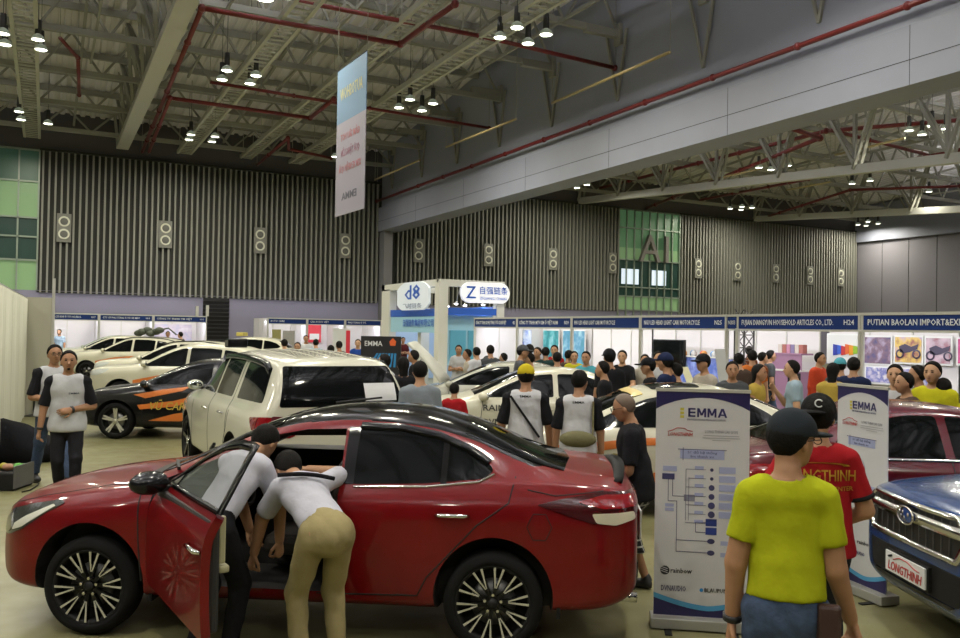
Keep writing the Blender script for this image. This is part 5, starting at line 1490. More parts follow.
rs.add('reversing_lens', smooth_poly([(-1.97, .87), (-2.24, .875), (-2.25, .83), (-2.12, .80), (-2.0, .815)], r=.015), 'L', mat('lens_cream', (.62, .58, .46), .1, coat=1), tl, grid=.025, off=.014)
rs.add('tail_lamp', smooth_poly([(-1.66, .875), (-2.05, .965), (-2.285, .955), (-2.29, .84), (-2.15, .79), (-1.80, .84)], r=.02), 'R', LAMP_RED, red, grid=.05, off=.008)
rs.ribbon([(-.42, .985), (-.9, 1.0), (-1.24, 1.035), (-1.34, 1.08)], 'L', .011, 'chrome_strip', CHROME, red, off=.010)
rs.ribbon([(-.42, 1.35), (-.7, 1.345), (-.95, 1.30), (-1.15, 1.225), (-1.30, 1.14)], 'L', .05, 'wind_deflector', GLOSSB, red, off=.02)
rs.add('window_divider', [(-1.03, 1.02), (-.99, 1.02), (-.99, 1.28), (-1.03, 1.27)], 'L', GLOSSB, red, off=.008, grid=.05)
rs.add('pillar_cover', [(-.34, 1.00), (-.415, 1.00), (-.415, 1.345), (-.34, 1.345)], 'L', GLOSSB, red, off=.006, grid=.05)
rs.ribbon([(-1.56, 1.0), (-1.74, .97), (-1.95, .99), (-2.05, 1.00)], 'L', .008, 'boot_gap', SEAM, red)
rs.ribbon([(-1.60, .70), (-1.68, .70), (-1.72, .78), (-1.68, .86), (-1.60, .86), (-1.56, .78), (-1.60, .70)], 'L', .006, 'fuel_flap', SEAM, red)
rs.ribbon([(1.02, .95), (1.30, .92), (1.75, .84), (2.05, .76), (2.14, .70)], 'L', .008, 'bonnet_gap', SEAM, red)
rs.ribbon([(1.02, .95), (1.0, .60), (.98, .34)], 'L', .010, 'wing_gap', SEAM, red)
rs.ribbon([(1.60, .79), (1.72, .52)], 'L', .006, 'bumper_gap', SEAM, red) if 0 else None
rs.add('cowl', [(1.10, -.62), (1.14, 0), (1.10, .62), (.97, .66), (1.0, 0), (.97, -.66)], 'T', BLACKP, red, off=.006, grid=.06)
for q in (-.35, .25):
    l, n = rs.cast(1.02, q, 'T'); l2, n2 = rs.cast(.80, q + .45, 'T')
    MB().use(BLACKP).beam(l + n * .02, l2 + n2 * .03, .02, .02).build('wiper', None, red)
# vent slots on the bonnet
for k in range(9):
    x = 1.62 - k * .055
    rs.ribbon([(x, .36), (x - .02, .50)], 'T', .014, 'bonnet_slat', mat('slat_pink', (.34, .06, .07), .25, coat=1), red, off=.006) if k < 0 else None
sp_ = MB().use(mat('spoiler_black', (.006, .006, .006), .6, spec=.1), True); pts = []
for yy in np.linspace(-.60, .60, 13):
    l, n = rs.cast(-2.12, 0, 'T'); pts.append(V3(-2.13 - .05 * (1 - (yy / .6) ** 2), yy, l.z + .018 - .045 * (yy / .6) ** 2))
n_ = len(pts); vs = []
for p in pts: vs += [p + V3(.03, 0, -.03), p + V3(.01, 0, .0), p + V3(-.06, 0, .008), p + V3(-.055, 0, -.008), p + V3(.01, 0, -.04)]
sp_.add(vs, [(5 * i + j, 5 * i + (j + 1) % 5, 5 * (i + 1) + (j + 1) % 5, 5 * (i + 1) + j) for i in range(n_ - 1) for j in range(5)] + [(0, 1, 2, 3, 4), tuple(5 * (n_ - 1) + j for j in (4, 3, 2, 1, 0))], True).build('spoiler', None, red)
# shark fin-less roof patch and rear bumper lower trim, exhaust, plate
rs.add('diffuser', [(-.62, .34), (.62, .34), (.55, .50), (-.55, .50)], 'B', BLACKP, red, off=.01, grid=.08)
MB().use(M_LWHITE).box((-2.36, 0, .66), (.012, .34, .20)).build('number_plate', None, red)
MB().use(CHROME, True).tube([(-2.1, .52, .27), (-2.30, .52, .26)], .035, 14).build('exhaust_tip', None, red)
MB().use(BLACKP).box((1.35 - .42, .77, .27), (.025, .14, .14)).build('mud_flap', None, red)
MB().use(BLACKP).box((-1.35 - .42, .77, .27), (.025, .14, .14)).build('mud_flap', None, red)
# cabin
seat_m = mat('seat_leather', (.035, .03, .026), .5)
for y in (.34, -.34):
    st = MB().use(seat_m).box((.02, y, .52), (.50, .46, .14)).build('seat', None, red, bevel=.05)
    MB().use(seat_m).box((-.26, y, .84), (.13, .44, .56), M=Matrix.Rotation(-.22, 3, 'Y')).build('seat_back', None, st, bevel=.05)
    MB().use(seat_m, True).ell((-.33, y, 1.17), (.05, .13, .07), 14, 8).build('headrest', None, st)
MB().use(INTER).box((.78, 0, .84), (.30, 1.0, .22)).build('dashboard', None, red, bevel=.05)
sw_ = MB().use(INTER, True); cc = V3(.50, .36, .93); e1 = V3(0, 1, 0); e2 = V3(.35, 0, .93).normalized()
sw_.tube([cc + (e1 * cos(t) + e2 * sin(t)) * .185 for t in np.linspace(0, 2 * pi, 25)], .016, 8).beam(cc - e1 * .18, cc + e1 * .18, .04, .02).beam(cc, V3(.72, .36, .85), .06, .06).build('steering_wheel', None, red)
# door: skin cut from the same surface, swung about its front edge
HX = .93; l, n = rs.cast(HX, .6, 'L'); HG = V3(HX, l.y - .04, 0); OPEN = radians(-51)
D_lo = smooth_poly([(.905, .335), (.915, .62), (.90, .955), (.78, .985), (-.32, 1.00), (-.325, .325)], r=.03)
door = rs.add('door', D_lo, 'L', RED, red, off=0.0, grid=.045, skirt=.05)
door['label'] = 'open red driver door'
kids = []
kids.append(MB().use(INTER).prism([(.88, .36), (.88, .93), (.7, .955), (-.30, .965), (-.30, .35)], 'y', l.y - .115, l.y - .055).build('door_trim', None, door, bevel=.02))
fr_pts = [(.84, .985), (.70, 1.055), (.42, 1.19), (.12, 1.295), (-.10, 1.335), (-.33, 1.345), (-.345, 1.0)]
kids.append(rs.ribbon([(x, z) for x, z in fr_pts], 'L', .055, 'window_frame', GLOSSB, door, off=.01))
kids.append(rs.ribbon([(.84, .992), (-.33, 1.008)], 'L', .035, 'window_sill', GLOSSB, door, off=.008))
gm = mat('door_glass', (.32, .36, .34), .03, trans=.0, alpha=.38, spec=.7)
kids.append(rs.add('door_glass', smooth_poly(WINS['sedan']['side'][0], r=.02), 'L', gm, door, off=-.004, grid=.06, skirt=.0))
kids.append(rs.add('mirror_patch', [(.86, .985), (.70, 1.05), (.62, 1.07), (.60, .99)], 'L', GLOSSB, door, off=.006, grid=.05))
l2, n2 = rs.cast(-.20, .80, 'L')
kids.append(MB().use(CHROME, True).tube([l2 + n2 * .005 + V3(.11, 0, 0), l2 + n2 * .03 + V3(.08, 0, 0), l2 + n2 * .032 + V3(-.08, 0, 0), l2 + n2 * .005 + V3(-.11, 0, 0)], [.011, .014, .014, .011], 8).build('door_handle', None, door))
kids.append(MB().use(mat('pull_cream', (.45, .42, .26), .5)).box((-.24, l.y - .14, .84), (.03, .04, .26)).box((-.22, l.y - .15, .68), (.09, .06, .04)).build('door_pull', None, door, bevel=.01))
ml, mn = rs.cast(.72, .99, 'L')
mm = MB().use(mat('mirror_shell', (.010, .011, .012), .12, spec=.4), True).ell((.74, ml.y + .14, 1.01), (.085, .13, .075), 18, 12, Matrix.Rotation(.25, 3, 'Z')).use(BLACKP).beam((.76, ml.y - .04, .96), (.75, ml.y + .10, .97), .07, .035).use(CHROME, True).tube([(.80, ml.y + .03, .955), (.79, ml.y + .20, .955)], .010, 8)
kids.append(mm.build('side_mirror', None, door))
door.location = HG; door.rotation_euler = (0, 0, OPEN)
door.data.transform(Matrix.Translation(-HG))
for k in kids:
    k.data.transform(Matrix.Translation(-HG))
# ---------------------------------------------------------------- other cars
GREY_H = radians(180) + YAW          # nose toward the left of the view
def stripe(s, poly, way, m, root, name='stripe', off=.006): return s.add(name, poly, way, m, root, off=off, grid=.06, skirt=.0)
# white seven-seat wagon seen from behind
wx, s = make_car('suv', mat('paint_pearl', (.66, .65, .55), .25, coat=.8), 'large white wagon with black roof rails seen from behind, left of centre', (2.92 - .05, 11.55, 0), radians(90 + 2), 'dark', 4, roof_rails=False, lamps=False, mirror=None, wheel_seg=40, handle=CHROME)
for q in (1, -1):
    pts = []
    for x in np.linspace(.15, -1.95, 12):
        l, n = s.cast(x, q * .70, 'T'); pts.append(l + V3(0, 0, .05))
    m = MB().use(GLOSSB, True); pts = [pts[0] + V3(.1, 0, -.06)] + pts + [pts[-1] + V3(-.14, 0, -.07)]
    vs = []
    for p in pts: vs += [p + V3(0, -.03, -.05), p + V3(0, -.022, .018), p + V3(0, .022, .018), p + V3(0, .03, -.05)]
    m.add(vs, [(4 * i + j, 4 * i + j + 1, 4 * i + j + 5, 4 * i + j + 4) for i in range(len(pts) - 1) for j in range(3)], True).build('roof_rail', None, wx)
    s.add('tail_lamp', smooth_poly([(-2.12, 1.06), (-2.52, 1.09), (-2.57, .86), (-2.30, .90)], r=.03), 'L' if q > 0 else 'R', LAMP_RED, wx, off=.008, grid=.04)
    s.add('tail_lamp', smooth_poly([(q * .80, .88), (q * .80, 1.10), (q * .50, 1.08), (q * .52, .90)][::q], r=.03), 'B', mat('tail_lamp_smoke', (.12, .02, .03), .08, coat=1), wx, off=.008, grid=.04)
for k in range(5):
    s.ribbon([(.05, -.42 + k * .21), (-2.05, -.40 + k * .20)], 'T', .012, 'roof_groove', mat('roof_shade', (.45, .44, .36), .5), wx, off=.004)
MB().use(GLOSSB).box((.0, .60, 1.83), (.22, .26, .12)).build('roof_box', None, wx, bevel=.02)
MB().use(BLACKP, True).tube([(-2.56, .10, 1.23), (-2.55, -.15, 1.25), (-2.53, -.45, 1.27)], .018, 6).build('rear_wiper', None, wx)
l1, _ = s.cast(-.12, 1.26, 'B')
def onB(y, z, o=.012):
    l, n = s.cast(y, z, 'B'); return l + n * o
pp = MB().use(mat('paper_white', (.75, .76, .80), .6)); g = [[onB(-.25 - .38 * i / 4 , 1.24 + .19 * j / 3) for j in range(4)] for i in range(5)]
pp.add([v for r_ in g for v in r_], [(4 * i + j, 4 * i + j + 1, 4 * i + j + 5, 4 * i + j + 4) for i in range(4) for j in range(3)], False)
tag(pp.build('paper_sheet', None, None), 'white printed sheet stuck on the rear window of the white wagon', 'paper')
bpy.data.objects['paper_sheet'].matrix_world = Matrix.Translation(wx.location) @ Matrix.Rotation(wx.rotation_euler.z, 4, 'Z')
s.ribbon([(-1.12, 1.66), (-1.13, .60)], 'L', .010, 'door_gap', SEAM, wx)
# black hatch with orange stripes
BLK = mat('paint_black', (.006, .006, .007), .2, spec=.4)
hx = cg(-5.15, 16.0)
bh, s = make_car('sedan', BLK, 'black car with orange stripes and gold lettering behind the white wagon', (hx.x, hx.y, 0), GREY_H + .0, 'star', 3, seams=True, wheel_seg=40)
for p in ([(1.02, .80), (.50, .90), (.0, .96), (.15, .88), (.80, .74)], [(.95, .62), (.30, .70), (-.3, .86), (-1.2, .90), (-1.6, .86), (-1.2, .80), (-.4, .78), (.30, .60), (.90, .54)],
          [(.75, .34), (.3, .47), (-.6, .60), (-1.0, .58), (-.6, .46), (.2, .34)], [(-.75, .40), (-1.0, .55), (-.95, .40)]):
    stripe(s, p, 'L', ORANGE, bh)
text_on(s, 'VŨ CAR', .19, 'L', (.42, .60), GOLD, bh, width=.62, bold=.004, shear=.25, off=.009)
# row of white cars to the left
def white_row(label, X, D, kind='cross', dh=0.0, style='dark', stripes=False, rails=False, lv=2, paint=None):
    p = cg(X, D); r, s = make_car(kind, paint or PAINT_WHITE, label, (p.x, p.y, 0), GREY_H + dh, style, lv, seams=False, wheel_seg=20, roof_rails=rails)
    if stripes:
        for q in ([(1.0, .72), (.3, .86), (-.4, .92), (-.1, .80), (.6, .66), (1.0, .55)], [(.2, .55), (-.6, .75), (-1.0, .72), (-.5, .5)]): stripe(s, q, 'L', ORANGE, r)
    return r, s
white_row('white crossover just behind the black striped car', -7.3, 21.2, stripes=True, lv=3, dh=-.03)
white_row('white crossover with dark roof rails, second behind the black striped car', -8.9, 24.9, rails=True, lv=3, dh=-.03)
w3, s3 = white_row('white crossover with orange stripes and gear on its roof, in the left row', -12.9, 31.5, stripes=True, rails=True, dh=.0)
white_row('white crossover with its nose showing behind the roof-gear car', -14.5, 33.6, dh=0)
white_row('pale crossover in front of the far left booths, farthest of the row', -15.5, 35.5, dh=0, paint=mat('paint_pale_green', (.50, .55, .46), .25, coat=.8))
tx, _ = white_row('white car with a small yellow roof sign near the louvred door', -10.4, 37.0, dh=0)
rg = MB().use(mat('roof_gear', (.05, .06, .04), .6), True)
for k in range(6): rg.ell((-.2 - k * .16, .1 * (k % 2), 1.74 + .06 * ((k * 7) % 3)), (.17, .22, .12), 10, 6)
rg.tube([(-.2, 0, 1.7), (-1.3, 0, 1.95), (-1.6, 0, 1.7)], .03, 6).build('roof_gear', None, w3)
MB().use(mat('roof_sign_yellow', (.6, .5, .12), .5)).box((0, 0, 1.72), (.28, .85, .16)).build('roof_sign', None, tx, bevel=.03)
# white saloon in the middle with dark lettering
p = cg(.85, 14.4)
wm, s = make_car('sedan', PAINT_WHITE, 'white saloon with dark side lettering behind the man in the yellow cap', (p.x, p.y, 0), GREY_H + .05, 'star', 3, wheel_seg=24)
text_on(s, 'RAINBOW', .13, 'L', (.45, .82), DKTXT, wm, width=.75, bold=.006)
text_on(s, 'DVNAUDIO', .13, 'L', (.45, .60), DKTXT, wm, width=.75, bold=.006)
stripe(s, [(-.55, .93), (-1.35, .95), (-1.35, .86), (-.55, .84)], 'L', mat('decal_red', (.45, .04, .04), .4), wm)
text_on(s, 'MOST', .17, 'L', (-.85, .76), DKTXT, wm, width=.55, bold=.008)
# open-bonnet saloon behind it
def open_bonnet(root, s, L=.98, ang=60):
    """raised bonnet hinged at the windscreen"""
    hx_, ang = 1.02, radians(ang); l, n = s.cast(hx_, 0, 'T'); b = MB()
    g = []
    for i in range(7):
        row = []
        for j in range(9):
            u = i / 6 * L; y = (j / 8 - .5) * (1.30 - .25 * i / 6); hgt = .05 * (1 - (2 * j / 8 - 1) ** 2) + .03 * sin(pi * i / 6)
            row.append(V3(hx_ + u * cos(ang) - hgt * sin(ang), y, l.z + u * sin(ang) + hgt * cos(ang)))
        g.append(row)
    vs = [v for r in g for v in r] + [v - V3(-.035 * sin(ang), 0, .035 * cos(ang)) for r in g for v in r]; N = 63
    fs = [(9 * i + j, 9 * i + j + 1, 9 * i + j + 10, 9 * i + j + 9) for i in range(6) for j in range(8)]
    fs2 = [tuple(N + k for k in f[::-1]) for f in fs]
    rim = [9 * 0 + j for j in range(9)] + [9 * i + 8 for i in range(1, 7)] + [54 + j for j in range(7, -1, -1)] + [9 * i for i in range(5, 0, -1)]
    fs3 = [(rim[k], rim[(k + 1) % len(rim)], N + rim[(k + 1) % len(rim)], N + rim[k]) for k in range(len(rim))]
    o = b.use(mat('bonnet_pale', (.52, .52, .46), .35)).add(vs, fs, True).add([], [], False)
    b.f += [list(f) for f in fs2 + fs3]; b.m += [0] * (len(fs2) + len(fs3)); b.sm += [False] * (len(fs2) + len(fs3))
    bo = b.build('bonnet', None, root); bo['label'] = 'raised bonnet'
    MB().use(BLACKP, True).tube([(1.7, .55, l.z - .05), (hx_ + L * .6 * cos(ang), .5, l.z + L * .6 * sin(ang))], .012, 6).build('bonnet_strut', None, root)
p = cg(.35, 17.2)
ob, s = make_car('sedan', mat('paint_champagne', (.42, .42, .36), .25, coat=.8), 'champagne saloon with raised bonnet behind the white saloon', (p.x, p.y, 0), GREY_H - .12, 'silver', 3, wheel_seg=20)
open_bonnet(ob, s, 1.05, 47)
# white saloon with orange stripes on the right of centre
p = cg(2.03, 10.3)
wo, s = make_car('sedan', PAINT_WHITE, 'white saloon with orange stripes and gold lettering right of centre', (p.x, p.y, 0), GREY_H + .02, 'star', 4, wheel_seg=32)
for q in ([(1.75, .78), (1.0, .80), (.3, .88), (-1.6, .95), (-1.6, .88), (.3, .80), (.95, .70), (1.7, .70)], [(1.9, .70), (1.3, .72), (.8, .60), (1.1, .60), (1.5, .66)],
          [(.35, .40), (-.2, .62), (-.9, .78), (-1.2, .74), (-.8, .62), (-.5, .50), (-.1, .36)]): stripe(s, q, 'L', ORANGE, wo)
text_on(s, 'VŨ CAR', .19, 'L', (.62, .64), mat('decal_olive', (.24, .18, .03), .4), wo, width=.75, bold=.004, shear=.2, off=.010)
s.add('sun_band', [(.25, -.5), (.29, 0), (.25, .5), (.14, .50), (.18, 0), (.14, -.5)], 'T', GOLD, wo, off=.008, grid=.08)
s.add('roof_panel', smooth_poly([(.02, -.42), (.02, .42), (-.55, .42), (-.55, -.42)], r=.06), 'T', GLOSSB, wo, off=.004, grid=.1)
# two more pale cars with raised bonnets in front of the booths
def lean_board(px0, px1, y0, y1, D, m, label, th=.03):
    a = at_d(px0[0], y0, D); b = at_d(px0[1], y0, D); c = at_d(px1[1], y1, D - .25); d = at_d(px1[0], y1, D - .25)
    # carried down to the floor
    k = (c.z) / max(.01, (b.z - c.z)); c2 = c + (c - b) * k; d2 = d + (d - a) * k; c2.z = d2.z = 0
    o = MB().use(m).add([a, b, c2, d2] + [v + CF * th for v in (a, b, c2, d2)], [(0, 3, 2, 1), (4, 5, 6, 7), (0, 1, 5, 4), (1, 2, 6, 5), (2, 3, 7, 6), (3, 0, 4, 7)]).build('leaning_board')
    return tag(o, label, 'board')
lean_board((715, 725), (720, 731), 349, 390, 13.2, mat('board_grey', (.42, .43, .42), .5), 'narrow grey board leaning beside the man with folded arms')
lean_board((681, 688), (689, 697), 367, 388, 12.6, mat('board_cream', (.60, .58, .38), .5), 'small cream board leaning behind the white saloon roof')
p = cg(4.45, 8.1)
mr_, s = make_car('sedan', mat('paint_maroon', (.075, .003, .008), .18, coat=.5, spec=.3), 'dark maroon saloon behind the right roll-up banner', (p.x, p.y, 0), GREY_H + pi, 'silver', 4, wheel_seg=32)
s.ribbon([(.80, .985), (-.9, 1.0), (-1.30, 1.03), (-1.44, 1.075)], 'R', .022, 'chrome_strip', CHROME, mr_, off=.010)
# blue crossover at the right edge, nose to the left
BLUE = mat('paint_blue', (.014, .048, .17), .2, coat=.5, metal=.1)
p = cg(2.82 + 2.30, 5.75)
bl, s = make_car('cross', BLUE, 'blue crossover cut by the right edge of view', (p.x, p.y, 0), GREY_H + .02, 'dark', 4, cladding=True, wheel_seg=48, lamps=False)
GR_ = mat('grille_mesh', (.012, .012, .012), .35)
gr = s.add('grille', smooth_poly([(-.50, .935), (.50, .935), (.62, .86), (.50, .70), (-.50, .70), (-.62, .86)], r=.04), 'F', GR_, bl, off=.006, grid=.04)
s.ribbon([(-.50, .94), (.50, .94), (.62, .85), (.52, .68), (-.52, .68), (-.62, .85)], 'F', .035, 'grille_frame', CHROME, gr, off=.02, closed=True)
s.ribbon([(-.60, .86), (.60, .86)], 'F', .07, 'grille_bar', CHROME, gr, off=.025)
for k in range(12): s.ribbon([(-.46 + k * .083, .70), (-.46 + k * .083, .92)], 'F', .008, 'grille_rib', mat('rib_grey', (.06, .06, .06), .3), gr, off=.012)
l, n = s.cast(0, .86, 'F')
e = MB().use(mat('badge_blue', (.02, .05, .2), .1, coat=1)).ell(l + n * .03, (.012, .095, .055), 20, 8).build('badge', None, gr)
MB().use(CHROME, True).tube([l + n * .04 + V3(0, .10 * cos(t), .058 * sin(t)) for t in np.linspace(0, 2 * pi, 25)], .007, 6).build('badge_ring', None, e)
for dy, dz, q in ((.045, .012, .013), (-.02, .02, .009), (.0, -.012, .009), (-.04, -.005, .009), (-.055, .018, .008)): MB().use(CHROME).ell(l + n * .045 + V3(0, dy, dz), (.006, q, q), 8, 5).build('badge_star', None, e)
for q, way in ((1, 'L'), (-1, 'R')):
    s.add('headlamp', smooth_poly([(2.12, .80), (2.13, .90), (2.0, .945), (1.72, .985), (1.68, .94), (1.88, .85), (2.05, .80)], r=.02), way, LAMP_CLR, bl, grid=.03, off=.008)
s.add('bumper_panel', smooth_poly([(-.57, .60), (.57, .60), (.54, .40), (-.54, .40)], r=.03), 'F', BLACKP, bl, off=.006, grid=.05)
s.add('lower_intake', smooth_poly([(-.50, .395), (.50, .395), (.46, .37), (-.46, .37)], r=.02), 'F', GLOSSB, bl, off=.012, grid=.05)
l, n = s.cast(0, .50, 'F')
pl = MB().use(M_LWHITE).box((l.x + .035, 0, .50), (.012, .50, .135)).use(BLACKP).box((l.x + .01, 0, .50), (.03, .53, .16)).build('number_plate', None, bl)
text('lettering', 'LONGTHINH', .085, REDTXT, frame_M((l.x + .044, 0, .475), (0, 1, 0)), pl, width=.43, bold=.003, shear=.2)
MB().use(REDTXT, True).tube([(l.x + .045, -.14, .525), (l.x + .045, -.06, .553), (l.x + .045, .04, .553), (l.x + .045, .13, .53), (l.x + .045, .19, .525)], .0035, 5).use(BLACKP, True).tube([(l.x + .045, -.20, .535), (l.x + .045, -.16, .548)], .008, 6).build('car_outline_mark', None, pl)
# ---------------------------------------------------------------- things on the floor
def roll_banner(label, base_l, base_r, h, lean, full, title_y=.0):
    """roll-up banner: base box, print, rail, pole, and the writing on it"""
    a = Vector(base_l); b = Vector(base_r); c = (a + b) / 2; d = b - a; w = d.length
    r = empty('roll_up_banner', (c.x, c.y, 0), atan2(d.y, d.x), label, 'banner')
    MB().use(mat('banner_base', (.42, .42, .40), .35, metal=.4)).box((0, .02, .045), (w + .04, .17, .07)).use(BLACKP).box((-w * .35, .0, .005), (.05, .34, .01)).box((w * .35, .0, .005), (.05, .34, .01)).build('base', None, r, bevel=.015)
    MB().use(M_ALU, True).tube([(0, .05, .07), (0, .03, h)], .010, 6).build('pole', None, r)
    pr = mat('banner_print', (.66, .66, .70), .45)
    navy = mat('banner_navy', (.018, .014, .085), .4); sky = mat('banner_sky', (.08, .34, .60), .4)
    sh = MB().use(pr).box2((-w / 2, -.004, .085), (w / 2, .004, h)).build('print', None, r)
    MB().use(M_ALU).box((0, 0, h), (w + .01, .025, .022)).build('top_rail', None, r)
    Y = -.0055
    def poly(pts, m, name, y=Y): MB().use(m).add([(x, y, z) for x, z in pts], [tuple(range(len(pts)))], False).build(name, None, sh, fix=False)
    top = [(-w / 2, h - .005), (-w / 2, h - .135)] + [(-w / 2 + w * t, h - .135 + .085 * sin(pi * t) ** .8) for t in np.linspace(0, 1, 15)[1:-1]] + [(w / 2, h - .135), (w / 2, h - .005)]
    poly(top, navy, 'navy_header')
    cur = [(-w / 2 + w * t, .215 - .085 * sin(pi * (t * .75 + .02)) + .10 * max(0, t - .6)) for t in np.linspace(0, 1, 15)]
    poly([(-w / 2, .09)] + [(w / 2, .09)] + cur[::-1], navy, 'navy_footer')
    poly([(x, z) for x, z in cur] + [(x, z + .035) for x, z in cur[::-1]], sky, 'sky_curve', Y - .001)
    def tx(body, x, z, size, m, width=None, bold=.001, align='CENTER', name='lettering', shear=0):
        text(name, body, size, m, frame_M((x, Y - .001, z), (1, 0, 0)), sh, width=width, bold=bold, align=align, depth=.001, res=1, shear=shear)
    ink = mat('banner_ink', (.03, .025, .12), .5); blk = mat('banner_black', (.02, .02, .03), .5); grey = mat('banner_grey', (.25, .25, .3), .5)
    yel = mat('banner_yellow', (.62, .55, .08), .5); lil = mat('banner_lilac', (.38, .42, .66), .5)
    for k in range(3): MB().use(yel).box((-w * .22, Y, h - .185 + k * .026), (.026, .001, .018)).build('yellow_square', None, sh)
    em = MB().use(ink); ex = w * .04 - .125; ez = h - .185; lh = .062
    def bar2(x0, z0, x1, z1, t): em.add([(x0 - t / 2, Y - .001, z0), (x0 + t / 2, Y - .001, z0), (x1 + t / 2, Y - .001, z1), (x1 - t / 2, Y - .001, z1)], [(0, 1, 2, 3)])
    em.box((ex + .008, Y - .001, ez + lh / 2), (.014, .001, lh))
    for zz in (.006, lh / 2, lh - .006): em.box((ex + .026, Y - .001, ez + zz), (.048, .001, .012))
    for mx_ in (ex + .068, ex + .138):
        bar2(mx_, ez, mx_, ez + lh, .013); bar2(mx_ + .048, ez, mx_ + .048, ez + lh, .013)
        bar2(mx_ + .024, ez + .012, mx_ + .002, ez + lh, .014); bar2(mx_ + .024, ez + .012, mx_ + .046, ez + lh, .014)
    bar2(ex + .208, ez, ex + .232, ez + lh, .015); bar2(ex + .258, ez, ex + .234, ez + lh, .015); em.box((ex + .233, Y - .001, ez + .018), (.032, .001, .010))
    em.build('lettering', None, sh, fix=False)
    tx('EUROPEAN MOBILE MEDIA ASSOCIATION', w * .04, h - .204, .018, ink, .26, 0)
    tx('LONGTHINH', -w * .24, h - .31, .036, REDTXT, .17, .001, shear=.2)
    MB().use(REDTXT, True).tube([(-w * .24 + x, Y - .001, h - .28 + z) for x, z in ((-.085, -.012), (-.05, .0), (-.02, .016), (.03, .014), (.05, .0), (.085, -.006))], .0025, 4).build('car_outline_mark', None, sh)
    tx('LONG THINH SAI GON', w * .20, h - .285, .030, grey, .22, 0)
    for zz, ww in ((.312, .24), (.328, .25), (.344, .12)): MB().use(mat('fine_print', (.42, .42, .46), .5)).box((w * .20, Y, h - zz), (ww, .001, .005)).build('fine_print', None, sh)
    MB().use(lil).box((0, Y, h - .445), (.30, .001, .065)).use(ink).box((0, Y - .001, h - .412), (.33, .001, .004)).box((-.13, Y - .001, h - .445), (.004, .001, .09)).build('title_plate', None, sh)
    tx('Sơ đồ hệ thống', .0, h - .433, .024, ink, .20, 0); tx('âm thanh xe', .0, h - .460, .024, ink, .16, 0)
    if full:
        X0 = -w / 2; Z = .055
        dm = mat('banner_device', (.05, .05, .14), .5)
        line = MB().use(ink)
        def L(pts, t=.0035):
            for (x, z), (u, v) in zip(pts, pts[1:]): line.box(((x + u) / 2, Y - .001, (z + v) / 2 + Z), (abs(u - x) + t, .001, abs(v - z) + t))
        def box_(x, z, a, b, m=lil, n='caption_box'): MB().use(m).box((x, Y - .0005, z + Z), (a, .001, b)).build(n, None, sh)
        def disc(x, z, a, b): MB().use(dm).add([(x + a * cos(t), Y - .001, z + Z + b * sin(t)) for t in np.linspace(0, 2 * pi, 17)[:-1]], [tuple(range(16))]).build('speaker_mark', None, sh, fix=False)
        box_(X0 + .10, 1.055, .095, .035); box_(X0 + .09, 1.0, .085, .042, dm, 'device_mark')
        L([(X0 + .09, .98), (X0 + .09, .83), (X0 + .15, .83), (X0 + .15, .48), (X0 + .36, .48)]); L([(X0 + .15, .56), (X0 + .36, .56)]); L([(X0 + .12, .98), (X0 + .12, .865), (X0 + .20, .865)])
        box_(X0 + .235, .855, .075, .045, mat('device_grey', (.22, .22, .28), .5), 'device_mark')
        for k in range(7):
            z = 1.055 - .062 * k; box_(X0 + .30, z + .012, .06, .022); L([(X0 + (.23 if k % 2 else .21), z), (X0 + .345, z)], .0025)
        L([(X0 + .21, 1.055), (X0 + .21, .70)], .0025); L([(X0 + .23, 1.0), (X0 + .23, .70)], .0025)
        for k in range(6):
            z = 1.055 - .062 * k; rr = (.012, .012, .020, .020, .024, .024)[k]; disc(X0 + .385, z, rr, rr); box_(X0 + .49, z, .11, .045)
        for z in (.69, .63): box_(X0 + .385, z, .075, .05, mat('banner_amp', (.02, .04, .22), .5), 'amplifier_mark')
        L([(X0 + .345, .69), (X0 + .28, .69), (X0 + .28, .62), (X0 + .345, .62)])
        for z in (.56, .48): disc(X0 + .385, z, .026, .018)
        box_(X0 + .49, .55, .08, .03); box_(X0 + .49, .47, .08, .03); box_(X0 + .10, .80, .06, .022); box_(X0 + .10, .77, .06, .022)
        line.build('wiring_line', None, sh, fix=False)
        MB().use(blk).add([(X0 + .075 + .032 * cos(t), Y - .001, .40 + .032 * sin(t)) for t in np.linspace(0, 2 * pi, 17)[:-1]], [tuple(range(16))]).build('round_logo', None, sh, fix=False)
        for k in range(3): MB().use(pr).box((X0 + .070, Y - .002, .39 + k * .014), (.05, .001, .004), M=Matrix.Rotation(.3, 3, 'Y')).build('logo_slit', None, sh)
        tx('rainbow', X0 + .185, .40, .050, blk, .145, .002)
        tx('DVNAUDIO', X0 + .135, .275, .052, ink, .17, .001)
        MB().use(mat('banner_cyan', (.02, .22, .55), .5)).add([(X0 + .325 + .013 * cos(t), Y - .001, .275 + .013 * sin(t)) for t in np.linspace(0, 2 * pi, 13)[:-1]], [tuple(range(12))]).build('dot_mark', None, sh, fix=False)
        tx('BLAUPUNKT', X0 + .445, .275, .040, blk, .20, .002)
    else:
        g = MB().use(lil)
        for z in (.86, .78): g.box((w * .15, Y, z), (.14, .001, .045))
        g.build('caption_box', None, sh)
        MB().use(grey, True).tube([(-w * .1 + .10 * cos(t), Y - .001, 1.0 + .10 * sin(t)) for t in np.linspace(0, pi, 12)], .003, 4).build('diagram_line', None, sh)
        tx('rainbow', w * .08, .42, .045, blk, .16, .002); tx('DVNAUDIO', -w * .05, .33, .038, ink, .15, .001); tx('BLAU', w * .36, .345, .038, blk, .09, .002)
    return r
bl_ = on_z(651, 634, 0); br_ = on_z(747, 640, 0)
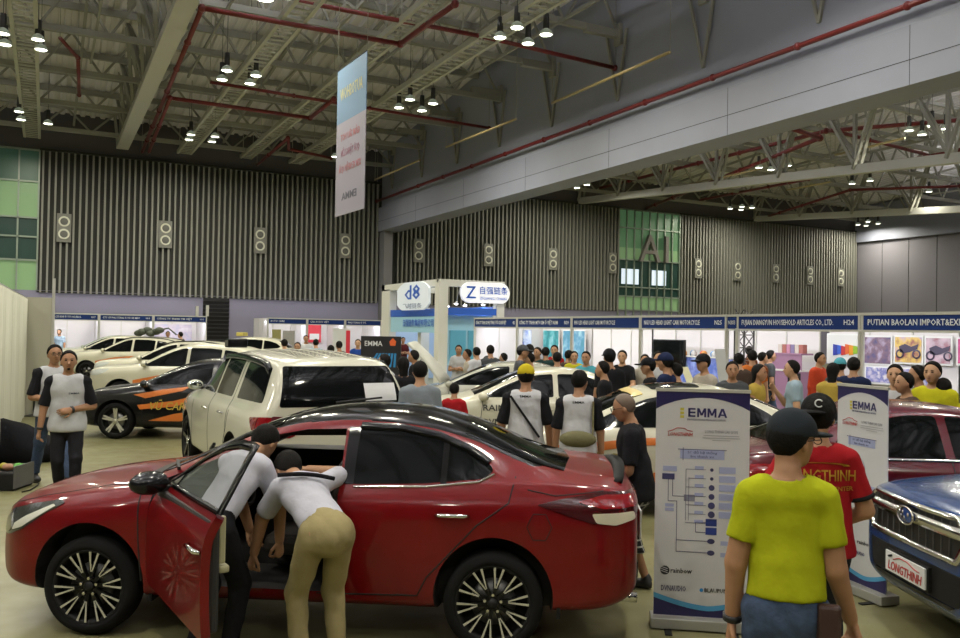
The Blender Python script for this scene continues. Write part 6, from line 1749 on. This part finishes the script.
roll_banner('large roll-up banner with wiring diagram, between the red car and the man in yellow', cg(1.25, 5.95), cg(1.88, 5.86), 1.66, 0, True)
roll_banner('roll-up banner turned aside, standing between the maroon car and the blue crossover', cg(2.985, 7.02), cg(3.14, 6.48), 1.66, 0, False)
# hanging banner (seen from behind, writing reversed)
r = empty('hanging_banner', (6.6, 20, 4.9), YAW - 1.05, 'tall hanging banner in pale blue and white with reversed writing', 'banner')
hw, hh = .98, 3.75
sky2 = mat('hang_sky', (.15, .24, .36), .7); pale = mat('hang_pale', (.31, .29, .35), .7)
b_ = MB().use(pale).box2((-hw, -.01, 0), (hw, .01, 2.35)).use(sky2).box2((-hw, -.01, 2.35), (hw, .01, hh)).build('print', None, r)
MB().use(BLACKP, True).tube([(-hw, 0, hh), (hw, 0, hh)], .02, 6).use(M_STEEL).tube([(-hw, 0, hh), (-hw, 0, 9.25)], .008, 4).tube([(hw, 0, hh), (hw, 0, 9.25)], .008, 4).build('hanging_rod', None, r)
for wds, z, sz, c, wd_ in (('AUTOSHOW', 3.05, .42, (.50, .46, .22), 1.5), ('GIẢM SÂU HOT', 1.95, .24, (.40, .16, .18), 1.3), ('QUÀ TẶNG LỚN', 1.55, .24, (.30, .14, .20), 1.25), ('XEM XE NHẬN QUÀ', 1.15, .24, (.40, .16, .18), 1.5), ('EMMA', .45, .26, (.12, .12, .16), 1.0)):
    me = text_mesh(wds, sz, .004, wd_, .004, mirror=True, res=1); me.materials.clear(); me.materials.append(mat('hang_ink_%d' % int(z * 100), c, .7)); me.transform(frame_M((0, -.014, z), (1, 0, 0))); link('lettering', me, b_)
# white curtain wall at the left, pole, stanchion
CU = mat('curtain_white', (.52, .52, .42), .8)
def curtain(pts, H, name, label):
    m = MB().use(CU, True); row = []
    for (a, b) in zip(pts, pts[1:]):
        a = Vector((a[0], a[1], 0)); b = Vector((b[0], b[1], 0)); d = (b - a); L = d.length; n = Vector((-d.y, d.x, 0)).normalized(); k = int(L / .05)
        for i in range(k): row.append(a + d * (i / k) + n * .035 * sin(i * .05 * 16 + sin(i * .31) * 1.5))
    row.append(Vector((pts[-1][0], pts[-1][1], 0)))
    vs = [p + Vector((0, 0, .02)) for p in row] + [p + Vector((0, 0, H)) for p in row]; n_ = len(row)
    vs += [p + Vector((.03, .03, 0)) for p in vs]
    fs = [(i, i + 1, n_ + i + 1, n_ + i) for i in range(n_ - 1)] + [(2 * n_ + i, 3 * n_ + i, 3 * n_ + i + 1, 2 * n_ + i + 1) for i in range(n_ - 1)] + [(n_ + i, n_ + i + 1, 3 * n_ + i + 1, 3 * n_ + i) for i in range(n_ - 1)]
    m.add(vs, fs, True)
    m.use(M_ALU)
    for a, b in zip(pts, pts[1:]): m.beam((a[0], a[1], H + .02), (b[0], b[1], H + .02), .04, .05)
    for a in pts: m.box((a[0], a[1], H / 2), (.04, .04, H))
    return tag(m.build(name), label, 'curtain')
c0 = on_z(0, 285, 2.6); e0 = Vector((-.42, 21.1, 0)); c0 = c0 + (c0 - e0) * .25
curtain([(c0.x, c0.y), (-.42, 21.1)], 2.58, 'partition_curtain', 'long pleated white curtain wall along the left edge')
MB_ = MB().use(mat('panel_cream', (.46, .45, .36), .7)).box2((-.42, 21.1, 0), (.12, 21.16, 2.62)).use(M_ALU).box2((.12, 21.08, 0), (.18, 21.18, 3.05)).build('partition_end'); tag(MB_, 'flat cream partition end with tall post behind the two men', 'partition')
p = on_z(34, 416); st_ = MB().use(mat('stanchion_steel', (.10, .10, .09), .3, metal=.6), True).lathe([(0, 0), (.2, 0), (.2, .02), (.03, .05)], 20).tube([(0, 0, .03), (0, 0, 1.0)], .025, 10).ell((0, 0, 1.0), (.05, .05, .05)).tube([(0, 0, .92), (.10, .05, .98), (.16, .05, .86), (.10, .05, .76), (0, 0, .8)], .012, 6).build('queue_post', None, None, loc=(p.x, p.y, 0)); tag(st_, 'dark metal queue post beside the cream partition end', 'post')
# covered heap and tool box at the lower left
DC = mat('dark_cloth', (.010, .010, .012), .95, spec=.08, bump=.6, bscale=6)
p = cg(-7.15, 12.6); pts = [V3(0, 0, .2), V3(1.0, .2, .4)]
def heap(P):
    d = ellip(P, (.0, 0, .22), (.62, .45, .40)); d = smin(d, ellip(P, (.55, .1, .12), (.40, .40, .26)), .12)
    d = d + .02 * np.sin(P[:, 0] * 14 + P[:, 2] * 9) * np.sin(P[:, 1] * 11)
    return np.maximum(d, -P[:, 2])
h_ = mesh_sdf('covered_heap', heap, [V3(-.6, -.3, 0), V3(1.3, .4, .6)], .15, .035, DC); h_.location = (p.x, p.y, 0); h_.rotation_euler.z = YAW
tag(h_, 'heap of equipment under a dark cloth behind the tool box', 'covered heap')
p = on_z(-2, 488); tb = empty('tool_box', (p.x, p.y, 0), YAW, 'dark tool box with green and yellow goods at the left edge', 'tool box')
MB().use(BLACKP).box2((-.5, -.2, 0), (.30, .25, .22)).build('case', None, tb, bevel=.02)
MB().use(mat('case_light', (.12, .12, .12), .5)).box2((.295, -.2, .03), (.31, .25, .30)).build('case_side', None, tb)
for k in range(8):
    c = [(.30, .40, .05), (.45, .38, .04), (.40, .20, .12), (.10, .35, .05)][k % 4]
    q = MB().use(mat('pack_%d' % (k % 4), c, .5), True).ell((0, 0, 0), (.075, .05, .045), 12, 8).build('snack_pack'); q.location = cg(0, 0) + Vector((p.x, p.y, .26)) + CW * (-.42 + k * .09) + CF * (.06 * (k % 2)); q.rotation_euler.z = k
    tag(q, ['leaf green', 'yellow', 'reddish', 'bright green'][k % 4] + ' small packet lying on the open tool box', 'packet', 'packets on the tool box')
cb = MB().use(BLACKP, True).tube([on_z(x, y, .012) for x, y in ((22, 492), (30, 490), (38, 485), (39, 483), (33, 482), (24, 484))], .008, 6).build('cable'); tag(cb, 'thin black cable looping on the floor by the tool box', 'cable')

# ---------------------------------------------------------------- people near the camera
c_white = cloth('white', (.55, .56, .60)); c_black = cloth('black', (.012, .012, .014)); c_char = cloth('charcoal', (.016, .016, .019)); c_lime = cloth('lime', (.37, .40, .012))
c_denim = mat('denim', (.035, .060, .115), .85, noise=.25, nscale=30, bump=.4, bscale=20); c_khaki = cloth('khaki', (.30, .25, .125)); c_red = cloth('red', (.28, .010, .014)); c_navy = cloth('navy', (.012, .018, .05))
c_grey = cloth('grey', (.20, .23, .26)); c_shoe = mat('shoe_dark', (.02, .02, .022), .5); c_tan = mat('shoe_tan', (.25, .17, .12), .6); c_lav = cloth('pale_lavender', (.50, .50, .58))
def facing(x, d, yawdeg):
    """camera-frame floor point and turn: 0 looks away from the camera, + turns left"""
    return cg(x, d), YAW + radians(yawdeg)
# man in lime shirt
f = Fig(1.735, wide=.90, arms={-1: ((-.20, -.02, -1), (-.04, .18, -1), (-1, .2, 0)), 1: ((.16, -.04, -1), (.30, .40, -.9), (.8, .3, .4))}, head=(-52, 4), hand_curl=(20, 45), twist=0, lean=2)
p, yw = facing(1.305, 3.56, -14)
ye = person('man in lime yellow t-shirt, dark cap and jeans, seen from behind', p, yw, f, 1, shirt=c_lime, trousers=c_denim, shoes=c_shoe, cap=mat('cap_slate', (.018, .022, .026), .9, spec=.1), hair='short', h=.014, hf=.0062, wrist=(-1,), glasses=True, sleeve_len=.66, shirt_hem=-.068, loose=.97)
ps = MB().use(mat('phone_pouch', (.035, .015, .012), .5)).box(f.P + V3(.155, -.085, -.03), (.09, .05, .15)).build('belt_pouch', None, ye, bevel=.012)
ch_ = MB().use(mat('gold_chain', (.5, .38, .12), .25, metal=1), True).tube([f.neck + V3(.062 * cos(t), .010 + .058 * sin(t), .022 + .016 * sin(t)) for t in np.linspace(0, 2 * pi, 25)], .003, 5).build('neck_chain', None, ye)
hp = f.wr[1] + f.hd[1] * .12
# black roller case top under his right hand
wp = p + Matrix.Rotation(yw, 3, 'Z') @ Vector((hp.x, hp.y, 0))
hc_ = empty('handle_post', (wp.x, wp.y, 0), yw, 'black knob topped post under the right hand of the man in lime', 'post')
MB().use(BLACKP, True).lathe([(0, 0), (.17, 0), (.17, .02), (.03, .05)], 20).tube([(0, 0, .03), (0, 0, hp.z - .05)], .022, 10).build('stand', None, hc_)
MB().use(GLOSSB, True).ell((0, 0, hp.z - .03), (.05, .05, .04), 16, 10).build('knob', None, hc_)
# man in red shirt
f = Fig(1.72, wide=1.0, arms={-1: A_hip(-1), 1: ((.34, .02, -1), (-.55, .55, -.45), (.6, .3, 0))}, head=(-10, 2), lean=2)
p, yw = facing(1.915, 4.75, -10)
rm = person('man in red t-shirt with yellow print on the back and black cap', p, yw, f, 0, shirt=c_red, trousers=c_char, shoes=c_shoe, cap=mat('cap_black', (.008, .008, .008), .9, spec=.1), cap_yaw=160, h=.015, hf=.0065, sleeve_len=.74, loose=1.05)
bvh_s = [o for o in COL.objects if o.parent == rm and o.name.startswith('shirt')][0]
def back_text(root, shirt_name, body, size, m, z, width, x=0, off=.004, side=-1):
    o = [c for c in COL.objects if c.parent == root and c.name.split('.')[0] == shirt_name][0]
    co = [v.co.copy() for v in o.data.vertices]; bt = BVHTree.FromPolygons(co, [tuple(q.vertices) for q in o.data.polygons])
    me = text_mesh(body, size, .001, width, .002, res=1)
    bm = bmesh.new(); bm.from_mesh(me); bmesh.ops.triangulate(bm, faces=bm.faces)
    bmesh.ops.subdivide_edges(bm, edges=[e for e in bm.edges if e.calc_length() > .03], cuts=1)
    for v in bm.verts:
        X = x + v.co.x * (1 if side < 0 else -1); l, n, i, d = bt.ray_cast(Vector((X, side * 2, z + v.co.y)), Vector((0, -side, 0)))
        if l is not None: v.co = l + Vector((0, side * off, 0))
    bmesh.ops.recalc_face_normals(bm, faces=bm.faces)
    bm.to_mesh(me); bm.free(); me.materials.clear(); me.materials.append(m); return link('shirt_print', me, o)
YP = mat('print_yellow', (.60, .36, .03), .6)
back_text(rm, 'shirt', 'LONGTHINH', .085, YP, 1.285, .36)
back_text(rm, 'shirt', 'CAR AUDIO CENTER', .034, YP, 1.215, .34)
back_text(rm, 'shirt', '⌒', .05, YP, 1.35, .30)
for q in (-1, 1):
    a = f.sh[q] + (f.el[q] - f.sh[q]) * .68; b = f.sh[q] + (f.el[q] - f.sh[q]) * .76
    MB().use(c_black, True).tube([a, b], .0700, 16).build('sleeve_band', None, rm)
MB().use(M_LWHITE, True).tube([f.hc + f.HR @ (V3(.012 * cos(t), -.0725, .048 + .012 * sin(t)) * 1.7) for t in np.linspace(.6, 5.6, 12)], .004, 5).build('cap_emblem', None, rm)
# bald man in black
f = Fig(1.58, wide=1.12, arms={-1: ((-.1, .1, -1), (.3, .6, -.55), (-1, 0, 0)), 1: ((.1, .05, -1), (-.05, .45, -.8), (1, 0, 0))}, head=(0, 16), lean=5, feet={-1: (-.10, .05, 5), 1: (.10, -.10, -12)})
p, yw = facing(1.26, 6.75, 80)
plaid = mat('plaid_cloth', (.02, .02, .022), .9)
nt = plaid.node_tree; tc = nt.nodes.new('ShaderNodeTexCoord'); outs = []
for d in ('X', 'Z'):
    wv = nt.nodes.new('ShaderNodeTexWave'); wv.bands_direction = d; wv.inputs['Scale'].default_value = 6; nt.links.new(tc.outputs['Object'], wv.inputs['Vector'])
    rr = nt.nodes.new('ShaderNodeValToRGB'); rr.color_ramp.elements[0].position = .80; rr.color_ramp.elements[1].position = .9; rr.color_ramp.elements[1].color = (.45, .45, .42, 1); rr.color_ramp.elements[0].color = (.012, .012, .014, 1)
    nt.links.new(wv.outputs['Fac'], rr.inputs['Fac']); outs.append(rr.outputs['Color'])
mx = nt.nodes.new('ShaderNodeMixRGB'); mx.blend_type = 'LIGHTEN'; mx.inputs[0].default_value = 1; nt.links.new(outs[0], mx.inputs[1]); nt.links.new(outs[1], mx.inputs[2]); nt.links.new(mx.outputs[0], nt.nodes['Principled BSDF'].inputs['Base Color'])
person('balding man in black shirt and plaid shorts behind the tail of the red car', p, yw, f, 1, shirt=c_black, trousers=plaid, leg_cut=.18, shoes=c_shoe, hair='shaven', h=.015, hf=.007, glasses=True, sleeve_len=.85, shirt_hem=.02, loose=1.04, mustache=True)
# the two leaning into the red car
f = Fig(1.66, wide=.90, lean=46, pelvis_z=.52, hips=(0, -.10), arms={-1: ((-.1, .55, -.85), (.1, .35, -1), (-1, 0, 0)), 1: ((.15, .45, -.9), (-.1, .15, -1), (1, 0, 0))}, head=(0, 5), feet={-1: (-.09, -.12, 5), 1: (.09, -.02, -8)})
p, yw = facing(-1.56, 5.18, -24)
person('person in white shirt and black trousers leaning into the red car behind its open door', p, yw, f, 0, shirt=c_lav, trousers=c_black, shoes=c_tan, h=.015, hf=.007, sleeve_len=.85, face=False, loose=.94, tuck=True, shirt_hem=.02)
f = Fig(1.68, wide=.90, lean=66, pelvis_z=.52, hips=(.0, -.14), arms={-1: ((-.12, .75, -.8), (-.1, .30, -1), (-1, 0, 0)), 1: ((.75, .55, .10), (-.75, .65, .05), (0, 0, 1))}, head=(5, -10), feet={-1: (-.11, -.05, 6), 1: (.11, -.10, -8)})
p, yw = facing(-.95, 5.06, 34)
pk = person('person in white shirt and khaki trousers bending into the red car', p, yw, f, 0, shirt=c_lav, trousers=c_khaki, shoes=c_tan, h=.014, hf=.007, sleeve_len=.80, face=False, belt=None, loose=1.0, tuck=True, shirt_hem=.012)
sp1 = []
for t in np.linspace(0, 1, 9):
    c0 = f.neck.lerp(f.waist, .18 + t * .25); sp1.append(c0 + f.T @ V3(-.17 + .34 * t, -.10 - .02 * sin(pi * t), .0))
MB().use(c_black, True).tube(sp1, .014, 6).build('shoulder_strap', None, pk)
# two men on the left in raglan shirts
f = Fig(1.74, wide=1.10, arms={-1: ((-.30, .05, -1), (.85, .55, -.12), (0, 1, .2)), 1: ((.24, -.05, -1), (.14, .12, -1), (1, .2, 0))}, head=(5, -2), feet={-1: (-.10, .10, 6), 1: (.07, -.08, -8)}, lean=1)
p = cg((70 - 480) / 845 * 9.8, 9.8); yw = YAW + pi + radians(22)
m1 = person('man in white shirt with black raglan sleeves, hand on stomach, front one of two', p, yw, f, 1, shirt=c_white, sleeve=c_black, trousers=c_char, shoes=c_shoe, h=.017, hf=.0075, beard=True, wrist=(-1, 1), sleeve_len=.95, shirt_hem=.02)
back_text(m1, 'shirt', 'EMMA', .03, c_navy, 1.25, .11, x=-.07, side=1)
f = Fig(1.78, wide=1.08, arms={-1: A_down(-1), 1: ((.25, .0, -1), (-.45, .9, -.1), (0, 1, .2))}, head=(-12, 0), feet={-1: (-.10, .30, 6), 1: (.07, -.30, -8)}, lean=3)
p = cg((54 - 480) / 845 * 10.9, 10.9); yw = YAW + pi + radians(50)
m2 = person('man with glasses and raglan sleeves walking behind the other man at left', p, yw, f, 1, shirt=c_white, sleeve=c_black, trousers=c_denim, shoes=c_shoe, h=.017, hf=.008, glasses=True, sleeve_len=.95)
# raglan pair in the middle
f = Fig(1.70, wide=1.12, arms={-1: A_down(-1, .25), 1: A_down(1, .25)}, head=(4, 2))
p, yw = facing((527 - 480) / 845 * 8.9, 8.9, -4)
yc = person('man in yellow baseball cap and raglan shirt with a cross strap, from behind', p, yw, f, 1, shirt=c_white, sleeve=c_black, trousers=c_char, shoes=c_shoe, cap=cloth('cap_yellow', (.50, .40, .02)), cap_yaw=0, h=.018, hf=.008, sleeve_len=.95, face=False)
MB().use(c_black).beam(f.sh[-1] + V3(.02, -.115, .03), f.P + V3(.15, -.155, .06), .035, .02).build('cross_strap', None, yc)
f = Fig(1.66, wide=1.10, arms={-1: A_down(-1, .2), 1: A_down(1, .2)}, head=(-25, 2))
p, yw = facing((580 - 480) / 845 * 8.75, 8.75, -8)
mk = person('man in raglan shirt with olive waist bag, to the right of the yellow cap', p, yw, f, 1, shirt=c_white, sleeve=c_black, trousers=c_char, shoes=c_shoe, h=.018, hf=.008, sleeve_len=.95, face=False)
MB().use(cloth('olive', (.16, .15, .08)), True).ell(f.P + V3(.0, -.135, .085), (.19, .06, .085), 18, 10).build('waist_bag', None, mk)
MB().use(cloth('olive', (.16, .15, .08))).beam(f.sh[1] + V3(-.02, -.08, .03), f.P + V3(.15, -.13, .12), .03, .02).build('bag_strap', None, mk)
back_text(yc, 'shirt', 'EMMA', .035, c_black, 1.375, .12); back_text(mk, 'shirt', 'EMMA', .035, c_black, 1.335, .12)
back_text(yc, 'cap', 'V', .05, c_black, 1.70, .04) if 0 else None

# ---------------------------------------------------------------- the crowd (x, y of the top of each head in view, height, turn)
K = dict(black=cloth('black', (.012, .012, .014)), white=cloth('white', (.55, .56, .60)), red=cloth('crimson', (.30, .012, .016)), grey=c_grey, navy=c_navy, blue=cloth('blue', (.02, .06, .26)),
         dgreen=cloth('bottle_green', (.018, .04, .035)), lgreen=cloth('pale_green', (.38, .42, .24)), yellow=cloth('yellow', (.50, .46, .03)), cyan=cloth('cyan', (.08, .34, .42)), beige=cloth('beige', (.42, .38, .32)),
         orange=cloth('orange', (.50, .14, .03)), mustard=cloth('mustard', (.42, .30, .06)), lblue=cloth('light_blue', (.30, .40, .48)), dred=cloth('dark_red', (.07, .012, .015)), dgrey=cloth('dark_grey', (.06, .065, .07)),
         orblack=cloth('orange_black', (.10, .03, .01)), redor=cloth('red_orange', (.42, .05, .02)), brown=cloth('brown', (.06, .04, .03)), lime=cloth('bright_yellow', (.52, .50, .02)))
PPL = [
 # x, y, h, yaw, colour, options, label
 (421, 361, 1.70, 8, 'grey', dict(pose='down', wide=1.1, near=1.0), 'man in grey t-shirt standing behind the white wagon, seen from behind'),
 (454, 383, 1.46, -8, 'red', dict(pose='fwd', near=1.0), 'child in red t-shirt beside the man in grey'),
 (388, 354, 1.62, 60, 'white', dict(), 'person in white bending near the white wagon roof'),
 (404, 357, 1.60, 10, 'black', dict(hair='long'), 'woman with long black hair and black top beside the raised bonnet'),
 (417, 350, 1.64, 70, 'black', dict(), 'person in black just left of the raised champagne bonnet'),
 (285, 339, 1.70, 10, 'white', dict(), 'man in white shirt seen over the wagon roof, farther left'),
 (298, 342, 1.62, 170, 'brown', dict(), 'dark clothed person facing us over the wagon roof'),
 (306, 333, 1.74, 185, 'white', dict(pose='fold', D=29), 'person in white standing before the red poster booth'),
 (316, 339, 1.66, 0, 'lblue', dict(), 'person in light blue shirt by the red poster booth'),
 (331, 345, 1.58, 0, 'black', dict(), 'dark haired person low behind the wagon roof'),
 (340, 341, 1.66, 20, 'dgrey', dict(), 'person in dark grey by the far middle booths'),
 (358, 339, 1.70, 180, 'blue', dict(), 'man in blue shirt left of the EMMA board'),
 (395, 336, 1.72, 150, 'black', dict(), 'person in black right behind the EMMA board'),
 (403, 337, 1.70, 190, 'dred', dict(pose='fold'), 'man in dark red shirt at the tall stand'),
 (420, 336, 1.72, 185, 'white', dict(pose='fwd'), 'man in white shirt with dark vest edge at the tall stand'),
 (60, 327, 1.72, 160, 'lblue', dict(D=37), 'person at the far left booths near the curtain post'),
 (168, 330, 1.66, 180, 'white', dict(D=36), 'person in white at the far booths, left of the louvred door'),
 (182, 331, 1.62, 60, 'dgrey', dict(D=34), 'dark haired person at the far booths by the louvred door'),
 (459, 345, 1.62, 175, 'white', dict(hair='long', pose='fold'), 'woman in white top with dark hair before the cyan panels'),
 (470, 349, 1.60, 100, 'beige', dict(), 'man in beige beside the woman in white before the cyan panels'),
 (478, 347, 1.66, 30, 'white', dict(), 'man in white shirt crowding near the cyan panels'),
 (491, 345, 1.72, 10, 'dgrey', dict(), 'man in dark grey under the blue green posters'),
 (490, 356, 1.64, 75, 'black', dict(cap='dgrey', D=18.5), 'man in grey cap and black shirt before the first shell booth'),
 (506, 353, 1.66, 70, 'lgreen', dict(pose='down', D=18.6), 'man in pale green shirt looking down at a car'),
 (519, 345, 1.74, -90, 'dgrey', dict(cap='dgrey'), 'man in dark cap turned right by the narrow blue poster'),
 (532, 344, 1.74, 60, 'dgrey', dict(), 'tall man in dark grey in the second booth crowd'),
 (533, 353, 1.58, 90, 'lime', dict(pose='fwd'), 'person in yellow green shirt in the second booth crowd'),
 (539, 347, 1.68, 150, 'black', dict(), 'person in black behind the yellow green shirt'),
 (546, 347, 1.68, 5, 'dgreen', dict(wide=1.1), 'man in bottle green shirt with his back to us'),
 (555, 345, 1.70, 170, 'red', dict(hair='long'), 'woman in red among the second booth crowd'),
 (558, 352, 1.62, 15, 'black', dict(), 'man in black right of the bottle green shirt'),
 (567, 350, 1.64, -40, 'brown', dict(), 'man in brown beside the woman in yellow'),
 (574, 351, 1.62, 185, 'yellow', dict(hair='long', pose='fold'), 'woman in yellow top facing us before the second booth'),
 (587, 351, 1.70, 165, 'cyan', dict(pose='fwd'), 'man in cyan shirt right of the woman in yellow'),
 (611, 349, 1.76, 20, 'black', dict(cap='black'), 'man in black cap before the television'),
 (623, 350, 1.72, 170, 'black', dict(pose='fwd'), 'man in black leaning over right of the television'),
 (607, 361, 1.76, 80, 'black', dict(pose='down', D=11.9), 'man in black t-shirt in profile beside the white saloon'),
 (645, 354, 1.62, 180, 'beige', dict(), 'person in beige at the post of the fourth booth'),
 (657, 351, 1.68, 200, 'white', dict(), 'person in white at the blue printed counter'),
 (653, 358, 1.64, 100, 'black', dict(cap='black', pose='fwd'), 'man in black shirt and cap looking at a car, fourth booth'),
 (670, 353, 1.74, 60, 'navy', dict(cap='navy'), 'man in navy uniform and cap before the blue printed counter'),
 (680, 363, 1.62, 70, 'white', dict(), 'person in white t-shirt near the pale bonnet'),
 (707, 354, 1.72, 130, 'beige', dict(cap='black', pose='fold'), 'man in beige shirt and dark cap with folded arms'),
 (732, 361, 1.64, 185, 'dgrey', dict(pose='fold'), 'man in dark grey facing us beside the truss tower'),
 (740, 353, 1.70, 20, 'brown', dict(), 'person in brown at the foot of the truss tower'),
 (748, 346, 1.76, -30, 'orblack', dict(), 'tall man in black and orange in the FUJIAN booth, left'),
 (753, 350, 1.74, 10, 'orange', dict(wide=1.1), 'man in orange shirt in the FUJIAN booth crowd'),
 (760, 352, 1.66, -60, 'orblack', dict(), 'man in dark orange clothes behind the woman in yellow sleeves'),
 (768, 350, 1.70, -70, 'dgrey', dict(jeans=1), 'person in grey shirt and blue jeans by the mauve shelf'),
 (755, 364, 1.62, -110, 'mustard', dict(hair='long', sleeveless=True), 'woman with long hair and yellow sleeveless top'),
 (797, 360, 1.74, 95, 'lblue', dict(pose='phone'), 'man in light blue shirt holding a phone to his face'),
 (817, 352, 1.72, -120, 'redor', dict(long_sleeve=True), 'man in red orange jacket looking right'),
 (804, 348, 1.68, 90, 'black', dict(cap='black'), 'person with dark cap at the back of the FUJIAN booth'),
 (832, 363, 1.62, -15, 'mustard', dict(hair='long', sleeveless=True), 'woman with very long brown black hair and mustard top'),
 (841, 358, 1.66, 10, 'dgrey', dict(cap='cyan'), 'person in cyan cap beside the man in navy'),
 (853, 357, 1.72, -10, 'navy', dict(wide=1.1), 'man in navy t-shirt before the nearest booth'),
 (896, 364, 1.70, 172, 'white', dict(pose='fwd'), 'young man in white shirt with lanyard facing us, nearest booth'),
 (910, 372, 1.62, 120, 'brown', dict(), 'dark haired person between the white and yellow shirts'),
 (923, 365, 1.68, 100, 'white', dict(), 'person in white half hidden behind the man in yellow'),
 (935, 361, 1.76, 160, 'lime', dict(wide=1.1), 'man in bright yellow shirt with lanyard facing us'),
 (944, 378, 1.58, 5, 'lime', dict(), 'person in bright yellow shirt from behind at the right edge')]
random.seed(3)
for i, (x, y, h_, yw_, colr, o, lab) in enumerate(PPL):
    o = dict(o); jeans = o.pop('jeans', 0)
    if 'cap' in o: o['cap'] = K[o['cap']]
    crowd(lab, x, y, h_, yw_, shirt=K[colr], trousers=c_denim if jeans or i % 3 == 0 else c_char, skin=i % 3, face=True, **o)
# lanyards, bag and phone carried in the crowd
